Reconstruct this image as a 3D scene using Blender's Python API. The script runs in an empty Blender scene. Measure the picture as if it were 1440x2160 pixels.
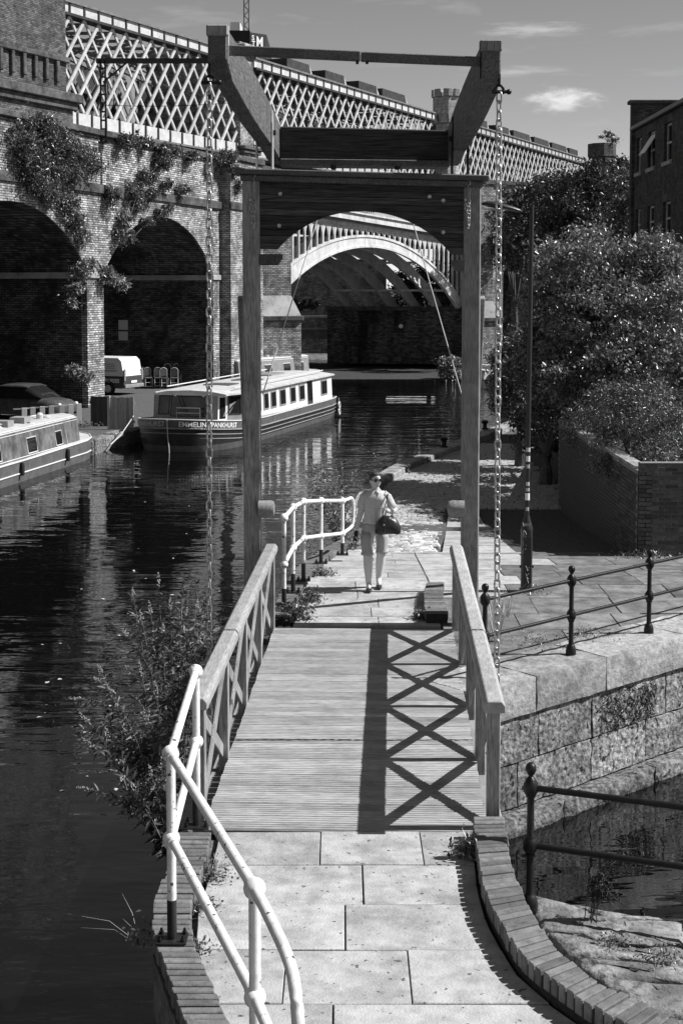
import bpy, math, random
import numpy as np
from mathutils import Vector, Matrix, Quaternion

R = math.radians
random.seed(7)
rng = np.random.default_rng(11)
scene = bpy.context.scene
COL = scene.collection

# ------------------------------------------------------------------ camera
FPX, HORIZON, PITCH, EYE = 3000.0, 610.0, R(4.0), 4.3
Y0 = HORIZON + FPX * math.tan(PITCH)
cam_data = bpy.data.cameras.new('camera')
cam = bpy.data.objects.new('camera', cam_data)
COL.objects.link(cam)
cam.location = (0, 0, EYE)
cam.rotation_euler = (R(90) - PITCH, 0, 0)
cam_data.sensor_fit = 'VERTICAL'
cam_data.sensor_height = 36.0
cam_data.lens = FPX / 2160.0 * 36.0
cam_data.shift_y = -(1080.0 - Y0) / 2160.0
cam_data.clip_start = 0.1
cam_data.clip_end = 6000
scene.camera = cam

# ------------------------------------------------------------------ sky, sun, exposure
SUN_DIR = Vector((1.0, 0.0, 1.04)).normalized()
SUN_EL = math.asin(SUN_DIR.z)
world = bpy.data.worlds.new('World')
scene.world = world
world.use_nodes = True
wn, wl = world.node_tree.nodes, world.node_tree.links
wn.clear()
w_out = wn.new('ShaderNodeOutputWorld')
w_bg = wn.new('ShaderNodeBackground')
w_sky = wn.new('ShaderNodeTexSky')
w_sky.sky_type = 'NISHITA'
w_sky.sun_disc = False
w_sky.sun_elevation = SUN_EL
w_sky.sun_rotation = R(90)
w_sky.air_density = 1.0
w_sky.dust_density = 0.0
w_bw = wn.new('ShaderNodeSeparateColor')          # a red filter on black-and-white film
w_mix0 = wn.new('ShaderNodeMath'); w_mix0.operation = 'MULTIPLY'; w_mix0.inputs[1].default_value = 1.0
w_mix1 = wn.new('ShaderNodeMath'); w_mix1.operation = 'MULTIPLY'; w_mix1.inputs[1].default_value = 0.0
w_add = wn.new('ShaderNodeMath'); w_add.operation = 'ADD'
wl.new(w_sky.outputs[0], w_bw.inputs[0])
wl.new(w_bw.outputs[0], w_mix0.inputs[0]); wl.new(w_bw.outputs[1], w_mix1.inputs[0])
wl.new(w_mix0.outputs[0], w_add.inputs[0]); wl.new(w_mix1.outputs[0], w_add.inputs[1])
w_tc = wn.new('ShaderNodeTexCoord')
def w_streak(scale, lo, hi, rough):
    mp = wn.new('ShaderNodeMapping'); mp.inputs['Scale'].default_value = scale
    wl.new(w_tc.outputs['Generated'], mp.inputs[0])
    nz = wn.new('ShaderNodeTexNoise'); nz.inputs['Scale'].default_value = 1.0
    nz.inputs['Detail'].default_value = 8; nz.inputs['Roughness'].default_value = rough
    nz.inputs['Distortion'].default_value = 0.6
    wl.new(mp.outputs[0], nz.inputs[0])
    rp = wn.new('ShaderNodeValToRGB')
    rp.color_ramp.elements[0].position = lo; rp.color_ramp.elements[1].position = hi
    wl.new(nz.outputs[0], rp.inputs[0])
    return rp
cirrus = w_streak((9, 3, 46), 0.56, 0.86, 0.58)
# one small fair-weather cloud: a soft ellipse of directions broken up by noise
def sky_dir(px, py):
    u, v = (px - 720) / FPX, (py - Y0) / FPX
    d = Vector((u, math.cos(PITCH) - v * math.sin(PITCH), -math.sin(PITCH) - v * math.cos(PITCH)))
    return d.normalized()
def w_cloud(px, py, sx, sz, seed, amp):
    c = sky_dir(px, py)
    sub = wn.new('ShaderNodeVectorMath'); sub.operation = 'SUBTRACT'; sub.inputs[1].default_value = c
    wl.new(w_tc.outputs['Generated'], sub.inputs[0])
    sc = wn.new('ShaderNodeVectorMath'); sc.operation = 'MULTIPLY'
    sc.inputs[1].default_value = (1 / sx, 1 / sx, 1 / sz)
    wl.new(sub.outputs[0], sc.inputs[0])
    nz = wn.new('ShaderNodeTexNoise'); nz.inputs['Scale'].default_value = 1.6
    nz.inputs['Detail'].default_value = 9; nz.inputs['Roughness'].default_value = 0.62
    off = wn.new('ShaderNodeVectorMath'); off.operation = 'ADD'; off.inputs[1].default_value = (seed, seed * 2.1, 0)
    wl.new(sc.outputs[0], off.inputs[0]); wl.new(off.outputs[0], nz.inputs[0])
    ln = wn.new('ShaderNodeVectorMath'); ln.operation = 'LENGTH'; wl.new(sc.outputs[0], ln.inputs[0])
    m1 = wn.new('ShaderNodeMath'); m1.operation = 'MULTIPLY_ADD'; m1.inputs[1].default_value = 2.2; m1.inputs[2].default_value = -0.95
    wl.new(nz.outputs[0], m1.inputs[0])
    m2 = wn.new('ShaderNodeMath'); m2.operation = 'SUBTRACT'; wl.new(m1.outputs[0], m2.inputs[0])
    m2b = wn.new('ShaderNodeMath'); m2b.operation = 'MULTIPLY_ADD'; m2b.inputs[1].default_value = 1.0; m2b.inputs[2].default_value = -0.85
    wl.new(ln.outputs['Value'], m2b.inputs[0]); wl.new(m2b.outputs[0], m2.inputs[1])
    rp = wn.new('ShaderNodeMapRange'); rp.inputs[1].default_value = -0.2; rp.inputs[2].default_value = 1.3
    rp.inputs[3].default_value = 0; rp.inputs[4].default_value = amp; rp.interpolation_type = 'SMOOTHERSTEP'
    wl.new(m2.outputs[0], rp.inputs[0])
    return rp
acc = w_add
def w_lay(acc_out, fac_out, fac_scale, value):
    f = wn.new('ShaderNodeMath'); f.operation = 'MULTIPLY'; f.inputs[1].default_value = fac_scale; f.use_clamp = True
    wl.new(fac_out, f.inputs[0])
    mx = wn.new('ShaderNodeMix'); mx.data_type = 'FLOAT'
    wl.new(f.outputs[0], mx.inputs[0]); wl.new(acc_out, mx.inputs[2]); mx.inputs[3].default_value = value
    return mx.outputs[0]
o = w_lay(w_add.outputs[0], cirrus.outputs[0], 0.38, 7.0)
o = w_lay(o, w_cloud(1188, 210, 0.028, 0.0095, 3.1, 0.9).outputs[0], 0.9, 9.0)
o = w_lay(o, w_cloud(1120, 62, 0.040, 0.0055, 8.4, 0.8).outputs[0], 0.7, 7.5)
o = w_lay(o, w_cloud(1095, 150, 0.040, 0.0040, 5.7, 0.7).outputs[0], 0.6, 7.0)
wl.new(o, w_bg.inputs[0])
w_bg.inputs[1].default_value = 0.08
wl.new(w_bg.outputs[0], w_out.inputs[0])

sun_data = bpy.data.lights.new('sun', 'SUN')
sun_data.energy = 5.0
sun_data.angle = R(0.53)
sun_data.color = (1, 1, 1)
sun = bpy.data.objects.new('sun', sun_data)
COL.objects.link(sun)
sun.rotation_euler = SUN_DIR.to_track_quat('Z', 'Y').to_euler()
sun.location = (60, 0, 60)

scene.view_settings.view_transform = 'Standard'
scene.view_settings.look = 'None'
scene.view_settings.gamma = 1.0
scene.view_settings.use_curve_mapping = False
scene.view_settings.exposure = 0.48
scene.render.engine = 'CYCLES'
scene.cycles.use_denoising = True
scene.cycles.max_bounces = 6
scene.cycles.transparent_max_bounces = 6

# ------------------------------------------------------------------ helpers
def ray(px, py):
    u, v = (px - 720) / FPX, (py - Y0) / FPX
    return Vector((u, math.cos(PITCH) - v * math.sin(PITCH), -math.sin(PITCH) - v * math.cos(PITCH)))
def G(px, py, z=0.0):
    d = ray(px, py); t = (z - EYE) / d.z
    return Vector((d.x * t, d.y * t, z))
def D(px, py, y):
    d = ray(px, py); t = y / d.y
    return Vector((d.x * t, y, EYE + d.z * t))
def onplane(px, py, p0, n):
    d = ray(px, py); o_ = Vector((0, 0, EYE)); t = (p0 - o_).dot(n) / d.dot(n)
    return o_ + d * t

class MB:
    def __init__(s): s.v, s.f = [], []
    def add(s, vs, fs):
        b = len(s.v); s.v += [tuple(v) for v in vs]; s.f += [tuple(b + i for i in f) for f in fs]; return s
    def box(s, x0, x1, y0, y1, z0, z1):
        return s.add([(x0,y0,z0),(x1,y0,z0),(x1,y1,z0),(x0,y1,z0),(x0,y0,z1),(x1,y0,z1),(x1,y1,z1),(x0,y1,z1)],
                     [(0,3,2,1),(4,5,6,7),(0,1,5,4),(1,2,6,5),(2,3,7,6),(3,0,4,7)])
    def cbox(s, x0, x1, y0, y1, z0, z1, c):
        # box with chamfered vertical and top edges
        P = [(x0+c,y0),(x1-c,y0),(x1,y0+c),(x1,y1-c),(x1-c,y1),(x0+c,y1),(x0,y1-c),(x0,y0+c)]
        Q = [(x0+c*1.7,y0+c),(x1-c*1.7,y0+c),(x1-c,y0+c*1.7),(x1-c,y1-c*1.7),(x1-c*1.7,y1-c),(x0+c*1.7,y1-c),(x0+c,y1-c*1.7),(x0+c,y0+c*1.7)]
        vs = [(x,y,z0) for x,y in P] + [(x,y,z1-c) for x,y in P] + [(x,y,z1) for x,y in Q]
        fs = [tuple(range(7,-1,-1)), tuple(range(16,24))]
        for k in range(8):
            n = (k+1) % 8
            fs += [(k,n,8+n,8+k),(8+k,8+n,16+n,16+k)]
        return s.add(vs, fs)
    def beam(s, p, q, w, h, up=(0,0,1)):
        p, q = Vector(p), Vector(q); d = (q-p).normalized(); up = Vector(up)
        x = d.cross(up).normalized(); u = x.cross(d).normalized()
        vs = []
        for c in (p, q):
            for a, b in ((-1,-1),(1,-1),(1,1),(-1,1)): vs.append(c + x*(a*w/2) + u*(b*h/2))
        return s.add(vs, [(0,1,2,3),(7,6,5,4),(0,4,5,1),(1,5,6,2),(2,6,7,3),(3,7,4,0)])
    def ring(s, c, d, r, n, ref=None):
        d = Vector(d).normalized()
        ref = Vector(ref) if ref else (Vector((0,0,1)) if abs(d.z) < .9 else Vector((1,0,0)))
        x = d.cross(ref).normalized(); y = d.cross(x).normalized()
        return [Vector(c) + (x*math.cos(2*math.pi*k/n) + y*math.sin(2*math.pi*k/n))*r for k in range(n)]
    def tube(s, pts, r, n=10, caps=True, ref=None):
        pts = [Vector(p) for p in pts]; rs = r if isinstance(r, (list, tuple)) else [r]*len(pts)
        rings = []
        for i, p in enumerate(pts):
            a = pts[max(0,i-1)]; b = pts[min(len(pts)-1,i+1)]
            rings.append(s.ring(p, (b-a) if (b-a).length > 1e-9 else Vector((0,0,1)), rs[i], n, ref))
        return s.loft(rings, caps)
    def loft(s, rings, caps=True, closed=True):
        n = len(rings[0]); vs = [v for r_ in rings for v in r_]; fs = []
        for i in range(len(rings)-1):
            for k in range(n if closed else n-1):
                m = (k+1) % n
                fs.append((i*n+k, i*n+m, (i+1)*n+m, (i+1)*n+k))
        if caps:
            fs.append(tuple(range(n-1,-1,-1))); fs.append(tuple((len(rings)-1)*n+k for k in range(n)))
        return s.add(vs, fs)
    def lathe(s, prof, c=(0,0,0), n=14, axis='z'):
        c = Vector(c); rings = []
        for r_, h in prof:
            rg = []
            for k in range(n):
                a = 2*math.pi*k/n
                p = Vector((r_*math.cos(a), r_*math.sin(a), h))
                if axis == 'x': p = Vector((p.z, p.x, p.y))
                if axis == 'y': p = Vector((p.y, p.z, p.x))
                rg.append(c + p)
            rings.append(rg)
        return s.loft(rings)
    def ball(s, c, r, n=12, m=8):
        prof = [(max(1e-4, r*math.sin(math.pi*i/m)), -r*math.cos(math.pi*i/m)) for i in range(m+1)]
        return s.lathe(prof, c, n)
    def prism(s, poly, z0, z1):
        n = len(poly)
        vs = [(p[0],p[1],z0) for p in poly] + [(p[0],p[1],z1) for p in poly]
        fs = [tuple(range(n-1,-1,-1)), tuple(range(n,2*n))] + [(k,(k+1)%n,n+(k+1)%n,n+k) for k in range(n)]
        return s.add(vs, fs)
    def prism_xz(s, poly, y0, y1):
        n = len(poly)
        vs = [(p[0],y0,p[1]) for p in poly] + [(p[0],y1,p[1]) for p in poly]
        fs = [tuple(range(n)), tuple(range(2*n-1,n-1,-1))] + [(k,n+k,n+(k+1)%n,(k+1)%n) for k in range(n)]
        return s.add(vs, fs)
    def prism_yz(s, poly, x0, x1):
        n = len(poly)
        vs = [(x0,p[0],p[1]) for p in poly] + [(x1,p[0],p[1]) for p in poly]
        fs = [tuple(range(n-1,-1,-1)), tuple(range(n,2*n))] + [(k,(k+1)%n,n+(k+1)%n,n+k) for k in range(n)]
        return s.add(vs, fs)
    def mesh(s, name):
        used = sorted({i for f in s.f for i in f})
        if len(used) < len(s.v):
            k = {u: i for i, u in enumerate(used)}; s.v = [s.v[u] for u in used]; s.f = [tuple(k[i] for i in f) for f in s.f]
        m = bpy.data.meshes.new(name); m.from_pydata(s.v, [], s.f); m.update(); return m
    def build(s, name, mat, parent=None, smooth=False, bevel=0, seg=1, kind=None):
        m = s.mesh(name)
        return link(name, m, mat, parent, smooth, bevel, seg, kind)

def link(name, m, mat, parent=None, smooth=False, bevel=0, seg=1, kind=None):
    if mat is not None and not m.materials: m.materials.append(MATS[mat] if isinstance(mat, str) else mat)
    o_ = bpy.data.objects.new(name, m); COL.objects.link(o_)
    if parent is not None: o_.parent = parent
    if smooth:
        m.polygons.foreach_set('use_smooth', [True]*len(m.polygons))
        if smooth != 'all':
            try: m.set_sharp_from_angle(angle=R(40))
            except Exception: pass
    if bevel:
        b = o_.modifiers.new('bevel', 'BEVEL'); b.width = bevel; b.segments = seg; b.limit_method = 'ANGLE'; b.angle_limit = R(35)
    if kind: o_['kind'] = kind
    return o_
def shared(name, m, parent, loc=(0,0,0), rot=(0,0,0), scale=None):
    o_ = bpy.data.objects.new(name, m); COL.objects.link(o_); o_.parent = parent
    o_.location = loc; o_.rotation_euler = rot
    if scale: o_.scale = scale
    return o_
def tag(o_, label, cat, group=None, kind=None):
    o_['label'] = label; o_['category'] = cat
    if group: o_['group'] = group
    if kind: o_['kind'] = kind
    return o_
def thing(name, label, cat, loc=(0,0,0), rz=0, group=None):
    o_ = bpy.data.objects.new(name, None); COL.objects.link(o_)
    o_.location = loc; o_.rotation_euler = (0,0,rz); o_.empty_display_size = 0.2
    return tag(o_, label, cat, group)
def text_mesh(s, size, name='lettering', depth=0.0, bold=0.0, space=1.0):
    c = bpy.data.curves.new(name, 'FONT'); c.body = s; c.size = size; c.extrude = depth; c.offset = bold
    c.space_character = space; c.align_x = 'LEFT'
    t = bpy.data.objects.new(name, c); COL.objects.link(t)
    dg = bpy.context.evaluated_depsgraph_get()
    m = bpy.data.meshes.new_from_object(t.evaluated_get(dg))
    bpy.data.objects.remove(t); bpy.data.curves.remove(c)
    m.materials.clear()
    return m
def np_mesh(name, verts, quads):
    m = bpy.data.meshes.new(name); n = len(quads); k = quads.shape[1]
    m.vertices.add(len(verts)); m.vertices.foreach_set('co', verts.astype(np.float32).ravel())
    m.loops.add(n*k); m.loops.foreach_set('vertex_index', quads.astype(np.int32).ravel())
    m.polygons.add(n); m.polygons.foreach_set('loop_start', np.arange(0, n*k, k, dtype=np.int32))
    m.polygons.foreach_set('loop_total', np.full(n, k, dtype=np.int32))
    m.update(calc_edges=True); return m
def clip_poly(poly, a, b, c):
    # keep a*x + b*y <= c
    out = []
    for i in range(len(poly)):
        p, q = poly[i], poly[(i+1) % len(poly)]
        fp, fq = a*p[0]+b*p[1]-c, a*q[0]+b*q[1]-c
        if fp <= 0: out.append(p)
        if fp*fq < 0:
            t = fp/(fp-fq); out.append((p[0]+(q[0]-p[0])*t, p[1]+(q[1]-p[1])*t))
    return out
def resample(pts, step):
    pts = [Vector(p) for p in pts]; out = [pts[0].copy()]; carry = 0.0
    for a, b in zip(pts, pts[1:]):
        L = (b-a).length; d = step - carry
        while d <= L:
            out.append(a + (b-a)*(d/L)); d += step
        carry = L - (d - step)
    return out
def smooth_path(pts, n=8):
    pts = [Vector(p) for p in pts]; out = []
    for i in range(len(pts)-1):
        p0 = pts[max(0,i-1)]; p1 = pts[i]; p2 = pts[i+1]; p3 = pts[min(len(pts)-1,i+2)]
        for k in range(n):
            t = k/n
            out.append(0.5*((2*p1)+(p2-p0)*t+(2*p0-5*p1+4*p2-p3)*t*t+(3*p1-p0-3*p2+p3)*t**3))
    out.append(pts[-1]); return out

# ------------------------------------------------------------------ materials (black-and-white picture: neutral greys)
MATS = {}
def g4(v): return (v, v, v, 1)
def mat(name, lo, hi=None, rough=0.7, scale=6.0, stretch=(1,1,1), bump=0.15, bscale=None, metal=0.0, rand=0.25, detail=8,
        stain=None, spec=0.4, coord='Object', contrast=(0.3,0.7), translucent=0.0, rvar=0.0, bdist=0.02, specks=None):
    hi = lo if hi is None else hi
    m = bpy.data.materials.new(name); m.use_nodes = True; nt = m.node_tree; N, L = nt.nodes, nt.links
    N.clear()
    out = N.new('ShaderNodeOutputMaterial'); b = N.new('ShaderNodeBsdfPrincipled')
    b.inputs['Roughness'].default_value = rough; b.inputs['Metallic'].default_value = metal
    b.inputs['Specular IOR Level'].default_value = spec
    tc = N.new('ShaderNodeTexCoord'); oi = N.new('ShaderNodeObjectInfo')
    sc = N.new('ShaderNodeMath'); sc.operation = 'MULTIPLY'; sc.inputs[1].default_value = 37.0; L.new(oi.outputs['Random'], sc.inputs[0])
    ad = N.new('ShaderNodeVectorMath'); ad.operation = 'ADD'; L.new(tc.outputs[coord], ad.inputs[0]); L.new(sc.outputs[0], ad.inputs[1])
    mp = N.new('ShaderNodeMapping'); mp.inputs['Scale'].default_value = stretch; L.new(ad.outputs[0], mp.inputs[0])
    nz = N.new('ShaderNodeTexNoise'); nz.inputs['Scale'].default_value = scale; nz.inputs['Detail'].default_value = detail
    nz.inputs['Roughness'].default_value = 0.62
    L.new(mp.outputs[0], nz.inputs[0])
    rp = N.new('ShaderNodeValToRGB'); e = rp.color_ramp.elements
    e[0].position, e[1].position = contrast; e[0].color, e[1].color = g4(lo), g4(hi)
    L.new(nz.outputs[0], rp.inputs[0]); colour = rp.outputs[0]
    if stain:
        # (scale, amount, value): large weathered patches
        n2 = N.new('ShaderNodeTexNoise'); n2.inputs['Scale'].default_value = stain[0]; n2.inputs['Detail'].default_value = 6
        n2.inputs['Roughness'].default_value = 0.7
        L.new(ad.outputs[0], n2.inputs[0])
        r2 = N.new('ShaderNodeValToRGB'); r2.color_ramp.elements[0].position = 0.46; r2.color_ramp.elements[1].position = 0.66
        r2.color_ramp.elements[1].color = g4(stain[1]); L.new(n2.outputs[0], r2.inputs[0])
        mx = N.new('ShaderNodeMix'); mx.data_type = 'RGBA'; L.new(r2.outputs[0], mx.inputs[0])
        L.new(colour, mx.inputs[6]); mx.inputs[7].default_value = g4(stain[2]); colour = mx.outputs[2]
    if specks:
        # (scale, threshold, value): small dark spots and chips
        n3 = N.new('ShaderNodeTexNoise'); n3.inputs['Scale'].default_value = specks[0]; n3.inputs['Detail'].default_value = 3
        L.new(ad.outputs[0], n3.inputs[0])
        r3 = N.new('ShaderNodeValToRGB'); r3.color_ramp.elements[0].position = specks[1]; r3.color_ramp.elements[1].position = specks[1]+.05
        L.new(n3.outputs[0], r3.inputs[0])
        m3 = N.new('ShaderNodeMix'); m3.data_type = 'RGBA'; L.new(r3.outputs[0], m3.inputs[0])
        L.new(colour, m3.inputs[6]); m3.inputs[7].default_value = g4(specks[2]); colour = m3.outputs[2]
    if rand:
        mr = N.new('ShaderNodeMapRange'); mr.inputs[3].default_value = 1-rand; mr.inputs[4].default_value = 1+rand
        L.new(oi.outputs['Random'], mr.inputs[0])
        ml = N.new('ShaderNodeMix'); ml.data_type = 'RGBA'; ml.blend_type = 'MULTIPLY'; ml.inputs[0].default_value = 1
        L.new(colour, ml.inputs[6]); L.new(mr.outputs[0], ml.inputs[7]); colour = ml.outputs[2]
    L.new(colour, b.inputs['Base Color'])
    if rvar:
        rr = N.new('ShaderNodeMapRange'); rr.inputs[3].default_value = max(0,rough-rvar); rr.inputs[4].default_value = min(1,rough+rvar)
        L.new(nz.outputs[0], rr.inputs[0]); L.new(rr.outputs[0], b.inputs['Roughness'])
    if bump:
        bn = nz
        if bscale:
            bn = N.new('ShaderNodeTexNoise'); bn.inputs['Scale'].default_value = bscale; bn.inputs['Detail'].default_value = 6
            L.new(mp.outputs[0], bn.inputs[0])
        bp = N.new('ShaderNodeBump'); bp.inputs['Strength'].default_value = bump; bp.inputs['Distance'].default_value = bdist
        L.new(bn.outputs[0], bp.inputs['Height']); L.new(bp.outputs[0], b.inputs['Normal'])
    sh = b.outputs[0]
    if translucent:
        tr = N.new('ShaderNodeBsdfTranslucent'); L.new(colour, tr.inputs[0])
        ms = N.new('ShaderNodeMixShader'); ms.inputs[0].default_value = translucent
        L.new(sh, ms.inputs[1]); L.new(tr.outputs[0], ms.inputs[2]); sh = ms.outputs[0]
    L.new(sh, out.inputs[0]); MATS[name] = m; return m

def brick_mat(name, lo, hi, mortar, bw=0.225, bh=0.075, ms=0.010, rough=0.9, stain=(0.5, 0.8, 0.05), bump=0.5, streak=None):
    m = bpy.data.materials.new(name); m.use_nodes = True; nt = m.node_tree; N, L = nt.nodes, nt.links; N.clear()
    out = N.new('ShaderNodeOutputMaterial'); b = N.new('ShaderNodeBsdfPrincipled'); b.inputs['Roughness'].default_value = rough
    b.inputs['Specular IOR Level'].default_value = 0.2
    tc = N.new('ShaderNodeTexCoord'); sp = N.new('ShaderNodeSeparateXYZ'); L.new(tc.outputs['Object'], sp.inputs[0])
    ax = N.new('ShaderNodeMath'); ax.operation = 'ADD'; L.new(sp.outputs[0], ax.inputs[0]); L.new(sp.outputs[1], ax.inputs[1])
    cb = N.new('ShaderNodeCombineXYZ'); L.new(ax.outputs[0], cb.inputs[0]); L.new(sp.outputs[2], cb.inputs[1])
    bt = N.new('ShaderNodeTexBrick'); L.new(cb.outputs[0], bt.inputs[0])
    bt.inputs['Scale'].default_value = 1; bt.inputs['Brick Width'].default_value = bw; bt.inputs['Row Height'].default_value = bh
    bt.inputs['Mortar Size'].default_value = ms; bt.inputs['Mortar Smooth'].default_value = 0.1
    bt.inputs['Color1'].default_value = g4(lo); bt.inputs['Color2'].default_value = g4(hi); bt.inputs['Mortar'].default_value = g4(mortar)
    bt.inputs['Bias'].default_value = 0.0
    nz = N.new('ShaderNodeTexNoise'); nz.inputs['Scale'].default_value = stain[0]; nz.inputs['Detail'].default_value = 9; nz.inputs['Roughness'].default_value = 0.68
    if streak:
        mpp = N.new('ShaderNodeMapping'); mpp.inputs['Scale'].default_value = streak; L.new(tc.outputs['Object'], mpp.inputs[0]); L.new(mpp.outputs[0], nz.inputs[0])
    else: L.new(tc.outputs['Object'], nz.inputs[0])
    r2 = N.new('ShaderNodeValToRGB'); r2.color_ramp.elements[0].position = 0.45; r2.color_ramp.elements[1].position = 0.62
    r2.color_ramp.elements[1].color = g4(stain[1]); L.new(nz.outputs[0], r2.inputs[0])
    mx = N.new('ShaderNodeMix'); mx.data_type = 'RGBA'; L.new(r2.outputs[0], mx.inputs[0]); L.new(bt.outputs[0], mx.inputs[6]); mx.inputs[7].default_value = g4(stain[2])
    n3 = N.new('ShaderNodeTexNoise'); n3.inputs['Scale'].default_value = 3.0; n3.inputs['Detail'].default_value = 8; L.new(tc.outputs['Object'], n3.inputs[0])
    r3 = N.new('ShaderNodeMapRange'); r3.inputs[1].default_value = 0.3; r3.inputs[2].default_value = 0.7; r3.inputs[3].default_value = 0.6; r3.inputs[4].default_value = 1.3
    L.new(n3.outputs[0], r3.inputs[0])
    m4 = N.new('ShaderNodeMix'); m4.data_type = 'RGBA'; m4.blend_type = 'MULTIPLY'; m4.inputs[0].default_value = 1
    L.new(mx.outputs[2], m4.inputs[6]); L.new(r3.outputs[0], m4.inputs[7]); L.new(m4.outputs[2], b.inputs['Base Color'])
    bp = N.new('ShaderNodeBump'); bp.inputs['Strength'].default_value = bump; bp.inputs['Distance'].default_value = 0.012; bp.invert = True
    L.new(bt.outputs['Fac'], bp.inputs['Height']); L.new(bp.outputs[0], b.inputs['Normal'])
    L.new(b.outputs[0], out.inputs[0]); MATS[name] = m; return m

mat('flag', 0.32, 0.50, rough=0.85, scale=7, bump=0.35, bscale=60, rand=0.12, stain=(2.6, 0.75, 0.19), spec=0.25, specks=(20, 0.655, 0.10))
mat('flag_old', 0.08, 0.27, rough=0.9, scale=4, bump=0.5, bscale=25, rand=0.22, stain=(1.1, 0.8, 0.10), spec=0.2)
mat('sett', 0.34, 0.64, rough=0.85, scale=9, bump=0.5, bscale=40, rand=0.4, spec=0.3)
mat('grit', 0.05, 0.16, rough=0.95, scale=14, bump=0.6, bscale=60, rand=0.1, spec=0.2)
mat('stone', 0.06, 0.40, rough=0.92, scale=17, bump=0.9, bscale=16, rand=0.35, stain=(2.6, 0.75, 0.05), spec=0.2, contrast=(0.36,0.66), bdist=0.04, specks=(11, 0.62, 0.025))
mat('stone_wet', 0.03, 0.22, rough=0.8, scale=4, bump=0.9, bscale=18, rand=0.2, stain=(1.8, 0.8, 0.02), spec=0.3, bdist=0.03)
mat('coping', 0.20, 0.48, rough=0.92, scale=12, bump=0.7, bscale=22, rand=0.18, stain=(2.0, 0.7, 0.10), spec=0.2, bdist=0.02)
mat('edge_brick', 0.09, 0.24, rough=0.9, scale=18, bump=0.5, bscale=70, rand=0.28, stain=(9, 0.6, 0.08), spec=0.2, bdist=0.008)
mat('wall_brick', 0.05, 0.11, rough=0.9, scale=18, bump=0.4, bscale=70, rand=0.4, spec=0.2, bdist=0.006)
mat('mortar', 0.17, 0.26, rough=0.95, scale=30, bump=0.3, rand=0.0, spec=0.1)
mat('joint', 0.025, 0.05, rough=0.95, scale=30, bump=0.3, rand=0.0, spec=0.1)
mat('rough_stone', 0.10, 0.36, rough=0.92, scale=14, bump=0.9, bscale=24, rand=0.2, stain=(3.5, 0.8, 0.06), spec=0.2, contrast=(0.36,0.62), bdist=0.02)
mat('mortar_light', 0.30, 0.42, rough=0.95, scale=30, bump=0.3, rand=0.0, spec=0.1)
mat('deck_wood', 0.19, 0.54, rough=0.8, scale=7, stretch=(1.2, 22, 22), bump=0.3, rand=0.17, stain=(1.6, 0.45, 0.12), spec=0.25, bdist=0.006)
mat('rail_wood', 0.20, 0.50, rough=0.75, scale=7, stretch=(20, 1.1, 20), bump=0.3, rand=0.18, spec=0.3, stain=(4, 0.4, 0.12), bdist=0.006)
mat('post_wood', 0.10, 0.46, rough=0.75, scale=6, stretch=(20, 20, 0.9), bump=0.3, rand=0.15, spec=0.3, stain=(2.5, 0.45, 0.05), bdist=0.006)
mat('beam_wood', 0.025, 0.20, rough=0.7, scale=5, stretch=(14, 0.7, 14), bump=0.4, rand=0.15, spec=0.3, stain=(3, 0.5, 0.03), bdist=0.008)
mat('plank_dark', 0.012, 0.10, rough=0.7, scale=4, stretch=(0.8, 16, 16), bump=0.4, rand=0.45, spec=0.3, contrast=(0.35,0.72), bdist=0.01)
mat('white_paint', 0.74, 0.82, rough=0.45, scale=9, bump=0.25, bscale=40, rand=0.03, stain=(8, 0.5, 0.38), spec=0.45, specks=(17, 0.64, 0.07), bdist=0.004)
mat('black_paint', 0.012, 0.02, rough=0.4, scale=9, bump=0.12, bscale=30, rand=0.1, spec=0.5)
mat('iron', 0.006, 0.014, rough=0.42, scale=14, bump=0.25, bscale=45, rand=0.1, spec=0.3, rvar=0.12, bdist=0.005)
mat('galv', 0.34, 0.6, rough=0.42, scale=20, bump=0.2, metal=0.7, rand=0.15)
mat('light_metal', 0.55, 0.72, rough=0.5, scale=10, bump=0.1, metal=0.2, rand=0.1)
mat('rope', 0.45, 0.6, rough=0.9, scale=90, bump=0.3, rand=0.0)
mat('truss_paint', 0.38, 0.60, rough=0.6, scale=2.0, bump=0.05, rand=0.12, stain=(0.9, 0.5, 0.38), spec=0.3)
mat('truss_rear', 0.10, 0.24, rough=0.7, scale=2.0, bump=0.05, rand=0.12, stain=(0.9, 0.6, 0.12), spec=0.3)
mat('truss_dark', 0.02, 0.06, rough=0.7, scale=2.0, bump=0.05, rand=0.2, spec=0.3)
mat('arch_paint', 0.48, 0.76, rough=0.6, scale=1.2, stretch=(3, 3, 0.6), bump=0.08, rand=0.06, stain=(1.1, 0.55, 0.30), spec=0.3)
mat('sandstone', 0.28, 0.50, rough=0.9, scale=2.0, bump=0.5, bscale=8, rand=0.08, stain=(1.0, 0.8, 0.10), spec=0.2)
mat('dark_stone', 0.05, 0.14, rough=0.9, scale=2.0, bump=0.5, bscale=8, rand=0.1, stain=(1.2, 0.8, 0.02), spec=0.2)
mat('boat_white', 0.74, 0.82, rough=0.45, scale=3, bump=0.03, rand=0.0, stain=(2.2, 0.35, 0.5), spec=0.4)
mat('boat_grey', 0.22, 0.30, rough=0.45, scale=3, bump=0.03, rand=0.0, stain=(2.2, 0.4, 0.16), spec=0.4)
mat('boat_roof', 0.42, 0.60, rough=0.6, scale=4, bump=0.08, rand=0.0, stain=(1.5, 0.5, 0.3), spec=0.3)
mat('boat_dark', 0.018, 0.04, rough=0.38, scale=4, bump=0.06, rand=0.0, stain=(2.5, 0.5, 0.008), spec=0.5)
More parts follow.
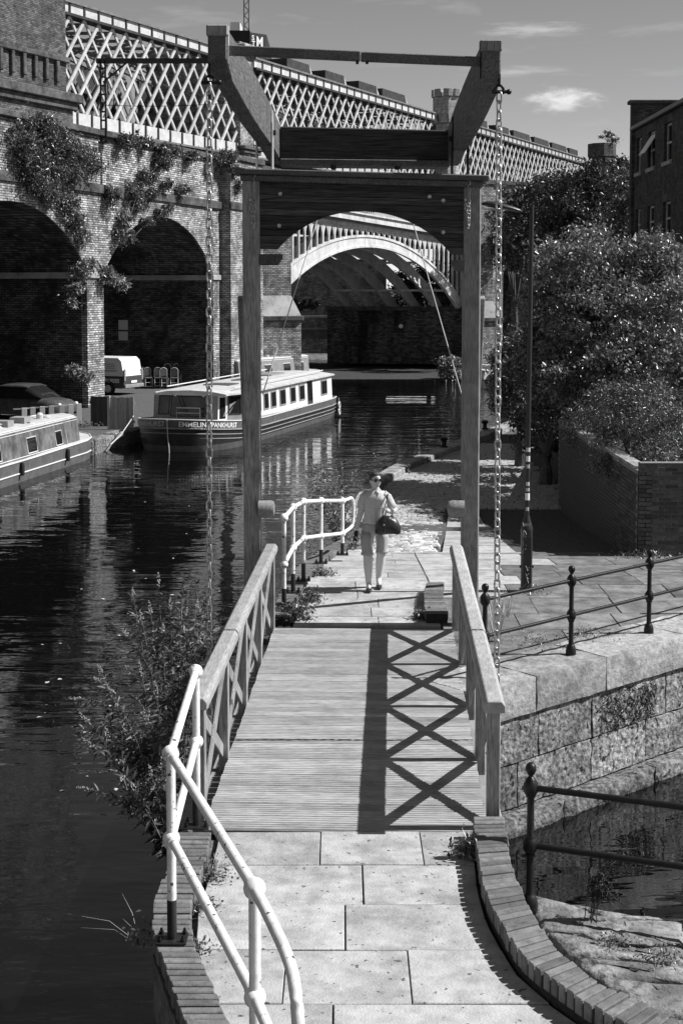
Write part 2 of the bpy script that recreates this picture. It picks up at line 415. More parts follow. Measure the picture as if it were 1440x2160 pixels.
mat('boat_band', 0.10, 0.16, rough=0.42, scale=4, bump=0.05, rand=0.0, stain=(2.5, 0.5, 0.07), spec=0.45)
mat('boat_old', 0.04, 0.22, rough=0.55, scale=3.5, stretch=(1,1,0.6), bump=0.1, rand=0.0, stain=(2.4, 0.7, 0.06), spec=0.4)
mat('glass_dark', 0.012, 0.02, rough=0.06, scale=2, bump=0.02, rand=0.2, spec=0.7)
mat('van_white', 0.78, 0.82, rough=0.3, bump=0.0, rand=0.0, spec=0.5)
mat('van_dark', 0.05, 0.07, rough=0.3, bump=0.0, rand=0.0, spec=0.5)
mat('rubber', 0.015, 0.025, rough=0.8, bump=0.1, rand=0.0)
mat('tarp', 0.05, 0.10, rough=0.2, scale=4, stretch=(1,3,1), bump=0.15, rand=0.0, spec=0.6, bdist=0.03)
mat('fence_wood', 0.22, 0.42, rough=0.85, scale=6, stretch=(16,16,0.8), bump=0.3, rand=0.3)
mat('fence_dark', 0.03, 0.09, rough=0.85, scale=6, stretch=(16,16,0.8), bump=0.3, rand=0.3)
mat('cushion', 0.05, 0.08, rough=0.9, bump=0.1, rand=0.5)
mat('leaf', 0.05, 0.28, rough=0.32, scale=7, detail=3, bump=0.0, rand=0.12, spec=0.5, translucent=0.12, contrast=(0.40,0.66), stain=(0.9, 0.7, 0.03))  # leaf tones spread wide to paint in the contrast of sunlit leaves
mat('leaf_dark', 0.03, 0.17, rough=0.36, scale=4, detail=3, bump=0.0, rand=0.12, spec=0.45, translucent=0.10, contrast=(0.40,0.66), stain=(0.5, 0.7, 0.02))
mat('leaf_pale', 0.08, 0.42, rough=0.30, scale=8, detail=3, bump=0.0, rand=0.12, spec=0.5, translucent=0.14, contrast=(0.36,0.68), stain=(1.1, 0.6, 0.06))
mat('leaf_bud', 0.05, 0.15, rough=0.42, scale=9.0, bump=0.0, rand=0.1, spec=0.45, translucent=0.2)
mat('flower', 0.28, 0.48, rough=0.8, scale=30, bump=0.0, rand=0.2, translucent=0.2)
mat('flower_dead', 0.02, 0.05, rough=0.9, scale=30, bump=0.0, rand=0.2)
mat('dry_grass', 0.30, 0.55, rough=0.8, scale=10, bump=0.0, rand=0.2, translucent=0.2)
mat('stem', 0.06, 0.14, rough=0.8, scale=12, bump=0.2, rand=0.2)
mat('bark', 0.04, 0.12, rough=0.95, scale=8, stretch=(4,4,1), bump=0.6, rand=0.2)
mat('soil', 0.03, 0.08, rough=1.0, scale=6, bump=0.6, rand=0.0, spec=0.1)
mat('letter_white', 0.80, rough=0.6, bump=0.0, rand=0.0)
mat('letter_grey', 0.45, rough=0.6, bump=0.0, rand=0.0)
mat('chalk', 0.42, 0.62, rough=0.9, scale=50, bump=0.0, rand=0.0)
mat('sticker', 0.45, 0.75, rough=0.6, scale=60, bump=0.0, rand=0.3)
mat('slate', 0.05, 0.10, rough=0.6, scale=5, bump=0.3, rand=0.1)
mat('skin', 0.52, 0.60, rough=0.5, scale=12, bump=0.04, rand=0.0, spec=0.35)
mat('shirt', 0.46, 0.58, rough=0.9, scale=30, bump=0.25, rand=0.0, bdist=0.01)
mat('shorts', 0.34, 0.42, rough=0.9, scale=25, bump=0.25, rand=0.0, bdist=0.01)
mat('hair', 0.02, 0.06, rough=0.5, scale=30, stretch=(6,6,1), bump=0.4, rand=0.0)
mat('leather', 0.012, 0.03, rough=0.35, scale=20, bump=0.3, rand=0.0, spec=0.5)
mat('hoarding', 0.012, 0.022, rough=0.7, scale=1, bump=0.0, rand=0.1)
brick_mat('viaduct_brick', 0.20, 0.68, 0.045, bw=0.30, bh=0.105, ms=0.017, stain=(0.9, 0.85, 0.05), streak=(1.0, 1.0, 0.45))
brick_mat('vault_brick_shaded', 0.05, 0.17, 0.015, bw=0.30, bh=0.105, ms=0.014, stain=(0.45, 0.85, 0.015))  # viaduct brick darkened: the arch interior's shade is put into the colour
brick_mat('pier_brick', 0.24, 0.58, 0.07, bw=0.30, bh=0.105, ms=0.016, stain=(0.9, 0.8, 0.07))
brick_mat('tower_brick', 0.07, 0.20, 0.035, bw=0.30, bh=0.105, ms=0.014, stain=(0.5, 0.6, 0.03))
brick_mat('tower_stone', 0.34, 0.46, 0.22, bw=0.9, bh=0.35, ms=0.02, stain=(0.4, 0.6, 0.2))
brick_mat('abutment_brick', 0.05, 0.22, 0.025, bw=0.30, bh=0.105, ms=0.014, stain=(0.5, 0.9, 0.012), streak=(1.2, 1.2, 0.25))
brick_mat('house_brick', 0.05, 0.11, 0.05, bw=0.225, bh=0.075, ms=0.010, stain=(0.7, 0.4, 0.03))

# water: still, dark, broken by small wind ripples
def water_mat():
    m = bpy.data.materials.new('water'); m.use_nodes = True; nt = m.node_tree; N, L = nt.nodes, nt.links; N.clear()
    out = N.new('ShaderNodeOutputMaterial'); b = N.new('ShaderNodeBsdfPrincipled')
    b.inputs['Base Color'].default_value = g4(0.002); b.inputs['Roughness'].default_value = 0.0
    b.inputs['IOR'].default_value = 1.40; b.inputs['Specular IOR Level'].default_value = 0.8
    tc = N.new('ShaderNodeTexCoord')
    def nz(scale, stretch, det, ro):
        mp = N.new('ShaderNodeMapping'); mp.inputs['Scale'].default_value = stretch; mp.inputs['Rotation'].default_value = (0, 0, R(8))
        L.new(tc.outputs['Object'], mp.inputs[0])
        n = N.new('ShaderNodeTexNoise'); n.inputs['Scale'].default_value = scale; n.inputs['Detail'].default_value = det; n.inputs['Roughness'].default_value = ro
        n.inputs['Distortion'].default_value = 0.4
        L.new(mp.outputs[0], n.inputs[0]); return n
    a = nz(1.15, (0.30, 1.0, 1), 3, 0.45); c = nz(4.5, (0.4, 1.0, 1), 2, 0.5)
    patch = nz(0.09, (1, 0.6, 1), 3, 0.5)
    rp = N.new('ShaderNodeMapRange'); rp.inputs[1].default_value = 0.38; rp.inputs[2].default_value = 0.62; rp.inputs[3].default_value = 0.5; rp.inputs[4].default_value = 1.25
    L.new(patch.outputs[0], rp.inputs[0])
    mm = N.new('ShaderNodeMath'); mm.operation = 'MULTIPLY_ADD'; mm.inputs[1].default_value = 0.18; L.new(c.outputs[0], mm.inputs[0]); L.new(a.outputs[0], mm.inputs[2])
    sx = N.new('ShaderNodeSeparateXYZ'); L.new(tc.outputs['Object'], sx.inputs[0])
    far = N.new('ShaderNodeMapRange'); far.inputs[1].default_value = 56; far.inputs[2].default_value = 80; far.inputs[3].default_value = 0; far.inputs[4].default_value = 1.6
    L.new(sx.outputs[1], far.inputs[0])                     # open reach beyond the boats is wind-ruffled
    ra_ = N.new('ShaderNodeMath'); ra_.operation = 'ADD'; L.new(rp.outputs[0], ra_.inputs[0]); L.new(far.outputs[0], ra_.inputs[1])
    mh = N.new('ShaderNodeMath'); mh.operation = 'MULTIPLY'; L.new(mm.outputs[0], mh.inputs[0]); L.new(ra_.outputs[0], mh.inputs[1])
    bp = N.new('ShaderNodeBump'); bp.inputs['Strength'].default_value = 1.0; bp.inputs['Distance'].default_value = 0.032
    L.new(mh.outputs[0], bp.inputs['Height']); L.new(bp.outputs[0], b.inputs['Normal'])
    L.new(b.outputs[0], out.inputs[0]); MATS['water'] = m
water_mat()

# ================================================================== the setting
WATER_Z, QUAY_Z = -1.65, -1.2
def gz(y):
    if y <= 20.8: return 0.0
    return -0.085*(min(y, 30.2)-20.8)
def struct(o_): o_['kind'] = 'structure'; return o_

m = MB(); m.add([(-60,-25,WATER_Z),(60,-25,WATER_Z),(60,150,WATER_Z),(-60,150,WATER_Z)], [(0,1,2,3)])
struct(m.build('water', 'water'))
m = MB(); B_ = 3500; g = -1.0
for x0, x1, y0, y1 in ((-B_,-60,-B_,B_),(60,B_,-B_,B_),(-60,60,-B_,-25),(-60,60,150,B_)):
    m.add([(x0,y0,g),(x1,y0,g),(x1,y1,g),(x0,y1,g)], [(0,1,2,3)])
struct(m.build('ground', 'soil'))

near_left = [(-1.31,10.98),(-1.26,10.64),(-1.26,10.06),(-1.29,9.65),(-1.275,9.35),(-1.23,9.02),(-1.14,8.70),(-1.04,8.35),(-.9,7.9),(-.72,7.3),(-.6,6.6),(-.6,3.2)]
poly = near_left + [(2.2,3.2),(2.08,7.5),(1.74,8.05),(1.51,8.28),(1.42,8.51),(1.33,8.75),(1.265,9.2),(1.24,9.59),(1.22,9.94),(1.25,10.98)]
near_bank = struct(MB().prism(poly, -3, -0.052).build('near_bank', 'stone_wet'))
LOW_Z = -.40
poly = [(2.4,3.2),(10,3.2),(10,9.3),(4.4,10.0),(2.33,10.35),(1.78,10.58),(1.45,10.72),(1.28,10.75),(1.26,9.94),(1.29,9.59),(1.31,9.2),(1.38,8.75),(1.47,8.51),(1.56,8.28),(1.78,8.05),(2.12,7.5)]
struct(MB().prism(poly, -3, LOW_Z-.06).build('lower_bank', 'stone_wet'))
C0, CD = Vector((1.45, 14.94, 0)), Vector((0.747, 0.665, 0)); CI = Vector((-0.665, 0.747, 0))
poly = [(-.95,17.97),(1.5,17.97)] + [tuple((C0 + CD*s_ + CI*0.9)[:2]) for s_ in (0.6, 4, 8.6)] + [(14,20.8),(-.78,20.8)]
far_bank = struct(MB().prism(poly, -3, -0.052).build('far_bank', 'grit'))
edge = [(20.8,-.78),(22.4,-.62),(24.8,-.28),(26.5,.02),(31.3,.2),(36.6,.72),(40,1.55),(44,3.0),(48.8,4.75),(53.6,6.5),(62,8.7),(75,9.5),(92,9.8)]
m = MB(); vs = []; fs = []
for y, x in edge:
    z = gz(y) - 0.052
    vs += [(x,y,-3),(x,y,z),(26,y,z)]
for i in range(len(edge)-1):
    a, b = 3*i, 3*i+3
    fs += [(a,a+1,b+1,b),(a+1,a+2,b+2,b+1)]
m.add(vs, fs)
struct(m.build('towpath', 'grit'))
m = MB().prism([(-3.6,92),(9.8,92),(26,92.0),(26,112),(-3.6,112)], -3, -1.52)
struct(m.build('canal_ledge', 'soil'))
quay_poly = [(-40,20),(-15.5,30),(-12.9,42),(-11.2,50.3),(-8.9,51.0),(-8.55,53.2),(-4.45,67.7),(-3.6,78),(-4.2,86),(-4.2,125),(-60,125),(-60,20)]
struct(MB().prism(quay_poly, -3, QUAY_Z).build('quay', 'grit'))

# ---- quay edge stones
quay_edge = struct(bpy.data.objects.new('quay_edge', None)); COL.objects.link(quay_edge)
for a, b in (((-15.5,30),(-12.9,42)),((-12.9,42),(-11.2,50.3)),((-11.2,50.3),(-8.9,51.0)),((-8.9,51.0),(-8.55,53.2)),((-8.55,53.2),(-4.45,67.7)),((-4.45,67.7),(-3.6,78))):
    a, b = Vector((*a,0)), Vector((*b,0)); L_ = (b-a).length; n = max(2, int(L_/1.1)); d = (b-a)/n; nrm = Vector((-d.y,d.x,0)).normalized()
    for k in range(n):
        p, q = a + d*(k+.015), a + d*(k+.985); h = random.uniform(0.05, 0.11)
        pts = [p - nrm*.06, q - nrm*.06, q + nrm*.45, p + nrm*.45]
        MB().prism([v[:2] for v in pts], -2.2, QUAY_Z + h).build('edge_stone', 'stone', quay_edge, bevel=0.04)

# ================================================================== brick viaduct on the left
VD = Vector((0.324, 0.946, 0)); V0 = D(202, 700, 66.5); V0.z = QUAY_Z
def wx(px, d=VD, o0=V0):
    u = (px-720)/FPX
    return (u*o0.y - o0.x)/(d.x - u*d.y)
V_ANG = math.atan2(VD.y, VD.x)
viaduct = thing('brick_viaduct', 'weathered brick railway viaduct with tall round arches behind the moored boats', 'viaduct', V0, V_ANG)
DEPTH = 11.0
zsp = D(202, 573, 66.5).z - QUAY_Z
zstr = D(202, 388, 66.5).z - QUAY_Z
ztop = D(202, 284, 66.5).z - QUAY_Z
p1a, p1b, p2a = wx(185), wx(220), wx(450)
p2b, pil_a, pil_b = wx(466), wx(466)+0.02, wx(535)
span = p2a - p1b; pierw = p1b - p1a
zcr = D(330, 458, V0.y + VD.y*(p1b+span/2)).z - QUAY_Z
rise = zcr - zsp
Rr = ((span/2)**2 + rise**2)/(2*rise)
a0 = math.asin((span/2)/Rr)
def arc(x0, x1, n=28):
    cx = (x0+x1)/2; cz = zsp + rise - Rr
    return [(cx + Rr*math.sin(-a0 + 2*a0*k/n), cz + Rr*math.cos(-a0 + 2*a0*k/n)) for k in range(n+1)]
bays = [(p1b, p2a), (p1a-span, p1a), (p1a-2*span-pierw, p1a-span-pierw)]
x_left = p1a - 2*span - 2*pierw
front = MB(); soff = MB(); ringm = []
for x0, x1 in bays:
    A = arc(x0, x1)
    for (xa, za), (xb, zb) in zip(A, A[1:]):
        front.add([(xa,0,za),(xb,0,zb),(xb,0,ztop),(xa,0,ztop)], [(0,1,2,3)])
        soff.add([(xa,0,za),(xb,0,zb),(xb,DEPTH,zb),(xa,DEPTH,za)], [(0,3,2,1)])
    r_ = MB(); cx = (x0+x1)/2; cz = zsp + rise - Rr; n = 28
    for k in range(n):
        t0, t1 = -a0 + 2*a0*k/n, -a0 + 2*a0*(k+1)/n
        def pt(t, rr, y): return (cx + rr*math.sin(t), y, cz + rr*math.cos(t))
        r_.add([pt(t0,Rr,-.05),pt(t1,Rr,-.05),pt(t1,Rr+.85,-.05),pt(t0,Rr+.85,-.05),pt(t0,Rr,.1),pt(t1,Rr,.1),pt(t1,Rr+.85,.1),pt(t0,Rr+.85,.1)],
               [(0,1,2,3),(0,4,5,1),(3,2,6,7)])
    ringm.append(r_)
front.build('spandrel_wall', 'viaduct_brick', viaduct)
soff.build('vault', 'vault_brick_shaded', viaduct)
for r_ in ringm: r_.build('arch_ring', 'pier_brick', viaduct)
for x0, x1 in ((p1a, p1b), (p2a, p2b), (p1a-span-pierw, p1a-span), (x_left, x_left+pierw)):
    MB().box(x0+.004, x1-.004, .3, DEPTH, 0, zsp).build('pier', 'vault_brick_shaded', viaduct)
    MB().box(x0, x1, 0, .3, 0, zsp).build('pier_face', 'viaduct_brick', viaduct)
    MB().box(x0, x1, 0.0, 0.4, zsp, ztop-0.001).build('pier_head', 'viaduct_brick', viaduct)
    MB().box(x0-.1, x1+.1, -.1, DEPTH-.1, zsp-.32, zsp-.02).build('impost', 'sandstone', viaduct, bevel=.03)
MB().box(x_left-20, p2b+20, DEPTH, DEPTH+.6, 0, ztop).build('rear_wall', 'vault_brick_shaded', viaduct)
MB().box(x_left-20, x_left, 0, DEPTH, 0, ztop).build('end_wall', 'viaduct_brick', viaduct)
MB().box(x_left-20, p2b-.002, -.16, .0, zstr-.42, zstr).build('string_course', 'dark_stone', viaduct, bevel=.03)
MB().box(x_left-20, p2b-.002, -.22, .5, ztop-.02, ztop+.28).build('coping', 'dark_stone', viaduct, bevel=.04)
MB().box(x_left-20, p2b+30, .5, DEPTH, ztop-1.4, ztop-1.2).build('track_bed', 'grit', viaduct)
# pilaster that closes the arcade, and the plain wall up to the iron arch
MB().box(pil_a, pil_b, -.62, DEPTH, 0, ztop+.1).build('pilaster', 'pier_brick', viaduct)
MB().box(pil_a-.12, pil_b+.1, -.76, .5, ztop+.1, ztop+.42).build('pilaster_cap', 'dark_stone', viaduct, bevel=.04)
MB().box(pil_a-.08, pil_b+.08, -.72, -.55, zstr-.42, zstr).build('string_course', 'dark_stone', viaduct, bevel=.03)
x_ab = wx(604)
MB().box(pil_b, x_ab, -.10, DEPTH-.2, 0, ztop-.02).build('abutment_wall', 'pier_brick', viaduct)
MB().box(pil_b, x_ab, -.25, .4, ztop-.02, ztop+.26).build('coping', 'dark_stone', viaduct, bevel=.04)
# notice board on the inner face of the far pier
dd = 5.3
bd = MB().box(p2a-.06, p2a-.01, dd-.02, dd+.55, 4.05-1.2+.35, 4.6-1.2+.35); bd.box(p2a-.06, p2a-.01, dd-.02, dd+.55, 3.45-1.2+.35, 3.95-1.2+.35)
ob = bd.build('notice_board', 'sticker'); ob.matrix_world = Matrix.Translation(V0) @ Matrix.Rotation(V_ANG, 4, 'Z')
tag(ob, 'pair of small pale notice boards fixed on the dark vault wall above the van', 'sign')

# catenary mast standing on the viaduct parapet
b0 = D(219, 288, 67.2); t0 = D(219, 128, 67.2); t1 = D(520, 124, 67.2)
mast = thing('catenary_mast', 'dark steel railway mast with long horizontal boom on top of the brick viaduct', 'mast', (b0.x, b0.y, b0.z-.3))
hh = t0.z - b0.z + .3; LL = t1.x - b0.x
m = MB()
for sx in (-.11, .11): m.box(sx-.03, sx+.03, -.1, .1, 0, hh)
for k in range(9): m.box(-.1, .1, -.09, -.05, .2+k*hh/9.5, .28+k*hh/9.5)
m.build('mast_post', 'truss_dark', mast)
MB().box(-.3, LL, -.1, .1, hh-.12, hh+.1).build('boom', 'truss_dark', mast)
MB().beam((0,0,hh-1.0), (1.1,0,hh-.1), .07, .07).build('brace', 'truss_dark', mast)
MB().box(-.25, .25, -.25, .25, -.02, .06).build('base_plate', 'truss_dark', mast)
wire = MB(); w0 = D(222, 222, 67.2) - mast.location; w1 = D(520, 214, 67.2) - mast.location
wire.tube([w0 + (w1-w0)*t_ + Vector((0,0,-.12*math.sin(math.pi*t_))) for t_ in [k/8 for k in range(9)]], .014, 5)
wire.build('wire', 'truss_dark', mast)

# ================================================================== lattice-girder viaduct high behind
TD = Vector((0.47, 1.0, 0)).normalized(); T0 = D(300, 300, 100.0); T_ANG = math.atan2(TD.y, TD.x)
zb_w, zt_w = D(300, 268, 100).z, D(300, 58, 100).z
T0.z = 0.0
TH = zt_w - zb_w
def tx(px): return wx(px, TD, T0)
group_t = 'lattice girder spans of the high viaduct'
labels = ['near pale lattice girder span at upper left behind the lifting bridge beam',
          'middle pale lattice girder span seen over the crossbeam of the wooden gate',
          'far pale lattice girder span above the trees on the right']
PITCH_B, RUN = 1.6, 4.9
spans = [(tx(122), tx(497)), (tx(532), tx(908)), (tx(955), tx(1226))]
for si, (s0, s1) in enumerate(spans):
    t = thing('lattice_girder', labels[si], 'girder bridge', (T0.x, T0.y, zb_w), T_ANG, group_t)
    MB().box(s0, s1, -.3, .35, TH-.55, TH+.10).build('top_chord', 'truss_paint', t)
    MB().box(s0, s1, -.5, .5, TH-.72, TH-.55).build('chord_shade_strip', 'truss_dark', t)  # dark strip put in for the shadow below the top flange
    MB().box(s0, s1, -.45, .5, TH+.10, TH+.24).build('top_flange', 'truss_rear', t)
    MB().box(s0, s1, -.3, .35, -.75, .08).build('bottom_chord', 'truss_paint', t)
    MB().box(s0, s1, -.45, .5, -.9, -.75).build('bottom_flange', 'truss_rear', t)
    k = s0 + .4
    stiff = MB().box(-.07, .07, -.38, -.3, -.75, .08).mesh('stiffener'); stiff.materials.append(MATS['truss_dark'])
    stift = MB().box(-.07, .07, -.38, -.3, TH-.55, TH+.10).mesh('stiffener'); stift.materials.append(MATS['truss_dark'])
    n = 0
    while k < s1:
        shared('stiffener', stiff, t, (k,0,0)); shared('stiffener', stift, t, (k+.9,0,0)); k += PITCH_B
    z0, z1 = .05, TH - .5
    k = s0 - RUN
    while k < s1 + RUN:
        for sg, y in ((1,-.22),(-1,-.06)):
            xa, xb = (k, k+RUN) if sg > 0 else (k+RUN, k)
            za, zb = z0, z1
            # clip to span
            def zat(x): return za + (x-xa)/(xb-xa)*(zb-za)
            pa, pb = (xa,za), (xb,zb)
            lo, hi = min(xa,xb), max(xa,xb)
            if hi < s0+.3 or lo > s1-.3: continue
            cl = lambda x: min(max(x, s0+.05), s1-.05)
            qa = (cl(xa), zat(cl(xa))); qb = (cl(xb), zat(cl(xb)))
            if abs(qa[0]-qb[0]) < .3: continue
            MB().beam((qa[0],y,qa[1]), (qb[0],y,qb[1]), .1, .23 if sg > 0 else .18, up=(1,0,0.01)).build('lattice_bar', 'truss_paint', t)
        k += PITCH_B
    # rear girder of the same span, floor and overhead bracing
    m = MB()
    k = s0 - RUN
    while k < s1:
        for sg in (1,-1):
            xa, xb = (k, k+RUN) if sg > 0 else (k+RUN, k)
            ca, cb = min(max(xa,s0),s1), min(max(xb,s0),s1)
            if abs(ca-cb) < .3: continue
            f = lambda x: z0 + (x-xa)/(xb-xa)*(z1-z0)
            m.beam((ca,7.6,f(ca)), (cb,7.6,f(cb)), .12, .3, up=(1,0,0.01))
        k += PITCH_B*.9
    k = s0
    while k < s1 - 3:
        m.beam((k,0.2,TH-.9), (k+3.4,7.4,TH-.9), .15, .2); m.beam((k+3.4,0.2,TH-.9), (k,7.4,TH-.9), .15, .2)
        m.beam((k,0.3,TH-1.9), (k,3.6,TH-.8), .12, .14); m.beam((k,7.3,TH-1.9), (k,4,TH-.8), .12, .14)
        m.beam((k+1.7,0.3,TH*.45), (k+1.7,7.4,TH-.6), .1, .12)
        k += 3.4
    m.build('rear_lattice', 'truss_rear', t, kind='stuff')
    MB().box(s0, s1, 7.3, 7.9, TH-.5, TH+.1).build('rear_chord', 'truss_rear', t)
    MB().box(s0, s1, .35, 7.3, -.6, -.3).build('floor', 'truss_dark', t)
    MB().box(s0, s1, 10.5, 10.9, -.9, TH-.9).build('rear_dark_sheet', 'truss_dark', t)  # dark sheet added behind so the gaps between bars read dark
pxs = [[], [(618,668),(697,739),(766,806),(815,866)], [(1012,1034),(1053,1079),(1087,1123),(1130,1162),(1167,1199),(1203,1222)]]
cg = thing('girder_caps', 'row of dark boxes along the top of the lattice girders', 'girder caps', (T0.x, T0.y, zb_w), T_ANG)
for L_ in pxs:
    for pa, pb in L_:
        s0, s1 = tx(pa), tx(pb); h = 1.05
        MB().prism_xz([(s0,TH+.24),(s1,TH+.24),(s1-.5*(s1-s0)*.2,TH+.24+h),(s0,TH+.24+h)], .5, 7).build('cap_box', 'truss_dark', cg)
        MB().prism_xz([(s1+.02,TH+.24),(s1+.5,TH+.24),(s1-.5*(s1-s0)*.2+.05,TH+.2+h)], .5, .8).build('end_plate', 'truss_paint', cg)

# towers carrying the girders
def tower_square(name, label, pa, pb, zc, ztop_, mat_, cornice, d0=-1.2, d1=9.5, z0=-1.2):
    s0, s1 = tx(pa), tx(pb)
    t = thing(name, label, 'tower', (T0.x, T0.y, z0), T_ANG)
    MB().box(s0, s1, d0, d1, 0, zc-z0).build('shaft', mat_, t)
    MB().box(s0+.05, s1-.25, d0+.3, d1-.3, zc-z0, ztop_-z0).build('upper_shaft', mat_, t)
    for k, (pr, h0, h1) in enumerate(cornice):
        MB().box(s0-pr, s1+pr, d0-pr, d1+pr, zc-z0+h0, zc-z0+h1).build('cornice', 'dark_stone', t, bevel=.05)
    return t, s0, s1
Yl = T0.y + TD.y*tx(90)
zc = D(90, 222, Yl).z
t, s0, s1 = tower_square('brick_tower', 'dark square brick tower with corbelled band in the upper left corner', -60, 128, zc, zc+16, 'tower_brick', [(.25,-.2,.25),(.5,.25,.8)])
zc2 = D(90, 128, Yl).z + 1.2
MB().box(s0-.1, s1-.1, -1.15, 9.4, zc2, zc2+.35).build('string_course', 'dark_stone', t, bevel=.05)
k = s0 + .6
while k < s1 - .6:
    MB().box(k, k+.3, -1.12, -.8, zc2-1.3, zc2).build('corbel', 'dark_stone', t, bevel=.04); k += 1.1
Ym = T0.y + TD.y*tx(515)
t, s0, s1 = tower_square('brick_pier', 'narrow brick pier under the girder joint beside the wooden balance beam', 499, 530, zb_w-.2, zt_w+1.1, 'pier_brick', [(.2,-.5,-.2),(.35,-.2,.1)], d0=-.7, d1=8)
MB().box(s0-.2, s1+.2, -1.0, 8.2, zt_w+1.2+.4, zt_w+1.2+.9).build('cornice', 'sandstone', t, bevel=.05)
# castellated stone turret
def turret(name, label, pxc, px_w, py_top, mat_, teeth=True):
    s = tx(pxc); c = T0 + TD*s; c = c + Vector((TD.y, -TD.x, 0))*0.8
    w = px_w*c.y/FPX/2
    t = thing(name, label, 'turret', (c.x, c.y, -1.2), T_ANG)
    zt = D(pxc, py_top, c.y).z + 1.2
    def octo(r, z0, z1, nm, mt, bev=.05):
        poly = [(r*math.cos(R(22.5+45*k))/math.cos(R(22.5)), r*math.sin(R(22.5+45*k))/math.cos(R(22.5))) for k in range(8)]
        return MB().prism(poly, z0, z1).build(nm, mt, t, bevel=bev)
    octo(w, 0, zt-3.2, 'shaft', mat_)
    octo(w*1.12, zt-3.2, zt-2.7, 'corbel_band', mat_)
    octo(w*1.24, zt-2.7, zt-.8, 'parapet', mat_)
    for k in range(8):
        a = R(45*k); r1 = w*1.24
        b_ = MB().box(-.22, .22, -.5, .5, zt-3.5, zt-2.7).build('corbel', mat_, t); b_.location = (w*1.05*math.cos(a), w*1.05*math.sin(a), 0); b_.rotation_euler = (0,0,a)
        if teeth:
            for off in (-.33, .33):
                b_ = MB().box(-.3, .3, -.35*w*.6, .35*w*.6, zt-.8, zt).build('merlon', mat_, t, bevel=.04)
                ct = r1*.9; b_.location = (ct*math.cos(a) - off*w*1.0*math.sin(a), ct*math.sin(a) + off*w*1.0*math.cos(a), 0); b_.rotation_euler = (0,0,a)
    return t, c, zt
turret('stone_turret', 'pale castellated stone turret between two lattice girder spans', 926, 46, 190, 'tower_stone')
tt, tc_, tur_z = turret('brick_turret', 'dark brick turret with plants on top at the right end of the girders', 1252, 44, 292, 'tower_brick', False)

# ================================================================== cast-iron arch bridge over the canal
A_ = D(596, 640, 88.5); B2 = D(988, 640, 106.0); A_.z = B2.z = 0
ID = (B2-A_).normalized(); IN = Vector((ID.y, -ID.x, 0)); I_ANG = math.atan2(ID.y, ID.x)
IZ = WATER_Z
iron = thing('iron_arch_bridge', 'pale cast iron arch bridge with gothic openings framed by the wooden gate', 'bridge', (A_.x, A_.y, IZ), I_ANG)
def ip(px, py):
    p = onplane(px, py, A_, IN); return ((p-A_).dot(ID), p.z - IZ)
def circ(a, b, c):
    (x1,y1),(x2,y2),(x3,y3) = a,b,c
    d = 2*(x1*(y2-y3)+x2*(y3-y1)+x3*(y1-y2))
    ux = ((x1*x1+y1*y1)*(y2-y3)+(x2*x2+y2*y2)*(y3-y1)+(x3*x3+y3*y3)*(y1-y2))/d
    uy = ((x1*x1+y1*y1)*(x3-x2)+(x2*x2+y2*y2)*(x1-x3)+(x3*x3+y3*y3)*(x2-x1))/d
    return ux, uy, math.hypot(x1-ux, y1-uy)
ex = circ(ip(605,562), ip(757,496), ip(969,632)); inn = circ(ip(607,603), ip(757,522), ip(965,655))
zl = ip(968, 640)[1] - .35
def arcpts(c, zmin, n=36):
    ux, uy, r_ = c; cosv = max(-1, min(1, (zmin-uy)/r_)); a1 = math.acos(cosv)
    return [(ux + r_*math.sin(-a1+2*a1*k/n), uy + r_*math.cos(-a1+2*a1*k/n)) for k in range(n+1)]
E, I = arcpts(ex, zl), arcpts(inn, zl)
def rib_mesh():
    m = MB(); n = len(E)
    for k in range(n-1):
        a, b, c, d = E[k], E[k+1], I[k+1], I[k]
        m.add([(a[0],-.06,a[1]),(b[0],-.06,b[1]),(c[0],-.06,c[1]),(d[0],-.06,d[1]),(a[0],.06,a[1]),(b[0],.06,b[1]),(c[0],.06,c[1]),(d[0],.06,d[1])],
              [(3,2,1,0),(4,5,6,7)])
    for pts, dz0, dz1 in ((E,-.14,.02),(I,-.02,.12)):
        rings = []
        for x, z in pts: rings.append([Vector((x,-.12,z+dz0)),Vector((x,.12,z+dz0)),Vector((x,.12,z+dz1)),Vector((x,-.12,z+dz1))])
        m.loft(rings)
    return m.mesh('rib')
rib = rib_mesh(); rib.materials.append(MATS['arch_paint'])
offv = Vector((-1.62, 0.9, 0)); lx, ly = offv.dot(ID), offv.dot(Vector((-ID.y, ID.x, 0)))
for k in range(6): shared('arch_rib', rib, iron, (lx*k, ly*k, 0))
# cross bracing plates between the ribs
for k in range(5):
    for j in (6, 13, 20, 27, 33):
        a = I[j]; b = E[j]
        MB().beam((a[0]+lx*k, ly*k+.1, a[1]*.75+b[1]*.25), (a[0]+lx*(k+1), ly*(k+1)-.1, a[1]*.75+b[1]*.25), .1, .16).build('cross_brace', 'arch_paint', iron)
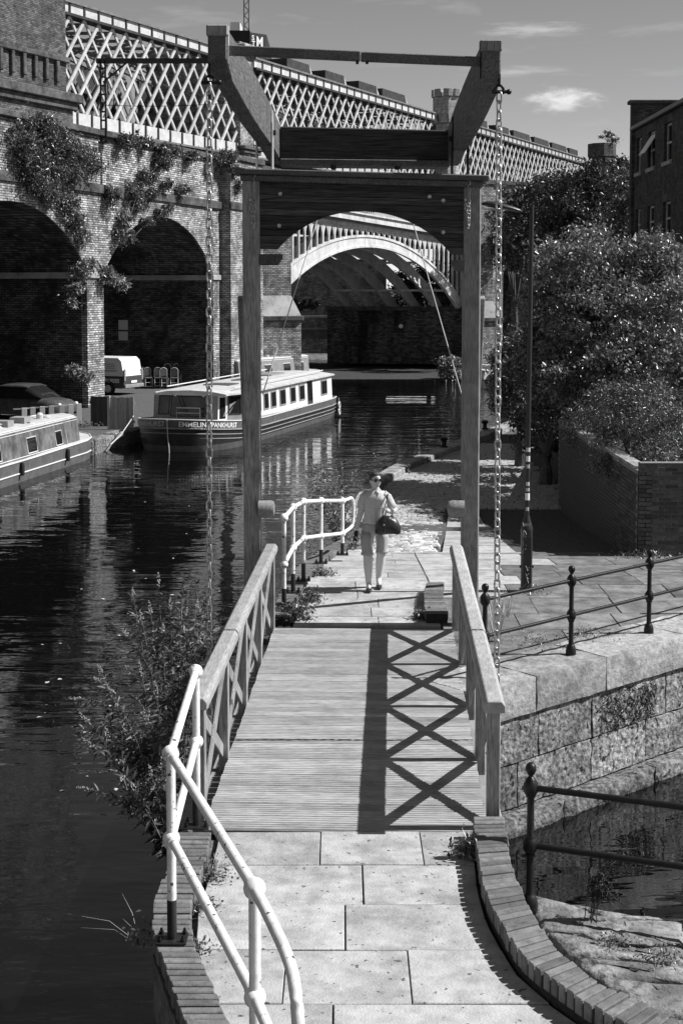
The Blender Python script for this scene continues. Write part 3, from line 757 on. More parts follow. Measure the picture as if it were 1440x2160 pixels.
# deck
zd0 = ip(714, 462)[1]; zd1 = ip(897, 492)[1]; xa_, xb_ = ip(714,462)[0], ip(897,492)[0]
sl = (zd1-zd0)/(xb_-xa_)
def zd(x): return zd0 + (x-xa_)*sl
xl, xr = -4.0, (B2-A_).length + 5
def slab(x0, x1, y0, y1, h0, h1, nm, mt):
    vs = [(x0,y0,zd(x0)+h0),(x1,y0,zd(x1)+h0),(x1,y1,zd(x1)+h0),(x0,y1,zd(x0)+h0),(x0,y0,zd(x0)+h1),(x1,y0,zd(x1)+h1),(x1,y1,zd(x1)+h1),(x0,y1,zd(x0)+h1)]
    return MB().add(vs, [(0,3,2,1),(4,5,6,7),(0,1,5,4),(1,2,6,5),(2,3,7,6),(3,0,4,7)]).build(nm, mt, iron)
slab(xl, xr, -.35, 9.2, -.12, .02, 'deck', 'truss_rear')
slab(xl, xr, -.5, -.3, .02, .46, 'fascia', 'arch_paint')
slab(xl, xr, -.62, -.3, .46, .56, 'cornice', 'arch_paint')
slab(xl, xr, -.42, -.36, 1.3, 1.38, 'parapet_rail', 'arch_paint')
m = MB(); x = xl
while x < xr:
    m.beam((x,-.39,zd(x)+.56), (x,-.39,zd(x)+1.3), .05, .05, up=(1,0,0)); x += .24
m.build('baluster', 'arch_paint', iron, kind='stuff')
slab(xl, xr, -.15, .15, -.36, -.12, 'edge_beam', 'arch_paint')
# gothic spandrel columns
def zex(x):
    ux, uy, r_ = ex; q = r_*r_-(x-ux)**2
    return uy + math.sqrt(q) if q > 0 else zl
x = .35; dx = .62
while x < (B2-A_).length - .2:
    z0, z1 = max(zex(x), zl), zd(x) - .34
    if z1 - z0 > .25:
        c = MB(); c.box(x-.055, x+.055, -.07, .07, z0-.05, z1)
        hgt = min(1.05, (z1-z0)*.9); nx = x + dx
        if nx < (B2-A_).length:
            for sg in (0, 1):
                pts = []
                for q in range(6):
                    t_ = q/5
                    xx = x + dx*.5*(1-(1-t_)**2)**.5 if sg == 0 else nx - dx*.5*(1-(1-t_)**2)**.5
                    if sg == 0: xx = x + dx*.5*(t_**1.8)
                    else: xx = nx - dx*.5*(t_**1.8)
                    pts.append(Vector((xx, 0, z1 - hgt*(1-t_) + .0)))
                for a, b in zip(pts, pts[1:]): c.beam(a, b, .12, .10, up=(0,1,0))
            # cusp between the heads
            c.prism_xz([(x+.02,z1),(x+dx*.5,z1),(x+.02,z1-hgt*.75)], -.03, .03)
            c.prism_xz([(nx-.02,z1),(nx-.02,z1-hgt*.75),(nx-dx*.5,z1)], -.03, .03)
        c.build('spandrel_column', 'arch_paint', iron)
    x += dx
# brick piers of the iron bridge
pw = ip(555,600)[0]
def world_box_pier(label, pa, pb, yy, z_slope_px, name='bridge_pier', turn=0.0, wid=None):
    p = D((pa+pb)/2, 640, yy); w = (pb-pa)*yy/FPX if wid is None else wid
    t = thing(name, label, 'pier', (p.x, p.y, -1.6), turn)
    zs = D((pa+pb)/2, z_slope_px, yy).z + 1.6; zt = D(600, 395, yy).z + 1.6
    MB().box(-w/2, w/2, -1.0, 4.5, 0, zs-1.15).build('plinth', 'pier_brick', t)
    MB().box(-w/2-.12, w/2+.12, -1.15, 4.6, zs-1.15, zs-.85).build('plinth_band', 'dark_stone', t, bevel=.04)
    u_ = w/2 - .42
    vs = [(-w/2,-1.0,zs-.85),(w/2,-1.0,zs-.85),(w/2,4.5,zs-.85),(-w/2,4.5,zs-.85),(-u_,-.35,zs+.35),(u_,-.35,zs+.35),(u_,4.1,zs+.35),(-u_,4.1,zs+.35)]
    MB().add(vs, [(0,3,2,1),(4,5,6,7),(0,1,5,4),(1,2,6,5),(2,3,7,6),(3,0,4,7)]).build('weathering', 'sandstone', t)
    MB().box(-u_, u_, -.35, 4.1, zs+.35, zt).build('shaft', 'pier_brick', t)
    return t
world_box_pier('brick pier with sloped stone shoulders left of the iron arch', 540, 622, 86.0, 636, turn=R(20), wid=2.6)
world_box_pier('lit brick pier with sloped shoulder behind the right gate post', 992, 1043, 104.5, 645, turn=R(20), wid=2.1)
# dark abutment wall under the arch
pL, pR = D(690, 700, 106.5), D(1000, 700, 105.0)
ab = thing('canal_abutment', 'dark stained brick abutment wall under the iron arch', 'wall', (pL.x, pL.y, -1.25), math.atan2(pR.y-pL.y, pR.x-pL.x))
La = (pR-pL).length; za = D(820, 655, 106).z + 1.25
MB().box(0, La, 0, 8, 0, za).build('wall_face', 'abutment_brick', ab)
MB().box(-.1, La+.1, -.2, .6, za, za+.3).build('springing_ledge', 'dark_stone', ab, bevel=.04)
lamp_ = D(845, 688, 105.3); sgn = MB().lathe([(.001,0),(.16,0),(.16,.03),(.001,.03)], (0,0,0), 14, 'y').build('round_sign', 'sticker')
sgn.location = (lamp_.x, lamp_.y, lamp_.z); tag(sgn, 'small pale round sign on the dark abutment wall', 'sign')
# footbridge truss and wall seen through the gap left of the abutment
gap = D(657, 700, 118.0)
fbr = thing('far_footbridge', 'distant steel footbridge seen through the gap under the iron arch', 'bridge', (gap.x, gap.y, -1.3))
def gz_(py): return D(657, py, 118).z + 1.3
for py, h in ((668,.14),(694,.12),(705,.8)):
    MB().box(-4.5, 4.5, -.15, .15, gz_(py)-h/2, gz_(py)+h/2).build('girder', 'truss_rear' if h > .5 else 'truss_paint', fbr)
x = -4.4; za_, zb_ = gz_(694), gz_(668)
while x < 4:
    MB().beam((x,0,za_), (x+.9,0,zb_), .07, .07).build('truss_bar', 'truss_rear', fbr); MB().beam((x+.9,0,za_), (x,0,zb_), .07, .07).build('truss_bar', 'truss_rear', fbr); x += .9
for x in (-4.4, 4.4): MB().box(x-.3, x+.3, -.3, .3, 0, gz_(694)).build('support', 'dark_stone', fbr)
wl_ = D(657, 640, 124.0)
gw = thing('graffiti_wall', 'brick wall with curly dark graffiti under the iron arch', 'wall', (wl_.x, wl_.y, -1.3))
MB().box(-6.5, 6.5, 0, .5, 0, 8.2).build('wall_face', 'pier_brick', gw)
gm = MB()
def gpt(px, py): p = D(px, py, 123.9); return Vector((p.x-wl_.x, -.03, p.z+1.3))
for cx, cy, r1, r2 in ((626,636,5,3.5),(633,648,6,4),(645,641,8,6),(657,637,5,4),(660,646,6,3.5),(670,640,4,3)):
    for rr in (1.0, .55):
        gm.tube([gpt(cx + r1*rr*math.cos(a), cy + r2*1.6*rr*math.sin(a)) for a in [k*math.pi/5 for k in range(9)]], .09, 5)
gm.build('graffiti', 'black_paint', gw)

# brick arcade that continues to the right of the iron bridge
q0 = D(1040, 640, 109.0); ra = thing('brick_arcade', 'shadowed brick arcade with hanging ivy behind the lamp post', 'viaduct', (q0.x, q0.y, -1.3), I_ANG*.6)
zc_ = D(1080, 545, 112).z + 1.3
zt_ = D(1080, 395, 112).z + 1.3
m = MB(); w_ = 3.1
m.box(-1, .9, 0, 6, 0, zt_)
n = 16; cx = .9 + w_/2; prev = None
for k in range(n+1):
    a = math.pi - math.pi*k/n; p = (cx + w_/2*math.cos(a), zc_ - w_/2 + w_/2*math.sin(a))
    if prev: m.add([(prev[0],0,prev[1]),(p[0],0,p[1]),(p[0],0,zt_),(prev[0],0,zt_)], [(0,1,2,3)]); m.add([(prev[0],0,prev[1]),(p[0],0,p[1]),(p[0],6,p[1]),(prev[0],6,prev[1])], [(0,3,2,1)])
    prev = p
m.box(.9+w_, 30, 0, 6, 0, zt_)
m.box(.9, .9+w_, 5.5, 6, 0, zt_)
m.build('wall_face', 'viaduct_brick', ra)
MB().box(-1, 30, -.2, .5, zt_, zt_+.3).build('coping', 'dark_stone', ra)

# ================================================================== brick house on the right edge
hx = D(1336, 400, 50.0); hz = gz(50)
house = thing('brick_house', 'dark shaded brick house with sash windows at the right edge', 'house', (hx.x, 50.0, hz), 0)
ze = D(1338, 277, 50).z - hz
LEN = 7.6
def wall_with_windows():
    ys = []; zs = []
    wins = []
    for (ya, yb) in ((-1.15,-.35),(-3.25,-2.2),(-5.6,-4.55)):
        for (za, zb) in ((D(1350,505,49).z-hz, D(1350,440,49).z-hz),(D(1350,363,49).z-hz, D(1350,288,49).z-hz),(1.0,2.6)):
            wins.append((ya,yb,za,zb))
    yc = sorted({-LEN,0.0} | {w[0] for w in wins} | {w[1] for w in wins}); zc = sorted({0.0, ze} | {w[2] for w in wins} | {w[3] for w in wins})
    m = MB()
    for a, b in zip(yc, yc[1:]):
        for c, d in zip(zc, zc[1:]):
            if any(w[0] <= a and b <= w[1] and w[2] <= c and d <= w[3] for w in wins): continue
            m.add([(0,a,c),(0,b,c),(0,b,d),(0,a,d)], [(0,3,2,1)])
    for ya, yb, za, zb in wins:
        m.add([(0,ya,za),(0,yb,za),(.16,yb,za),(.16,ya,za)], [(0,1,2,3)]); m.add([(0,ya,zb),(0,yb,zb),(.16,yb,zb),(.16,ya,zb)], [(3,2,1,0)])
        m.add([(0,ya,za),(.16,ya,za),(.16,ya,zb),(0,ya,zb)], [(0,1,2,3)]); m.add([(0,yb,za),(.16,yb,za),(.16,yb,zb),(0,yb,zb)], [(3,2,1,0)])
    m.add([(0,0,0),(8,0,0),(8,0,ze),(0,0,ze)], [(0,1,2,3)]); m.add([(0,-LEN,0),(8,-LEN,0),(8,-LEN,ze),(0,-LEN,ze)], [(3,2,1,0)])
    m.add([(8,0,0),(8,-LEN,0),(8,-LEN,ze),(8,0,ze)], [(0,1,2,3)])
    m.build('wall', 'house_brick', house)
    for ya, yb, za, zb in wins:
        w = MB(); w.box(.10, .15, ya, ya+.06, za, zb); w.box(.10, .15, yb-.06, yb, za, zb); w.box(.10,.15,ya,yb,za,za+.07); w.box(.10,.15,ya,yb,zb-.07,zb); w.box(.09,.15,ya,yb,(za+zb)/2-.03,(za+zb)/2+.03)
        wo = w.build('window', 'letter_grey', house)
        MB().box(.13, .145, ya+.05, yb-.05, za+.05, zb-.05).build('pane', 'glass_dark', wo)
        MB().box(-.07, .05, ya-.06, yb+.06, za-.12, za).build('sill', 'sandstone', wo)
        MB().box(-.004, .02, ya-.1, yb+.1, zb, zb+.22).build('lintel', 'dark_stone', wo)
    op = MB(); ya, yb, za, zb = wins[4]
    op.beam((.1,yb-.1,zb-.1), (-.32,yb-.1,zb-.75), .04, .03); op.beam((.1,ya+.1,zb-.1), (-.32,ya+.1,zb-.75), .04, .03); op.add([(.09,ya+.1,zb-.1),(.09,yb-.1,zb-.1),(-.32,yb-.1,zb-.75),(-.32,ya+.1,zb-.75)],[(0,1,2,3)])
    op.build('open_sash', 'letter_white', house)
wall_with_windows()
MB().box(-.16, .1, -LEN-.1, .12, ze, ze+.16).build('gutter', 'black_paint', house, bevel=.03)
MB().add([(-.1,-LEN-.1,ze+.12),(-.1,.1,ze+.12),(4,.1,ze+2.1),(4,-LEN-.1,ze+2.1),(8.1,.1,ze+.12),(8.1,-LEN-.1,ze+.12)], [(0,3,2,1),(3,5,4,2),(1,2,4),(0,5,3)]).build('roof', 'slate', house)
gab = MB().box(-.1, 7.9, -.02, .34, 0, ze+.95); gab.build('gable_parapet', 'house_brick', house)
MB().box(-.2, 8, -.08, .4, ze+.95, ze+1.08).build('parapet_coping', 'dark_stone', house, bevel=.02)

# distant block with the letters and crane mast over the girders
bk = D(520, 90, 260.0); tb = thing('distant_block', 'distant black building top with white letters above the girders', 'building', (bk.x, 260, -1))
def bz(py): return D(520, py, 260).z + 1
def bx(px): return (px-520)/FPX*260
MB().box(bx(470), bx(527), 0, 20, 0, bz(64)).build('tower_block', 'hoarding', tb)
MB().prism([(bx(527)+.02,-.0),(bx(560),2.5),(bx(560),22),(bx(527)+.02,22)], 0, bz(68)).build('sign_block', 'hoarding', tb)
for sx, sz, s, body in ((538, 85, 3.6, 'M'),):
    tm = text_mesh(body, 2.7, bold=.05); o_ = link('lettering', tm, 'letter_white', tb); o_.rotation_euler = (R(90),0,math.atan2(2.5,bx(560)-bx(527))); o_.scale = (.78,1,1); o_.location = (bx(539.5), .78, bz(97))
for py, body in ((84,'S'),(96,'T')):
    tm = text_mesh(body, 1.25, bold=.025); o_ = link('lettering', tm, 'letter_white', tb); o_.rotation_euler = (R(90),0,math.atan2(2.5,bx(560)-bx(527))); o_.location = (bx(531), .12, bz(py))
MB().box(bx(476), bx(497), 12, 18, 0, bz(20)).build('pale_slab', 'letter_white', tb)
cr = D(520, 90, 300.0); ct = thing('tower_crane', 'thin lattice mast of a far crane behind the black block', 'crane', (cr.x, 300, -1))
m = MB(); zt0 = D(520, -40, 300).z + 1
for sx in (-.5,.5):
    for sy in (-.5,.5): m.box(sx-.07, sx+.07, sy-.07, sy+.07, 0, zt0)
k = 0
while k < zt0 - 1:
    for sy in (-.5,.5): m.beam((-.5,sy,k), (.5,sy,k+1), .08, .08); m.beam((.5,sy,k+1), (-.5,sy,k+2), .08, .08)
    k += 2
m.build('mast', 'truss_rear', ct)

# ================================================================== pavements
near_pave = struct(bpy.data.objects.new('near_pavement', None)); COL.objects.link(near_pave)
far_pave = struct(bpy.data.objects.new('far_pavement', None)); COL.objects.link(far_pave)
def flag(poly, parent, mt, zf=lambda x, y: 0.0, th=0.045, jit=0.004):
    if len(poly) < 3: return
    cx = sum(p[0] for p in poly)/len(poly); cy = sum(p[1] for p in poly)/len(poly)
    n = len(poly); q = []
    for x, y in poly:
        d = math.hypot(x-cx, y-cy); k = max(0, 1 - random.uniform(.003,.0075)/max(d,.05)); q.append((cx+(x-cx)*k, cy+(y-cy)*k))
    dz = random.uniform(-jit, jit); tx_, ty_ = random.uniform(-.002,.002), random.uniform(-.002,.002)
    top = [(x-cx, y-cy, zf(x,y)+dz+tx_*(x-cx)+ty_*(y-cy)) for x, y in q]
    c = .006
    top2 = [(x*(1-c/max(.05,math.hypot(x,y))), y*(1-c/max(.05,math.hypot(x,y))), z) for x, y, z in top]
    low = [(x, y, z-c) for x, y, z in top]; bot = [(x, y, z-th) for x, y, z in top]
    vs = bot + low + top2
    fs = [tuple(range(2*n,3*n))] + [(k,(k+1)%n,n+(k+1)%n,n+k) for k in range(n)] + [(n+k,n+(k+1)%n,2*n+(k+1)%n,2*n+k) for k in range(n)]
    o_ = MB().add(vs, fs).build('flagstone', mt, parent); o_.location = (cx, cy, 0); return o_
rows = [(11.03,10.38,[674,893]),(10.38,9.69,[766]),(9.69,9.0,[728]),(9.0,8.3,[596,868]),(8.3,7.6,[700]),(7.6,6.9,[640,900]),(6.9,6.2,[760]),(6.2,5.4,[700]),(5.4,4.6,[740]),(4.6,3.7,[700])]
def left_x(y):
    pts = [(11.2,-1.0),(10.3,-1.0),(9.87,-1.013),(9.59,-1.026),(9.17,-.996),(8.8,-.924),(8.47,-.827),(8.0,-.68),(7.4,-.5),(6.6,-.36),(3,-.36)]
    for (a, xa), (b, xb) in zip(pts, pts[1:]):
        if b <= y <= a: return xa + (xb-xa)*(a-y)/(a-b)
    return -.36
def right_x(y):
    pts = [(11.2,1.03),(10.44,1.01),(9.78,.985),(9.41,1.0),(8.94,1.06),(8.63,1.12),(8.28,1.27),(7.9,1.5),(7.2,2.0),(3,2.2)]
    for (a, xa), (b, xb) in zip(pts, pts[1:]):
        if b <= y <= a: return xa + (xb-xa)*(a-y)/(a-b)
    return 2.2
for ya, yb, js in rows:
    ym = (ya+yb)/2; xs = [None] + [(j-720)/FPX*ym for j in js] + [None]
    for i in range(len(xs)-1):
        ny = 4
        L_ = [(left_x(yb+(ya-yb)*k/ny)+.03, yb+(ya-yb)*k/ny) for k in range(ny+1)] if xs[i] is None else [(xs[i],yb),(xs[i],ya)]
        R_ = [(right_x(yb+(ya-yb)*k/ny)-.01, yb+(ya-yb)*k/ny) for k in range(ny+1)] if xs[i+1] is None else [(xs[i+1],yb),(xs[i+1],ya)]
        flag(L_[::-1] + R_, near_pave, 'flag') if False else flag(R_ + L_[::-1], near_pave, 'flag')

# far flags: path beyond the bridge, sloping with the ground
zf = lambda x, y: gz(y)
y = 18.0; r_i = 0
while y < 24.9:
    h = random.choice((.46,.55,.62,.7)); y2 = min(y+h, 24.95)
    x = -.62 if y < 20.8 else -.45 + (y-20.8)*.09
    xe = 1.28
    while x < xe - .1:
        w = random.uniform(.7, 1.15); x2 = min(x+w, xe)
        if xe - x2 < .3: x2 = xe
        flag([(x,y),(x2,y),(x2,y2),(x,y2)], far_pave, 'flag', zf); x = x2
    y = y2
# old flags of the yard to the right
ang = math.atan2(CD.y, CD.x)
nC = (CD.y, -CD.x); cC = nC[0]*(C0 + CI*.8).x + nC[1]*(C0 + CI*.8).y
y = 15.0; n_f = 0
while y < 25.0:
    h = random.uniform(.7, 1.0); y2 = y + h; x = 1.29
    while x < 7.5:
        w = random.uniform(.8, 1.5); x2 = x + w
        p = clip_poly([(x,y),(x2,y),(x2,y2),(x,y2)], nC[0], nC[1], cC)
        if p: p = clip_poly(p, 0, 1, 24.95)
        if len(p) >= 3 and max(q[1] for q in p)-min(q[1] for q in p) > .08: flag(p, far_pave, 'flag' if (x < 2.3 and y > 19.5) else 'flag_old', zf, jit=.007)
        x = x2
    y = y2
# pale concrete strip beside the setts
y = 24.97
while y < 33:
    sx_ = lambda q: 1.78 + (q-25)*.09
    flag([(sx_(y),y),(3.1,y),(3.1,y+1.2),(sx_(y+1.2),y+1.2)], far_pave, 'flag', zf); y += 1.215
# setts
sett_path = struct(bpy.data.objects.new('sett_path', None)); COL.objects.link(sett_path)
def edge_x(y):
    for (a, xa), (b, xb) in zip(edge, edge[1:]):
        if a <= y <= b: return xa + (xb-xa)*(y-a)/(b-a)
    return 9.8
def sett_mesh(v):
    m = MB(); w, d, h = .112, .055, .09; c = .018
    m.cbox(-w, w, -d, d, -h, 0.0, c); me = m.mesh('sett'); me.materials.append(MATS['sett'])
    for q in me.vertices:
        if q.co.z > -c*1.2: q.co.z += random.uniform(-.012,.012); q.co.x += random.uniform(-.01,.01); q.co.y += random.uniform(-.006,.006)
    return me
setts = [sett_mesh(k) for k in range(6)]
rest = MB(); cnt = 0; y = 25.03
while y < 47:
    x = edge_x(y) + .38 + (.09 if int(y/.13) % 2 else 0)
    xe = 1.62 + (y-25)*.09 if y < 33 else 5.6
    while x < xe:
        sx = random.uniform(.85, 1.12)
        z = gz(y) + random.uniform(-.014, .010)
        if cnt < 300:
            shared('sett', setts[cnt % 6], sett_path, (x, y, z), (random.uniform(-.06,.06), random.uniform(-.06,.06), random.uniform(-.05,.05)), (sx,1,1)); cnt += 1
        else:
            rest.cbox(x-.112*sx, x+.112*sx, y-.055, y+.055, z-.08, z, .016)
        x += .24*sx + .008
    y += .128
rest.build('setts_beyond', 'sett', sett_path, kind='stuff')

# towpath kerb stones along the water
kerb = struct(bpy.data.objects.new('towpath_kerb', None)); COL.objects.link(kerb)
pts = [Vector((x+.02, y, 0)) for y, x in edge if 31 <= y <= 64]
pts = [Vector((edge_x(30.0)+.02,30.0,0))] + pts
ps = resample(pts, 1.15)
for a, b in zip(ps, ps[1:]):
    d = (b-a); nrm = Vector((d.y,-d.x,0)).normalized()
    a2, b2 = a + d*.012, b - d*.012
    z = gz((a.y+b.y)/2); h = random.uniform(.15,.19)
    MB().prism([v[:2] for v in (a2 - nrm*.12, b2 - nrm*.12, b2 + nrm*.34, a2 + nrm*.34)][::-1], -1.9, z+h).build('kerb_stone', 'coping', kerb, bevel=.03)

# ================================================================== curved brick copings (bricks on edge)
def brick_coping(label, left, right, ztop_, zbot, zf=None, step=.079, name='brick_kerb_wall', body=True):
    t = thing(name, label, 'low wall', (left[0][0], left[0][1], 0))
    L_ = smooth_path([Vector((x,y,0)) for x, y in left], 10); R_ = smooth_path([Vector((x,y,0)) for x, y in right], 10)
    cums = {}
    def at(path, u):
        key = id(path)
        if key not in cums:
            c_ = [0.0]
            for p_, q_ in zip(path, path[1:]): c_.append(c_[-1] + (q_-p_).length)
            cums[key] = c_
        c_ = cums[key]; s_ = u*c_[-1]
        i = min(max(0, int(np.searchsorted(c_, s_, side='right'))-1), len(path)-2)
        return path[i].lerp(path[i+1], (s_-c_[i])/max(1e-9, c_[i+1]-c_[i]))
    tot = sum((b-a).length for a, b in zip(L_, L_[1:])); tot = max(tot, sum((b-a).length for a, b in zip(R_, R_[1:])))
    n = int(tot/step); o0 = t.location
    zof = (lambda y: 0.0) if zf is None else zf
    for k in range(n):
        u0, u1 = (k+.09)/n, (k+.91)/n
        a, b, c, d = at(L_,u0), at(L_,u1), at(R_,u1), at(R_,u0)
        cen = (a+b+c+d)/4; dz = random.uniform(-.005,.006); j = random.uniform(-.008,.008)
        ax = (c+d-a-b).normalized()
        q = [v + ax*j for v in (a,b,c,d)]
        poly = [(v.x-cen.x, v.y-cen.y) for v in q]
        area = sum(poly[i][0]*poly[(i+1)%4][1]-poly[(i+1)%4][0]*poly[i][1] for i in range(4))
        if area < 0: poly = poly[::-1]
        o_ = MB().prism(poly, -.11, dz).build('brick', 'edge_brick', t, bevel=.007)
        o_.location = (cen.x-o0.x, cen.y-o0.y, ztop_+zof(cen.y))
    m = MB(); vs = []; fs = []
    N_ = 40
    for k in range(N_+1):
        a, b = at(L_,k/N_), at(R_,k/N_); ins = (b-a).normalized()*.012; a, b = a+ins, b-ins
        z1 = ztop_ + zof((a.y+b.y)/2) - .03
        vs += [(a.x-o0.x,a.y-o0.y,zbot),(a.x-o0.x,a.y-o0.y,z1),(b.x-o0.x,b.y-o0.y,z1),(b.x-o0.x,b.y-o0.y,zbot)]
    for k in range(N_):
        i, j = 4*k, 4*k+4
        fs += [(i,i+1,j+1,j),(i+1,i+2,j+2,j+1),(i+2,i+3,j+3,j+2)]
    fs += [(0,3,2,1), tuple(4*N_+q for q in range(4))]
    m.add(vs, fs).build('bed_mortar', 'joint', t)
    return t
brick_coping('curved low brick wall on the right of the near paving, beside the iron post',
             [(1.03,10.93),(1.01,10.44),(.985,9.78),(1.0,9.41),(1.06,8.94),(1.12,8.63),(1.27,8.28),(1.5,7.9),(1.9,7.4)],
             [(1.275,10.93),(1.245,10.44),(1.226,9.94),(1.247,9.59),(1.273,9.2),(1.34,8.75),(1.43,8.51),(1.52,8.28),(1.72,8.05),(2.05,7.6)], .16, -.9)
brick_coping('curved low brick wall at the near left carrying the white tube rail',
             [(-1.27,10.75),(-1.26,10.06),(-1.29,9.65),(-1.275,9.35),(-1.23,9.02),(-1.14,8.70),(-1.04,8.35),(-.9,7.9),(-.72,7.3),(-.58,6.5)],
             [(-1.01,10.75),(-1.0,10.3),(-1.013,9.87),(-1.026,9.59),(-.996,9.17),(-.924,8.8),(-.827,8.47),(-.68,8.0),(-.5,7.4),(-.34,6.5)], .11, -.6)
brick_coping('low brick wall beyond the bridge carrying the far white rail',
             [(-.93,18.15),(-.85,19.5),(-.76,20.6),(-.62,22.4),(-.28,24.8),(-.02,26.3)],
             [(-.66,18.15),(-.58,19.5),(-.49,20.6),(-.36,22.3),(-.02,24.7),(.22,26.1)], .10, -.9, zf=gz, name='brick_kerb_wall')
brick_coping('short low brick wall at the foot of the right gate post',
             [(1.08,18.1),(1.10,18.8),(1.14,19.4),(1.22,20.0)], [(1.38,18.1),(1.38,18.8),(1.40,19.4),(1.46,20.0)], .15, -.2)

# ================================================================== stone retaining wall, right
rw = thing('stone_retaining_wall', 'massive old stone block wall dropping to the water on the right', 'retaining wall', C0, math.atan2(CD.y, CD.x))
courses = [(-.40, .0, .80, [1.05,1.25,1.6,1.3,1.5,1.2,1.4]), (-.93, -.415, .7, [1.15,.95,1.45,.9,1.2,1.5,1.1,1.4]), (-1.44, -.945, .7, [.8,1.3,1.05,1.5,1.2,.9,1.4,1.3])]
def rough_block(x0, x1, y0, y1, z0, z1, mt, amp, bev, nm='stone_block'):
    nx, nz, ny = max(3, int((x1-x0)/.14)), max(3, int((z1-z0)/.11)), 5
    m = MB(); vs = []; fs = []
    for j in range(nz+1):
        for i in range(nx+1):
            u, v = i/nx, j/nz
            e = min(u*(x1-x0), (1-u)*(x1-x0), v*(z1-z0), (1-v)*(z1-z0))
            edge_in = max(0, bev - e)
            vs.append((x0+(x1-x0)*u + random.uniform(-1,1)*.006, y0 + edge_in*.75 + random.uniform(0, amp), z0+(z1-z0)*v + (0 if j < nz else random.uniform(-.012,.004))))
    W = nx+1
    for j in range(nz):
        for i in range(nx): fs.append((j*W+i, j*W+i+1, (j+1)*W+i+1, (j+1)*W+i))
    b0 = len(vs)
    for k in range(1, ny+1):
        for i in range(nx+1):
            x = vs[nz*W+i][0]; yy = vs[nz*W+i][1]; t_ = k/ny
            vs.append((x, yy+(y1-yy)*t_, z1 + random.uniform(-.01,.008)))
    prev = [nz*W+i for i in range(W)]
    for k in range(ny):
        cur = [b0+k*W+i for i in range(W)]
        for i in range(nx): fs.append((prev[i], prev[i+1], cur[i+1], cur[i]))
        prev = cur
    # sides
    for side in (0, nx):
        ids = [j*W+side for j in range(nz+1)]; bk = len(vs); vs += [(vs[q][0], y1, vs[q][2]) for q in ids]
        for j in range(nz): f = (ids[j], ids[j+1], bk+j+1, bk+j); fs.append(f if side == 0 else f[::-1])
    return m.add(vs, fs).build(nm, mt, rw, smooth=True)
for ci, (z0, z1, dep, ls) in enumerate(courses):
    x = -.08
    for L_ in ls:
        rough_block(x+.011, x+L_-.011, 0.03 if ci else -.03, dep, z0, z1, 'coping' if ci == 0 else 'stone', .03 if ci else .022, .012 if ci else .028)
        x += L_
x = -.1
for L_ in (1.4,1.7,1.2,1.6,1.9,1.5):
    rough_block(x+.005, x+L_-.005, -.20, .3, -1.72, -1.46, 'stone', .03, .06, 'ledge_stone'); x += L_
MB().box(-.05, 9.2, .10, .85, -3, -.03).build('core', 'stone_wet', rw)
MB().box(-.1, .05, .06, 3.6, -3, -.05).build('return_wall', 'stone_wet', rw)

# near rough paving to the right of the brick wall
nr = struct(bpy.data.objects.new('rough_paving', None)); COL.objects.link(nr)
cells = [[(1.30,9.74),(1.62,9.60),(2.12,9.41),(2.3,9.33),(2.25,8.95),(1.75,9.05),(1.32,9.25)], [(2.3,9.33),(3.6,9.15),(3.6,8.7),(2.25,8.93)],
         [(1.34,9.22),(1.74,9.02),(2.24,8.92),(2.2,8.72),(1.45,8.86)], [(1.47,8.83),(2.19,8.69),(2.18,8.5),(1.55,8.58)], [(2.23,8.9),(3.6,8.67),(3.6,8.3),(2.2,8.5)],
         [(1.58,8.55),(2.17,8.47),(2.4,8.1),(1.78,8.12)], [(2.2,8.47),(3.6,8.27),(3.6,7.8),(2.42,8.08)], [(1.8,8.09),(3.6,7.77),(3.6,7.2),(2.15,7.6)]]
for c in cells:
    c = [(p[0]*1.1, p[1]*1.1) for p in c]
    cx = sum(p[0] for p in c)/len(c); cy = sum(p[1] for p in c)/len(c)
    rings = []
    for sc, zz in ((1.0,-.12),(.985,.02),(.90,.055),(.6,.065),(.25,.06)):
        rg = []
        for i in range(len(c)):
            for k in range(5):
                t_ = k/5; p, q = c[i], c[(i+1)%len(c)]
                x = p[0]+(q[0]-p[0])*t_; yy = p[1]+(q[1]-p[1])*t_
                jx = random.uniform(-.015,.015)
                rg.append(Vector(((x-cx)*sc+jx, (yy-cy)*sc+jx, zz + random.uniform(-.014,.014))))
        rings.append(rg)
    o_ = MB().loft(rings).build('paving_stone', 'rough_stone', nr, smooth='all'); o_.location = (cx, cy, LOW_Z-.04)

# ================================================================== lifting footbridge
B0 = Vector((.03, 11.05, 0)); B_ANG = -math.atan(.0364); BL, BW = 6.86, 1.135
bridge = thing('lifting_footbridge', 'wooden lifting footbridge deck with cross-braced handrails over the canal arm', 'footbridge', B0, B_ANG)
def plank_mesh(w=.137, half=BW, grooves=3):
    m = MB(); prof = []
    for k in range(grooves):
        a = -w/2 + w*k/grooves; b = -w/2 + w*(k+1)/grooves; g_ = (b-a)*.19
        prof += [(a, -.018), (a+g_, 0), (b-g_, 0)]
    prof += [(w/2,-.014)]
    n = len(prof)
    vs = [(-half,y,z) for y, z in prof] + [(half,y,z) for y, z in prof] + [(-half,-w/2,-.045),(-half,w/2,-.045),(half,-w/2,-.045),(half,w/2,-.045)]
    fs = [(k,n+k,n+k+1,k+1) for k in range(n-1)]
    fs += [tuple(list(range(n-1,-1,-1)) + [2*n,2*n+1]), tuple(list(range(n,2*n)) + [2*n+3,2*n+2]), (0,2*n,2*n+2,n), (n-1,2*n-1,2*n+3,2*n+1)]
    m.add(vs, fs); me = m.mesh('deck_plank'); me.materials.append(MATS['deck_wood']); return me
pm = plank_mesh(); y = .08; k = 0
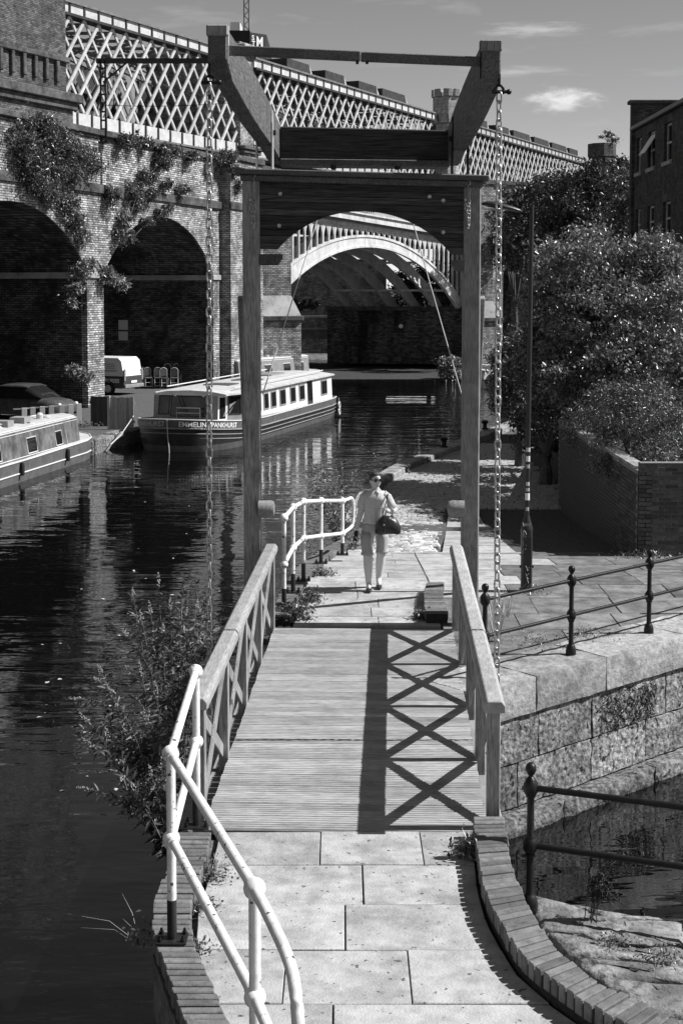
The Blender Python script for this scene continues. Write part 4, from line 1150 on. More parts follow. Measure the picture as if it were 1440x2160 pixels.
while y < BL - .05:
    o_ = shared('deck_plank', pm, bridge, (random.uniform(-.006,.006), y, random.uniform(-.003,.003)), (0,0,random.uniform(-.0022,.0022)))
    y += .1437; k += 1
MB().box(-BW, BW, BL-.04, BL+.06, -.09, -.03).build('threshold', 'black_paint', bridge)  # black strip standing in for the shadow line at the deck's far end
for sx in (-1, 1):
    MB().box(min(sx*(BW+.01),sx*(BW+.16)), max(sx*(BW+.01),sx*(BW+.16)), -.02, BL+.05, -.45, -.13).build('side_beam', 'post_wood', bridge, bevel=.01)
for yy in (.6, 2.2, 3.8, 5.4, 6.4): MB().box(-BW, BW, yy-.08, yy+.08, -.3, -.06).build('cross_joist', 'beam_wood', bridge)
RX, RH = 1.175, 1.02
for sx in (-1, 1):
    rl = bpy.data.objects.new('railing', None); COL.objects.link(rl); rl.parent = bridge; rl.location = (sx*RX, 0, 0)
    ys = [.10 + (BL-.22)*k/4 for k in range(5)]
    for i, yy in enumerate(ys):
        w = .052 if i in (0,4) else .045
        MB().box(-w, w, yy-w, yy+w, -.14, RH-.055).build('rail_post', 'post_wood', rl, bevel=.006)
    for i in range(4):
        a, b = ys[i]+.05, ys[i+1]-.05
        for k, (za, zb) in enumerate(((.07, RH-.1), (RH-.1, .07))):
            x_ = -.012 if k else .013
            MB().beam((x_,a,za), (x_,b,zb), .024, .115, up=(0,0,1)).build('cross_brace', 'post_wood', rl, bevel=.004)
    prof = [(-.085,-.045),(.085,-.045),(.085,.012),(.055,.05),(-.055,.05),(-.085,.012)]
    cuts = [(-.04, 3.95), (3.956, BL-.02)] if sx < 0 else [(-.04, 3.1), (3.106, BL-.02)]
    for a, b in cuts:
        m = MB(); n = 6
        vs = [(x,a,z+RH) for x, z in prof] + [(x,b,z+RH) for x, z in prof]
        m.add(vs, [tuple(range(n)), tuple(range(2*n-1,n-1,-1))] + [(k,n+k,n+(k+1)%n,(k+1)%n) for k in range(n)])
        m.build('handrail', 'rail_wood', rl, bevel=.006)
MB().box(-1.3, 1.3, -.02, .26, -.5, -.1).build('bearing_sill', 'stone_wet', bridge)

# ================================================================== gate frame
GY = 18.02; gx0 = D(532, 800, GY).x; gx1 = D(992, 800, GY).x
gate = thing('gate_frame', 'tall dark wooden gate frame with arched plank panel over the footbridge', 'gate frame', ((gx0+gx1)/2, GY, 0), 0)
HW = (gx1-gx0)/2; zcapL, zcapR = D(520, 358, GY).z, D(1005, 371, GY).z; zc0 = (zcapL+zcapR)/2; tilt = (zcapR-zcapL)/(2*HW)
PW = .108
for sx in (-1, 1):
    x = sx*HW; h = zc0 + tilt*x - .13
    o_ = MB().cbox(x-PW, x+PW, -PW, PW, -.35, h, .016).build('gate_post', 'post_wood', gate)
    xo = x + sx*(PW+.012)
    MB().beam((xo, .16, 4.2), (xo, 1.95, -.02), .1, .14, up=(1,0,0)).build('raking_strut', 'post_wood', gate, bevel=.01)
    # stub of the roller beam inside each post
    zz = D(565, 1070, GY).z
    prof = [(.001,-.03),(.115,-.03),(.118,.13),(.105,.165),(.06,.18),(.001,.182)]
    st = MB().lathe(prof, (0,0,0), 16, 'x').build('roller_stub', 'post_wood', gate, smooth=True); st.location = (x - sx*PW, -.06, zz); st.rotation_euler = (0,0,R(180) if sx > 0 else 0)
def tz(x): return zc0 + tilt*x
def cap(x0, x1, y0, y1, h0, h1, nm, mt, bv=.012):
    vs = [(x0,y0,tz(x0)+h0),(x1,y0,tz(x1)+h0),(x1,y1,tz(x1)+h0),(x0,y1,tz(x0)+h0),(x0,y0,tz(x0)+h1),(x1,y0,tz(x1)+h1),(x1,y1,tz(x1)+h1),(x0,y1,tz(x0)+h1)]
    return MB().add(vs, [(0,3,2,1),(4,5,6,7),(0,1,5,4),(1,2,6,5),(2,3,7,6),(3,0,4,7)]).build(nm, mt, gate, bevel=bv)
cap(-HW-.2, HW+.2, -.2, .2, -.07, .0, 'cap_board', 'beam_wood')
cap(-HW-.13, HW+.13, -.15, .15, -.15, -.072, 'cap_moulding', 'beam_wood')
# arched plank panel: planks cut to the curve of the opening
apx, apy = 757, 445
def gp(px, py): p = D(px, py, GY-.07); return (p.x-gate.location.x, p.z)
pl, pa_, pr = gp(585,526), gp(apx,apy), gp(962,549)
acx, acz, acr = circ((pl[0],pl[1]-tilt*pl[0]), (pa_[0],pa_[1]-tilt*pa_[0]), (pr[0],pr[1]-tilt*pr[0])); pl = (pl[0],pl[1]-tilt*pl[0]); pr = (pr[0],pr[1]-tilt*pr[0])
ztopp = zc0 - .15; zlow = pl[1]
xin = HW - PW
def cutx(z):
    q = acr*acr-(z-acz)**2
    if q <= 0 or z > acz+acr: return None
    return acx - math.sqrt(q), acx + math.sqrt(q)
def panel_row(z0, z1, y0, y1, nm):
    # one plank cut to the curve of the opening; above the crown it is whole
    zs = [z0 + (z1-z0)*i/5 for i in range(6)]
    sk = lambda p: [(x, z + tilt*x) for x, z in p]
    if cutx(z0) is None:
        polys = [[(-xin,z0),(xin,z0),(xin,z1),(-xin,z1)]]
    else:
        zz = [z for z in zs if cutx(z)]
        Lp = [(max(-xin, cutx(z)[0]), z) for z in zz]; Rp = [(min(xin, cutx(z)[1]), z) for z in zz]
        if len(zz) < 6:
            polys = [[(-xin,z0)] + Lp + [(acx, acz+acr)] + Rp[::-1] + [(xin,z0),(xin,z1),(-xin,z1)]]
        else:
            polys = [[(-xin,z0)] + Lp + [(-xin,z1)], [(xin,z1)] + Rp[::-1] + [(xin,z0)]]
    for p in polys:
        q = [p[0]]
        for v in p[1:]:
            if math.hypot(v[0]-q[-1][0], v[1]-q[-1][1]) > 1e-4: q.append(v)
        if len(q) < 3: continue
        q = sk(q)
        MB().prism_xz(q, y0, y1).build(nm, 'plank_dark', gate)
npl = 10
ztopp, zlow = zc0 - .14, pl[1] + .0
hrow = (ztopp-zlow)/npl
for k in range(npl):
    z0 = zlow + hrow*k; yy = random.uniform(-.006,.006)
    panel_row(z0+.003, z0+hrow-.003, -.085+yy, -.035, 'panel_plank')
for k in range(npl):
    z0 = zlow + hrow*(k+.5); z1 = min(z0+hrow-.002, ztopp)
    panel_row(z0 if k else zlow, z1, -.03, .02, 'backing_plank')
# bearers under the panel ends, bolt heads
for sx, lim in ((-1, pl[0]), (1, pr[0])):
    xa, xb = (-xin, lim+.06) if sx < 0 else (lim-.06, xin)
    zz = (pl if sx < 0 else pr)[1] - .03
    MB().prism_xz([(xa,zz),(xb,zz),(xb-sx*(-1)*0,zz-.06),(xb+(.06 if sx > 0 else -.06),zz-.14),(xa if sx < 0 else xb+.06,zz-.14)] if sx < 0 else
                  [(xa,zz-.06),(xa+.06,zz-.14),(xb,zz-.14),(xb,zz),(xa,zz)], -.12, .06).build('bracket', 'beam_wood', gate)
for px, py in ((591,409),(589,476),(934,423),(934,490),(905,415)):
    x, z = gp(px,py); MB().lathe([(.001,0),(.028,0),(.024,.014),(.001,.018)], (0,0,0), 10, 'y').build('bolt_head', 'galv', gate, smooth=True)
    bpy.context.scene.objects[-1] if False else None
    o_ = COL.objects[-1]; o_.location = (x, -.08, z); o_.rotation_euler = (0,0,R(180))

# ================================================================== balance beams
TY, KY = 13.25, 19.75
def bpt(px, py, y): return D(px, py, y)
bb = thing('balance_beam_frame', 'pair of heavy balance beams with spreader bar and counterweight on the gate', 'balance beams', ((gx0+gx1)/2, GY, zc0))
ob_ = bb.location
specs = [(-1, 458, (56,150), (272,346), 582), (1, 1036, (88,182), (280,350), 954)]
beam_xy = {}
for sx, pxt, (yt0, yt1), (yk0, yk1), pxk in specs:
    a0_, a1_ = bpt(pxt, yt0, TY), bpt(pxt, yt1, TY); k0, k1 = bpt(pxk, yk0, KY), bpt(pxk, yk1, KY)
    wt = .175
    kx = a0_.x + (k0.x-a0_.x)
    prof = []
    n = 14
    for i in range(n+1):
        t_ = i/n; c = a0_.lerp(k0, t_); d = a1_.lerp(k1, t_)
        cam_ = .06*math.sin(math.pi*t_)
        if i == 0: d.z += .10
        zt, zb = c.z + cam_, d.z + cam_*.4 - (.06*math.sin(math.pi*min(1,t_*1.3)))
        x = c.x
        prof.append([Vector((x-wt/2,c.y,zb))-ob_, Vector((x+wt/2,c.y,zb))-ob_, Vector((x+wt/2,c.y,zt))-ob_, Vector((x-wt/2,c.y,zt))-ob_])
    MB().loft(prof).build('balance_beam', 'beam_wood', bb, bevel=.012)
    beam_xy[sx] = (a0_, a1_, k0, k1)
    # pale end block and iron strap at the tip
    xs = a0_.x - sx*wt/2
    MB().box(min(xs,xs-sx*.012)-ob_.x, max(xs,xs-sx*.012)-ob_.x, TY+.06-ob_.y, TY+.14-ob_.y, a1_.z+.08-ob_.z, a0_.z+.02-ob_.z).build('iron_strap', 'light_metal' if sx < 0 else 'iron', bb)
    MB().box(a0_.x-wt/2-.012-ob_.x, a0_.x+wt/2+.012-ob_.x, TY-.02-ob_.y, TY+.1-ob_.y, a0_.z-.085-ob_.z, a0_.z+.018-ob_.z).build('end_cap', 'post_wood', bb, bevel=.012)
    # pivot plates over the gate post
    xp = beam_xy[sx][0].lerp(k0, (GY-TY)/(KY-TY)).x
    for off in (-sx*(wt/2+.012), sx*(wt/2+.012)):
        zt = a0_.lerp(k0,(GY-TY)/(KY-TY)).z - .02
        zbse = tz(xp - gate.location.x)
        pv = [(-.13,zbse),(.13,zbse),(.09,zt-.16),(.03,zt),(-.03,zt),(-.09,zt-.16)]
        m = MB().prism_yz([(y_, z-ob_.z) for y_, z in pv], xp+off-.008-ob_.x, xp+off+.008-ob_.x)
        m.build('pivot_plate', 'light_metal' if sx < 0 else 'iron', bb)
    MB().lathe([(.001,-.14),(.035,-.14),(.035,.14),(.001,.14)], (xp-ob_.x, 0, a0_.lerp(k0,.7).z-.30-ob_.z), 10, 'x').build('pivot_pin', 'iron', bb)
tl, tr = bpt(476,106,TY+.12), bpt(1022,131,TY+.12)
mid = tl.lerp(tr, .52)
MB().beam(tl-ob_, mid-ob_, .085, .088).build('spreader_bar', 'beam_wood', bb, bevel=.008)
MB().beam(mid-ob_+Vector((.004,0,-.004)), tr+Vector((.03,0,0))-ob_, .08, .084).build('spreader_bar', 'beam_wood', bb, bevel=.008)
for dx_ in (-.03,.06): MB().lathe([(.001,-.07),(.014,-.07),(.014,-.04),(.001,-.04)], mid-ob_+Vector((dx_,0,0)), 8).build('bolt_head', 'iron', bb)
cl, cr_ = beam_xy[-1], beam_xy[1]
xa, xb = cl[2].x+.08, cr_[2].x-.08
vsz = (cl[3].z+.03, cr_[3].z+.03, cl[2].z-.02, cr_[2].z-.02)
def quadbeam(xa, xb, za, zb, zc, zd_, y0, y1):
    return MB().add([(xa,y0,za),(xb,y0,zb),(xb,y1,zb),(xa,y1,za),(xa,y0,zc),(xb,y0,zd_),(xb,y1,zd_),(xa,y1,zc)], [(0,3,2,1),(4,5,6,7),(0,1,5,4),(1,2,6,5),(2,3,7,6),(3,0,4,7)])
o_ = quadbeam(xa-ob_.x, xb-ob_.x, vsz[0]-ob_.z, vsz[1]-ob_.z, vsz[2]-ob_.z, vsz[3]-ob_.z, KY-.5-ob_.y, KY-.02-ob_.y); o_.build('counterweight_beam', 'plank_dark', bb, bevel=.015)
quadbeam(xa-ob_.x, xb-ob_.x, vsz[0]-.09-ob_.z, vsz[1]-.09-ob_.z, vsz[0]-.004-ob_.z, vsz[1]-.004-ob_.z, KY-.56-ob_.y, KY-.1-ob_.y).build('lower_board', 'beam_wood', bb, bevel=.01)
eyes = []
for px in (703, 838):
    e = bpt(px, 352, KY-.52); eyes.append(e)
    MB().ball(e-ob_, .045, 10, 6).build('eye_bolt', 'iron', bb, smooth='all')

# ropes from the counterweight to the posts
for i, (e, px, py, lab) in enumerate(((eyes[0], 554, 832, 'thin pale rope slanting down to the left gate post'), (eyes[1], 973, 832, 'thin pale rope slanting down to the right gate post'))):
    q = D(px, py, GY+.13); m = MB(); m.tube([e, e.lerp(q,.5)+Vector((0,0,-.02)), q], .008, 6)
    r_ = m.build('rope', 'rope'); tag(r_, lab, 'rope', 'ropes inside the gate')

# ================================================================== chains
def link_mesh(L_, w, r_):
    pts = []; n = 5
    for k in range(n+1): a = -math.pi/2 + math.pi*k/n; pts.append(Vector((w*math.cos(a)*0+ w*math.sin(a+math.pi/2)*0, 0, 0)))
    pts = []
    for k in range(7): a = math.pi*k/6; pts.append(Vector((w*math.cos(a), 0, L_/2-w + w*math.sin(a))))
    for k in range(7): a = math.pi + math.pi*k/6; pts.append(Vector((w*math.cos(a), 0, -(L_/2-w) + w*math.sin(a))))
    m = MB(); n = len(pts); rings = []
    for i in range(n):
        d = pts[(i+1)%n]-pts[i-1]; rings.append(m.ring(pts[i], d, r_, 6, ref=(0,1,0)))
    rings.append(rings[0]); m.loft(rings, caps=False); me = m.mesh('chain_link'); me.materials.append(MATS['galv']); me.polygons.foreach_set('use_smooth',[True]*len(me.polygons)); return me
lm = link_mesh(.105, .027, .0095); ls_ = link_mesh(.06, .016, .005)
def chain(name, label, top, bot, me, pitch, grp, shackle=True):
    top, bot = Vector(top), Vector(bot); L_ = (top-bot).length; n = int(L_/pitch)
    t = thing(name, label, 'chain', bot, 0, grp); d = (top-bot).normalized(); q = d.to_track_quat('Z','Y')
    for k in range(n):
        o_ = shared('chain_link', me, t, d*(L_-(k+.5)*pitch), (0,0,0)); o_.rotation_mode = 'QUATERNION'
        o_.rotation_quaternion = q @ Quaternion((0,0,1), R(35+90*(k%2) + random.uniform(-14,14)))
    if shackle:
        m = MB(); zc = L_ + .0
        m.tube([Vector((.04*math.cos(a), 0, .02+.05*math.sin(a))) for a in [math.pi*(-.2)+math.pi*1.4*k/8 for k in range(9)]], .014, 7)
        m.tube([(-.07,0,.01),(.085,0,.01)], .016, 8); m.ball((.09,0,.01), .026, 8, 6)
        m.tube([(0,0,.06),(0,0,.26)], .014, 7)
        o_ = m.build('shackle', 'iron', t, smooth=True); o_.location = d*L_
    return t
ct_l = D(442, 176, TY+.08); cb_l = D(441, 1640, TY+.08)
ct_r = D(1052, 196, TY+.08); cb_r = D(1046, 1640, TY+.08)
chain('lifting_chain', 'long steel chain hanging from the left beam tip beside the water', ct_l, cb_l, lm, .083, 'lifting chains')
chain('lifting_chain', 'long steel chain hanging from the right beam tip past the lamp post', ct_r, cb_r, lm, .083, 'lifting chains')
for px, lab in ((537,'short thin chain hanging down the left gate post'), (990,'short thin chain hanging down the right gate post')):
    a = D(px, 366, GY-.14); b = D(px-2, 482, GY-.14)
    t = chain('slack_chain', lab, a, b, ls_, .046, 'short chains on the gate posts', False)
    a2, b2 = D(px-9, 422, GY-.14)-Vector(t.location), Vector((0,0,0)); L_ = (a2-b2).length; n = int(L_/.046); d = (a2-b2).normalized(); q = d.to_track_quat('Z','Y')
    for k in range(n):
        o_ = shared('chain_link', ls_, t, d*((k+.5)*.046)); o_.rotation_mode = 'QUATERNION'; o_.rotation_quaternion = q @ Quaternion((0,0,1), R(20+90*(k%2)))
    MB().tube([a2+Vector((0,.08,0)), a2+Vector((0,-.02,0))], .018, 8).build('hook', 'galv', t)

# ================================================================== white tube rails
def tube_rail(label, posts, top_path, mid_path, name='tube_railing', balls=True, end_loop=None):
    base = Vector(posts[0][0]); t = thing(name, label, 'railing', base)
    r_ = .03
    for (bp, tp, mp) in posts:
        bp, tp, mp = Vector(bp)-base, Vector(tp)-base, Vector(mp)-base
        H = tp.z - bp.z; zb_ = bp.z + min(.27, H*.22)
        MB().tube([(bp.x,bp.y,zb_),(tp.x,tp.y,tp.z)], r_, 14).build('post', 'white_paint', t, smooth=True)
        MB().tube([bp,(bp.x,bp.y,zb_)], r_+.0015, 14).build('post_foot', 'black_paint', t, smooth=True)
        pl_ = MB().box(bp.x-.10, bp.x+.10, bp.y-.08, bp.y+.08, bp.z, bp.z+.014).build('base_plate', 'black_paint', t, bevel=.003)
        for ax in (-.075,.075):
            for ay in (-.055,.055):
                MB().lathe([(.001,0),(.016,0),(.016,.02),(.009,.021),(.009,.04),(.001,.042)], (bp.x+ax,bp.y+ay,bp.z+.014), 6).build('bolt', 'iron', pl_)
        for c in (tp, mp):
            MB().ball(c, .056, 16, 10).build('joint_ball', 'white_paint', t, smooth='all')
    for path in (top_path, mid_path):
        if not path: continue
        p = [Vector(q)-base for q in path]
        for a, b in zip(p, p[1:]):
            MB().tube([a,b], r_-.001, 14).build('rail_tube', 'white_paint', t, smooth=True)
            d = (b-a).normalized(); L_ = (b-a).length
            if L_ > .35:
                for c in (a+d*.065, b-d*.065): MB().tube([c-d*.018, c+d*.018], r_+.005, 14).build('collar', 'white_paint', t, smooth=True)
    if end_loop:
        p = [Vector(q)-base for q in smooth_path(end_loop, 6)]
        MB().tube(p, r_-.001, 12).build('rail_end', 'white_paint', t, smooth='all')
    return t
P0b, P0 = Vector((-1.13,10.86,.11)), Vector((-1.13,10.86,1.34))
P1b, P1 = Vector((-1.09,8.90,.115)), Vector((-1.09,8.90,1.34))
P2b, P2 = Vector((-.43,6.85,.115)), Vector((-.43,6.85,1.34))
dn = Vector((0,0,-.555))
tube_rail('white tube railing with ball joints in the left foreground', [(P0b,P0,P0+dn),(P1b,P1,P1+dn),(P2b,P2,P2+dn)], [P0,P1,P2], [P0+dn,P1+dn,P2+dn],
          end_loop=[P2, P2+Vector((.10,-.36,0)), P2+Vector((.2,-.72,-.03)), P2+Vector((.235,-.84,-.16)), P2+Vector((.24,-.86,-.34)), P2+Vector((.2,-.72,-.55)), P2+dn])
fp = [(599,1292,1092,1190,18.5,.1),(618,1255,1070,1155,19.5,.1),(640,1235,1058,1135,20.3,.1),(677,1205,1056,1130,22.2,None),(722,1200,1056,1125,23.5,None)]
posts = []
for px, yb, yt, ym, Y_, zz in fp:
    b_ = D(px, yb, Y_); t_ = D(px, yt, Y_); m_ = D(px, ym, Y_)
    b_.z = min(b_.z, gz(Y_)+.105); b_.z = gz(Y_)+.105
    posts.append((b_, t_, m_))
e_top, e_low = D(741,1051,24.2), D(740,1112,24.2)
tube_rail('white tube railing curving along the path beyond the bridge', posts, [p[1] for p in posts], [p[2] for p in posts],
          end_loop=[posts[-1][1], posts[-1][1].lerp(e_top,.6), e_top, D(745,1064,24.3), D(744,1100,24.3), e_low, posts[-1][2]])

# ================================================================== cast-iron railings
def iron_post(parent, base, H, s=1.0):
    prof = [(.001,0),(.052,0),(.052,.06),(.038,.10),(.034,.12),(.028,.13),(.028,H*.40),(.036,H*.405),(.04,H*.415),(.036,H*.425),(.034,H*.43)]
    p = Vector(base); m = MB()
    hexp = [(r_*s, h) for r_, h in [(.001,0),(.062,0),(.062,.05),(.05,.10),(.038,.115),(.03,.13),(.028,H*.36),(.038,H*.37),(.038,H*.385),(.03,H*.39)]]
    o_ = MB().lathe(hexp, p, 12).build('post', 'iron', parent, smooth=True)
    for zc in (H*.44, H*.83):
        MB().lathe([(.001,-.055),(.042*s,-.055),(.056*s,-.03),(.056*s,.03),(.042*s,.055),(.001,.055)], p+Vector((0,0,zc)), 8).build('rail_collar', 'iron', parent, smooth=True)
    MB().lathe([(.03*s,H*.48),(.036*s,H*.485),(.036*s,H*.50),(.028*s,H*.51),(.027*s,H*.76),(.037*s,H*.77),(.037*s,H*.785),(.03*s,H*.79)], p, 12).build('upper_shaft', 'iron', parent, smooth=True)
    MB().lathe([(.034*s,H*.87),(.04*s,H*.88),(.034*s,H*.89),(.018*s,H*.905),(.018*s,H*.915),(.026*s,H*.92),(.04*s,H*.945),(.042*s,H*.96),(.038*s,H*.98),(.02*s,H*.997),(.001,H)], p, 14).build('ball_finial', 'iron', parent, smooth=True)
pA, pB, pC = G(1016,1398,0), G(1203,1380,0), G(1367,1335,0)
pA = C0 + CD*.42 + CI*.52; 
base = Vector((pB.x, pB.y, 0)); ir = thing('iron_railing', 'black cast iron railing with ball finials on the stone wall at right', 'railing', base)
dirr = (Vector((pC.x,pC.y,0))-base).normalized(); sp = (Vector((pC.x,pC.y,0))-base).length
offs = [-sp*.98, 0, sp, sp*2, sp*3]; H = 1.06
for o_ in offs: iron_post(ir, dirr*o_, H)
for zc in (H*.44, H*.83): MB().tube([dirr*offs[0]+Vector((0,0,zc)), dirr*offs[-1]+Vector((0,0,zc))], .021, 10).build('rail_tube', 'iron', ir, smooth=True)
nb = D(1116, 1952, 10.5); nb.z = LOW_Z
ir2 = thing('iron_railing', 'black iron railing with ball finial post in the lower right foreground', 'railing', nb)
H2 = D(1116,1608,10.5).z - nb.z; dr2 = Vector((.93,-.36,0)).normalized()
for k in (0, 1.75): iron_post(ir2, dr2*k + Vector((0,0,0)), H2, 1.0)
for zc in (H2*.44, H2*.83): MB().tube([Vector((0,0,zc)), dr2*1.75+Vector((0,0,zc))], .024, 12).build('rail_tube', 'iron', ir2, smooth=True)

# ================================================================== lamp post
lp = G(1109, 1247, 0); lamp = thing('lamp_post', 'slim dark lamp post with stickers and chalk graffiti on its base cabinet', 'lamp post', lp)
zt = D(1114, 432, lp.y).z
MB().lathe([(.001,0),(.10,0),(.10,.04),(.083,.05),(.083,.86),(.088,.87),(.088,.90),(.001,.90)], (0,0,0), 20).build('base_cabinet', 'black_paint', lamp, smooth=True)
MB().lathe([(.086,.90),(.084,.92),(.045,1.06),(.036,1.10),(.001,1.10)], (0,0,0), 20).build('shoulder', 'black_paint', lamp, smooth=True)
MB().tube([(0,0,1.08),(.03,0,zt)], [.036,.030], 16).build('pole', 'black_paint', lamp, smooth=True)
cpd = MB().box(-.058, .058, -.092, -.080, .12, .80).build('cabinet_door', 'black_paint', lamp, bevel=.004)
for sx in (-1,1): MB().box(sx*.088-.012, sx*.088+.012, -.02, .02, .34, .37).build('hinge', 'iron', lamp)
h0, h1 = D(1110,447,lp.y)-lp, D(1013,430,lp.y)-lp
arm = MB().tube([(.03,0,zt-.06), h0+Vector((-.08,0,.005))], .02, 10).build('arm', 'black_paint', lamp, smooth=True)
rings = []
L_ = h0.x - h1.x
for t_, w, hh_ in ((0,.02,.02),(.08,.05,.035),(.25,.075,.05),(.6,.105,.06),(.85,.085,.045),(.97,.04,.02),(1,.01,.006)):
    c = Vector((h0.x - .06 - (L_-.06)*t_, 0, h0.z + (h1.z-h0.z)*t_ + .012*math.sin(math.pi*t_)))
    rings.append([c + Vector((0, w*math.cos(a), hh_*math.sin(a)*(1.0 if math.sin(a) > 0 else .55))) for a in [2*math.pi*k/14 for k in range(14)]])
MB().loft(rings).build('lamp_head', 'black_paint', lamp, smooth='all')
lc = Vector((h0.x-.06-(L_-.06)*.6,0,h0.z+(h1.z-h0.z)*.6-.012))
MB().box(lc.x-.13, lc.x+.13, -.06, .06, lc.z-.03, lc.z-.018).build('lamp_glass', 'boat_roof', lamp)
# stickers wrapped on the pole
for py, h_, w, mt in ((949,9,.9,'sticker'),(968,12,.8,'letter_white'),(984,8,.7,'sticker'),(1021,8,.7,'sticker'),(1033,7,.8,'letter_grey'),(1048,15,1.0,'letter_white'),(1074,8,.6,'sticker')):
    zc = D(1110,py,lp.y-.04).z; hh_ = h_*lp.y/FPX/2; m = MB(); n = 6; rr = .036; vs = []
    for k in range(n+1):
        a = R(-90) + (k/n-.5)*2.0*w
        x_, y_ = (rr+.0025)*math.cos(a), (rr+.0025)*math.sin(a); xo = .03*(zc-1.08)/(zt-1.08)
        vs += [(x_+xo,y_,zc-hh_),(x_+xo,y_,zc+hh_)]
    m.add(vs, [(2*k,2*k+2,2*k+3,2*k+1) for k in range(n)]); m.build('sticker', mt, lamp)
# chalk drawings on the cabinet: letters in a column, a heart and a zigzag tag
def chalk(strokes, r_=.0045):
    m = MB()
    for st in strokes:
        p = []
        for (px, py) in st:
            x_ = (px-1109)/FPX*lp.y; x_ = max(-.08, min(.08, x_)); rr = .0865 if py > 1112 else .089
            p.append(Vector((x_, -math.sqrt(max(1e-6, (rr+ (.0 if abs(x_) > .058 else .008))**2 - x_*x_)), D(1109,py,lp.y-.08).z)))
        m.tube(p, r_, 5)
    m.build('chalk_drawing', 'chalk', lamp)
chalk([[(1101,1119),(1101,1135)],[(1101,1119),(1105,1122),(1106,1127),(1104,1132),(1100,1135)],[(1101,1138),(1100,1152)],[(1105,1137),(1100,1145),(1106,1150)],[(1101,1154),(1100,1168)],[(1101,1154),(1105,1158)],[(1101,1161),(1105,1158)],[(1101,1170),(1101,1180)],[(1101,1170),(1104,1168)],[(1101,1175),(1104,1174)]])
chalk([[(1108,1214),(1103,1205),(1101,1196),(1103,1191),(1107,1195),(1110,1204)],[(1110,1204),(1113,1196),(1117,1195),(1116,1203),(1112,1210),(1108,1214)],[(1108,1216),(1110,1224),(1112,1230)],[(1110,1220),(1115,1219)]], .0032)
chalk([[(1099,1103),(1101,1110),(1103,1104),(1105,1110),(1107,1103),(1109,1110),(1111,1104),(1113,1109),(1115,1103)]], .0035)

# ================================================================== garden wall right of the towpath
gw0 = D(1346, 1160, 24.3); GX = gw0.x
gwall = thing('garden_wall', 'shaded brick garden wall with shrubs spilling over it on the right', 'garden wall', (GX, 24.3, 0))
zg0, ztw = -.32, 1.22; WL = 9.2
MB().box(.012, .22, .012, WL, -1.0, ztw-.06).build('mortar_bed', 'mortar', gwall)
MB().box(.012, 4.5, .012, .21, -.6, ztw+.10).build('mortar_bed', 'mortar', gwall)
MB().box(-.02, .24, .42, WL, ztw-.06, ztw).build('coping', 'coping', gwall, bevel=.01)
bmesh_h = MB().cbox(-.1065, .1065, -.05, .05, -.0325, .0325, .004).mesh('brick'); bmesh_h.materials.append(MATS['wall_brick'])
cnt = 0; restb = MB(); row = 0; z = zg0 + .03
cells_ = []
while z < ztw + .08:
    x = .107 + (.11 if row % 2 else 0)
    if row % 2: cells_.append((0.0,'h',.052,z))
    while x < 1.2: cells_.append((x,'f',0,z)); x += .225
    z += .075; row += 1
row = 0; z = -.9
while z < ztw - .1:
    y = .36 + (.112 if row % 2 else 0)
    while y < WL - .1:
        if z > gz(24.3+y) - .1: cells_.append((0,'s',y,z))
        y += .225
    z += .075; row += 1
cells_.sort(key=lambda c: (0 if c[1] != 's' else 1, c[2]))
for x, tp, y, z in cells_:
    if tp == 'f': loc, rz = (x, .05, z), 0
    elif tp == 'h': loc, rz = (.05, .05, z), 0
    else: loc, rz = (.05, y, z), R(90)
    if cnt < 300:
        o_ = shared('brick', bmesh_h, gwall, (loc[0]+random.uniform(-.003,.003), loc[1]+random.uniform(-.003,.003), loc[2]), (0,0,rz + random.uniform(-.01,.01)), (.47,1,1) if tp == 'h' else None); cnt += 1
    elif tp == 's': restb.box(0, .1, y-.1065, y+.1065, z-.0325, z+.0325)
restb.build('bricks_beyond', 'wall_brick', gwall, kind='stuff')
bed = MB().prism([(GX+.2,24.5),(14,24.5),(26,50),(26,92),(10.6,92),(9.8,70),(8.6,56),(GX+2.2,44),(GX+.2,33.5)], -1.2, .7)
struct(bed.build('planting_bed', 'soil'))

# ================================================================== wide-beam trip boat
BD = Vector((.268, .963, 0)); BO_ANG = math.atan2(BD.y, BD.x) - R(90)      # local +y runs from bow to stern
side0 = G(500, 948, WATER_Z); BR = Vector((BD.y, -BD.x, 0))
HWB = 2.05; bow = side0 - BR*HWB; bow.z = WATER_Z
boat = thing('trip_boat', 'long white and dark trip boat named on its bow moored at the quay', 'boat', bow, BO_ANG)
LB = 14.6; NOSE = 1.75
def plan(inset=0.0, flare=0.0):
    pts = []
    hw = HWB - inset
    n = 14
    left = []
    for k in range(n+1):
        t_ = k/n
        x = hw*(math.sin(t_*math.pi/2)**.72); y = -NOSE*(1-inset*.25-flare) + (NOSE+1.6)*(1-math.cos(t_*math.pi/2))
        left.append((x, y))
    right = left + [(hw, y) for y in (3.5, 6, 9, 11.5)] + [(hw*.985, 13.2), (hw*.9, LB-.25), (hw*.7, LB)]
    return [(-x, y) for x, y in right[::-1]][:-1] + right
def gun(y):
    t_ = max(0, min(1, (2.6-y)/(2.6+NOSE))); return .92 + .30*t_**1.4
def hull_ring(inset, zfun, flare=0.0): return [Vector((x, y, zfun(y))) for x, y in plan(inset, flare)]
def shell(levels, nm, mt):
    m = MB(); rings = [hull_ring(i, z, f) for i, z, f in levels]; m.loft(rings, caps=False, closed=True)
    return m.build(nm, mt, boat, smooth=True)
shell([(.30,lambda y: -.45,.25),(.16,lambda y: -.02,.12),(.10,lambda y: .24,.08)], 'lower_hull', 'boat_band')
shell([(.10,lambda y: .24,.08),(.04,lambda y: gun(y)-.32,.03)], 'hull_side', 'boat_dark')
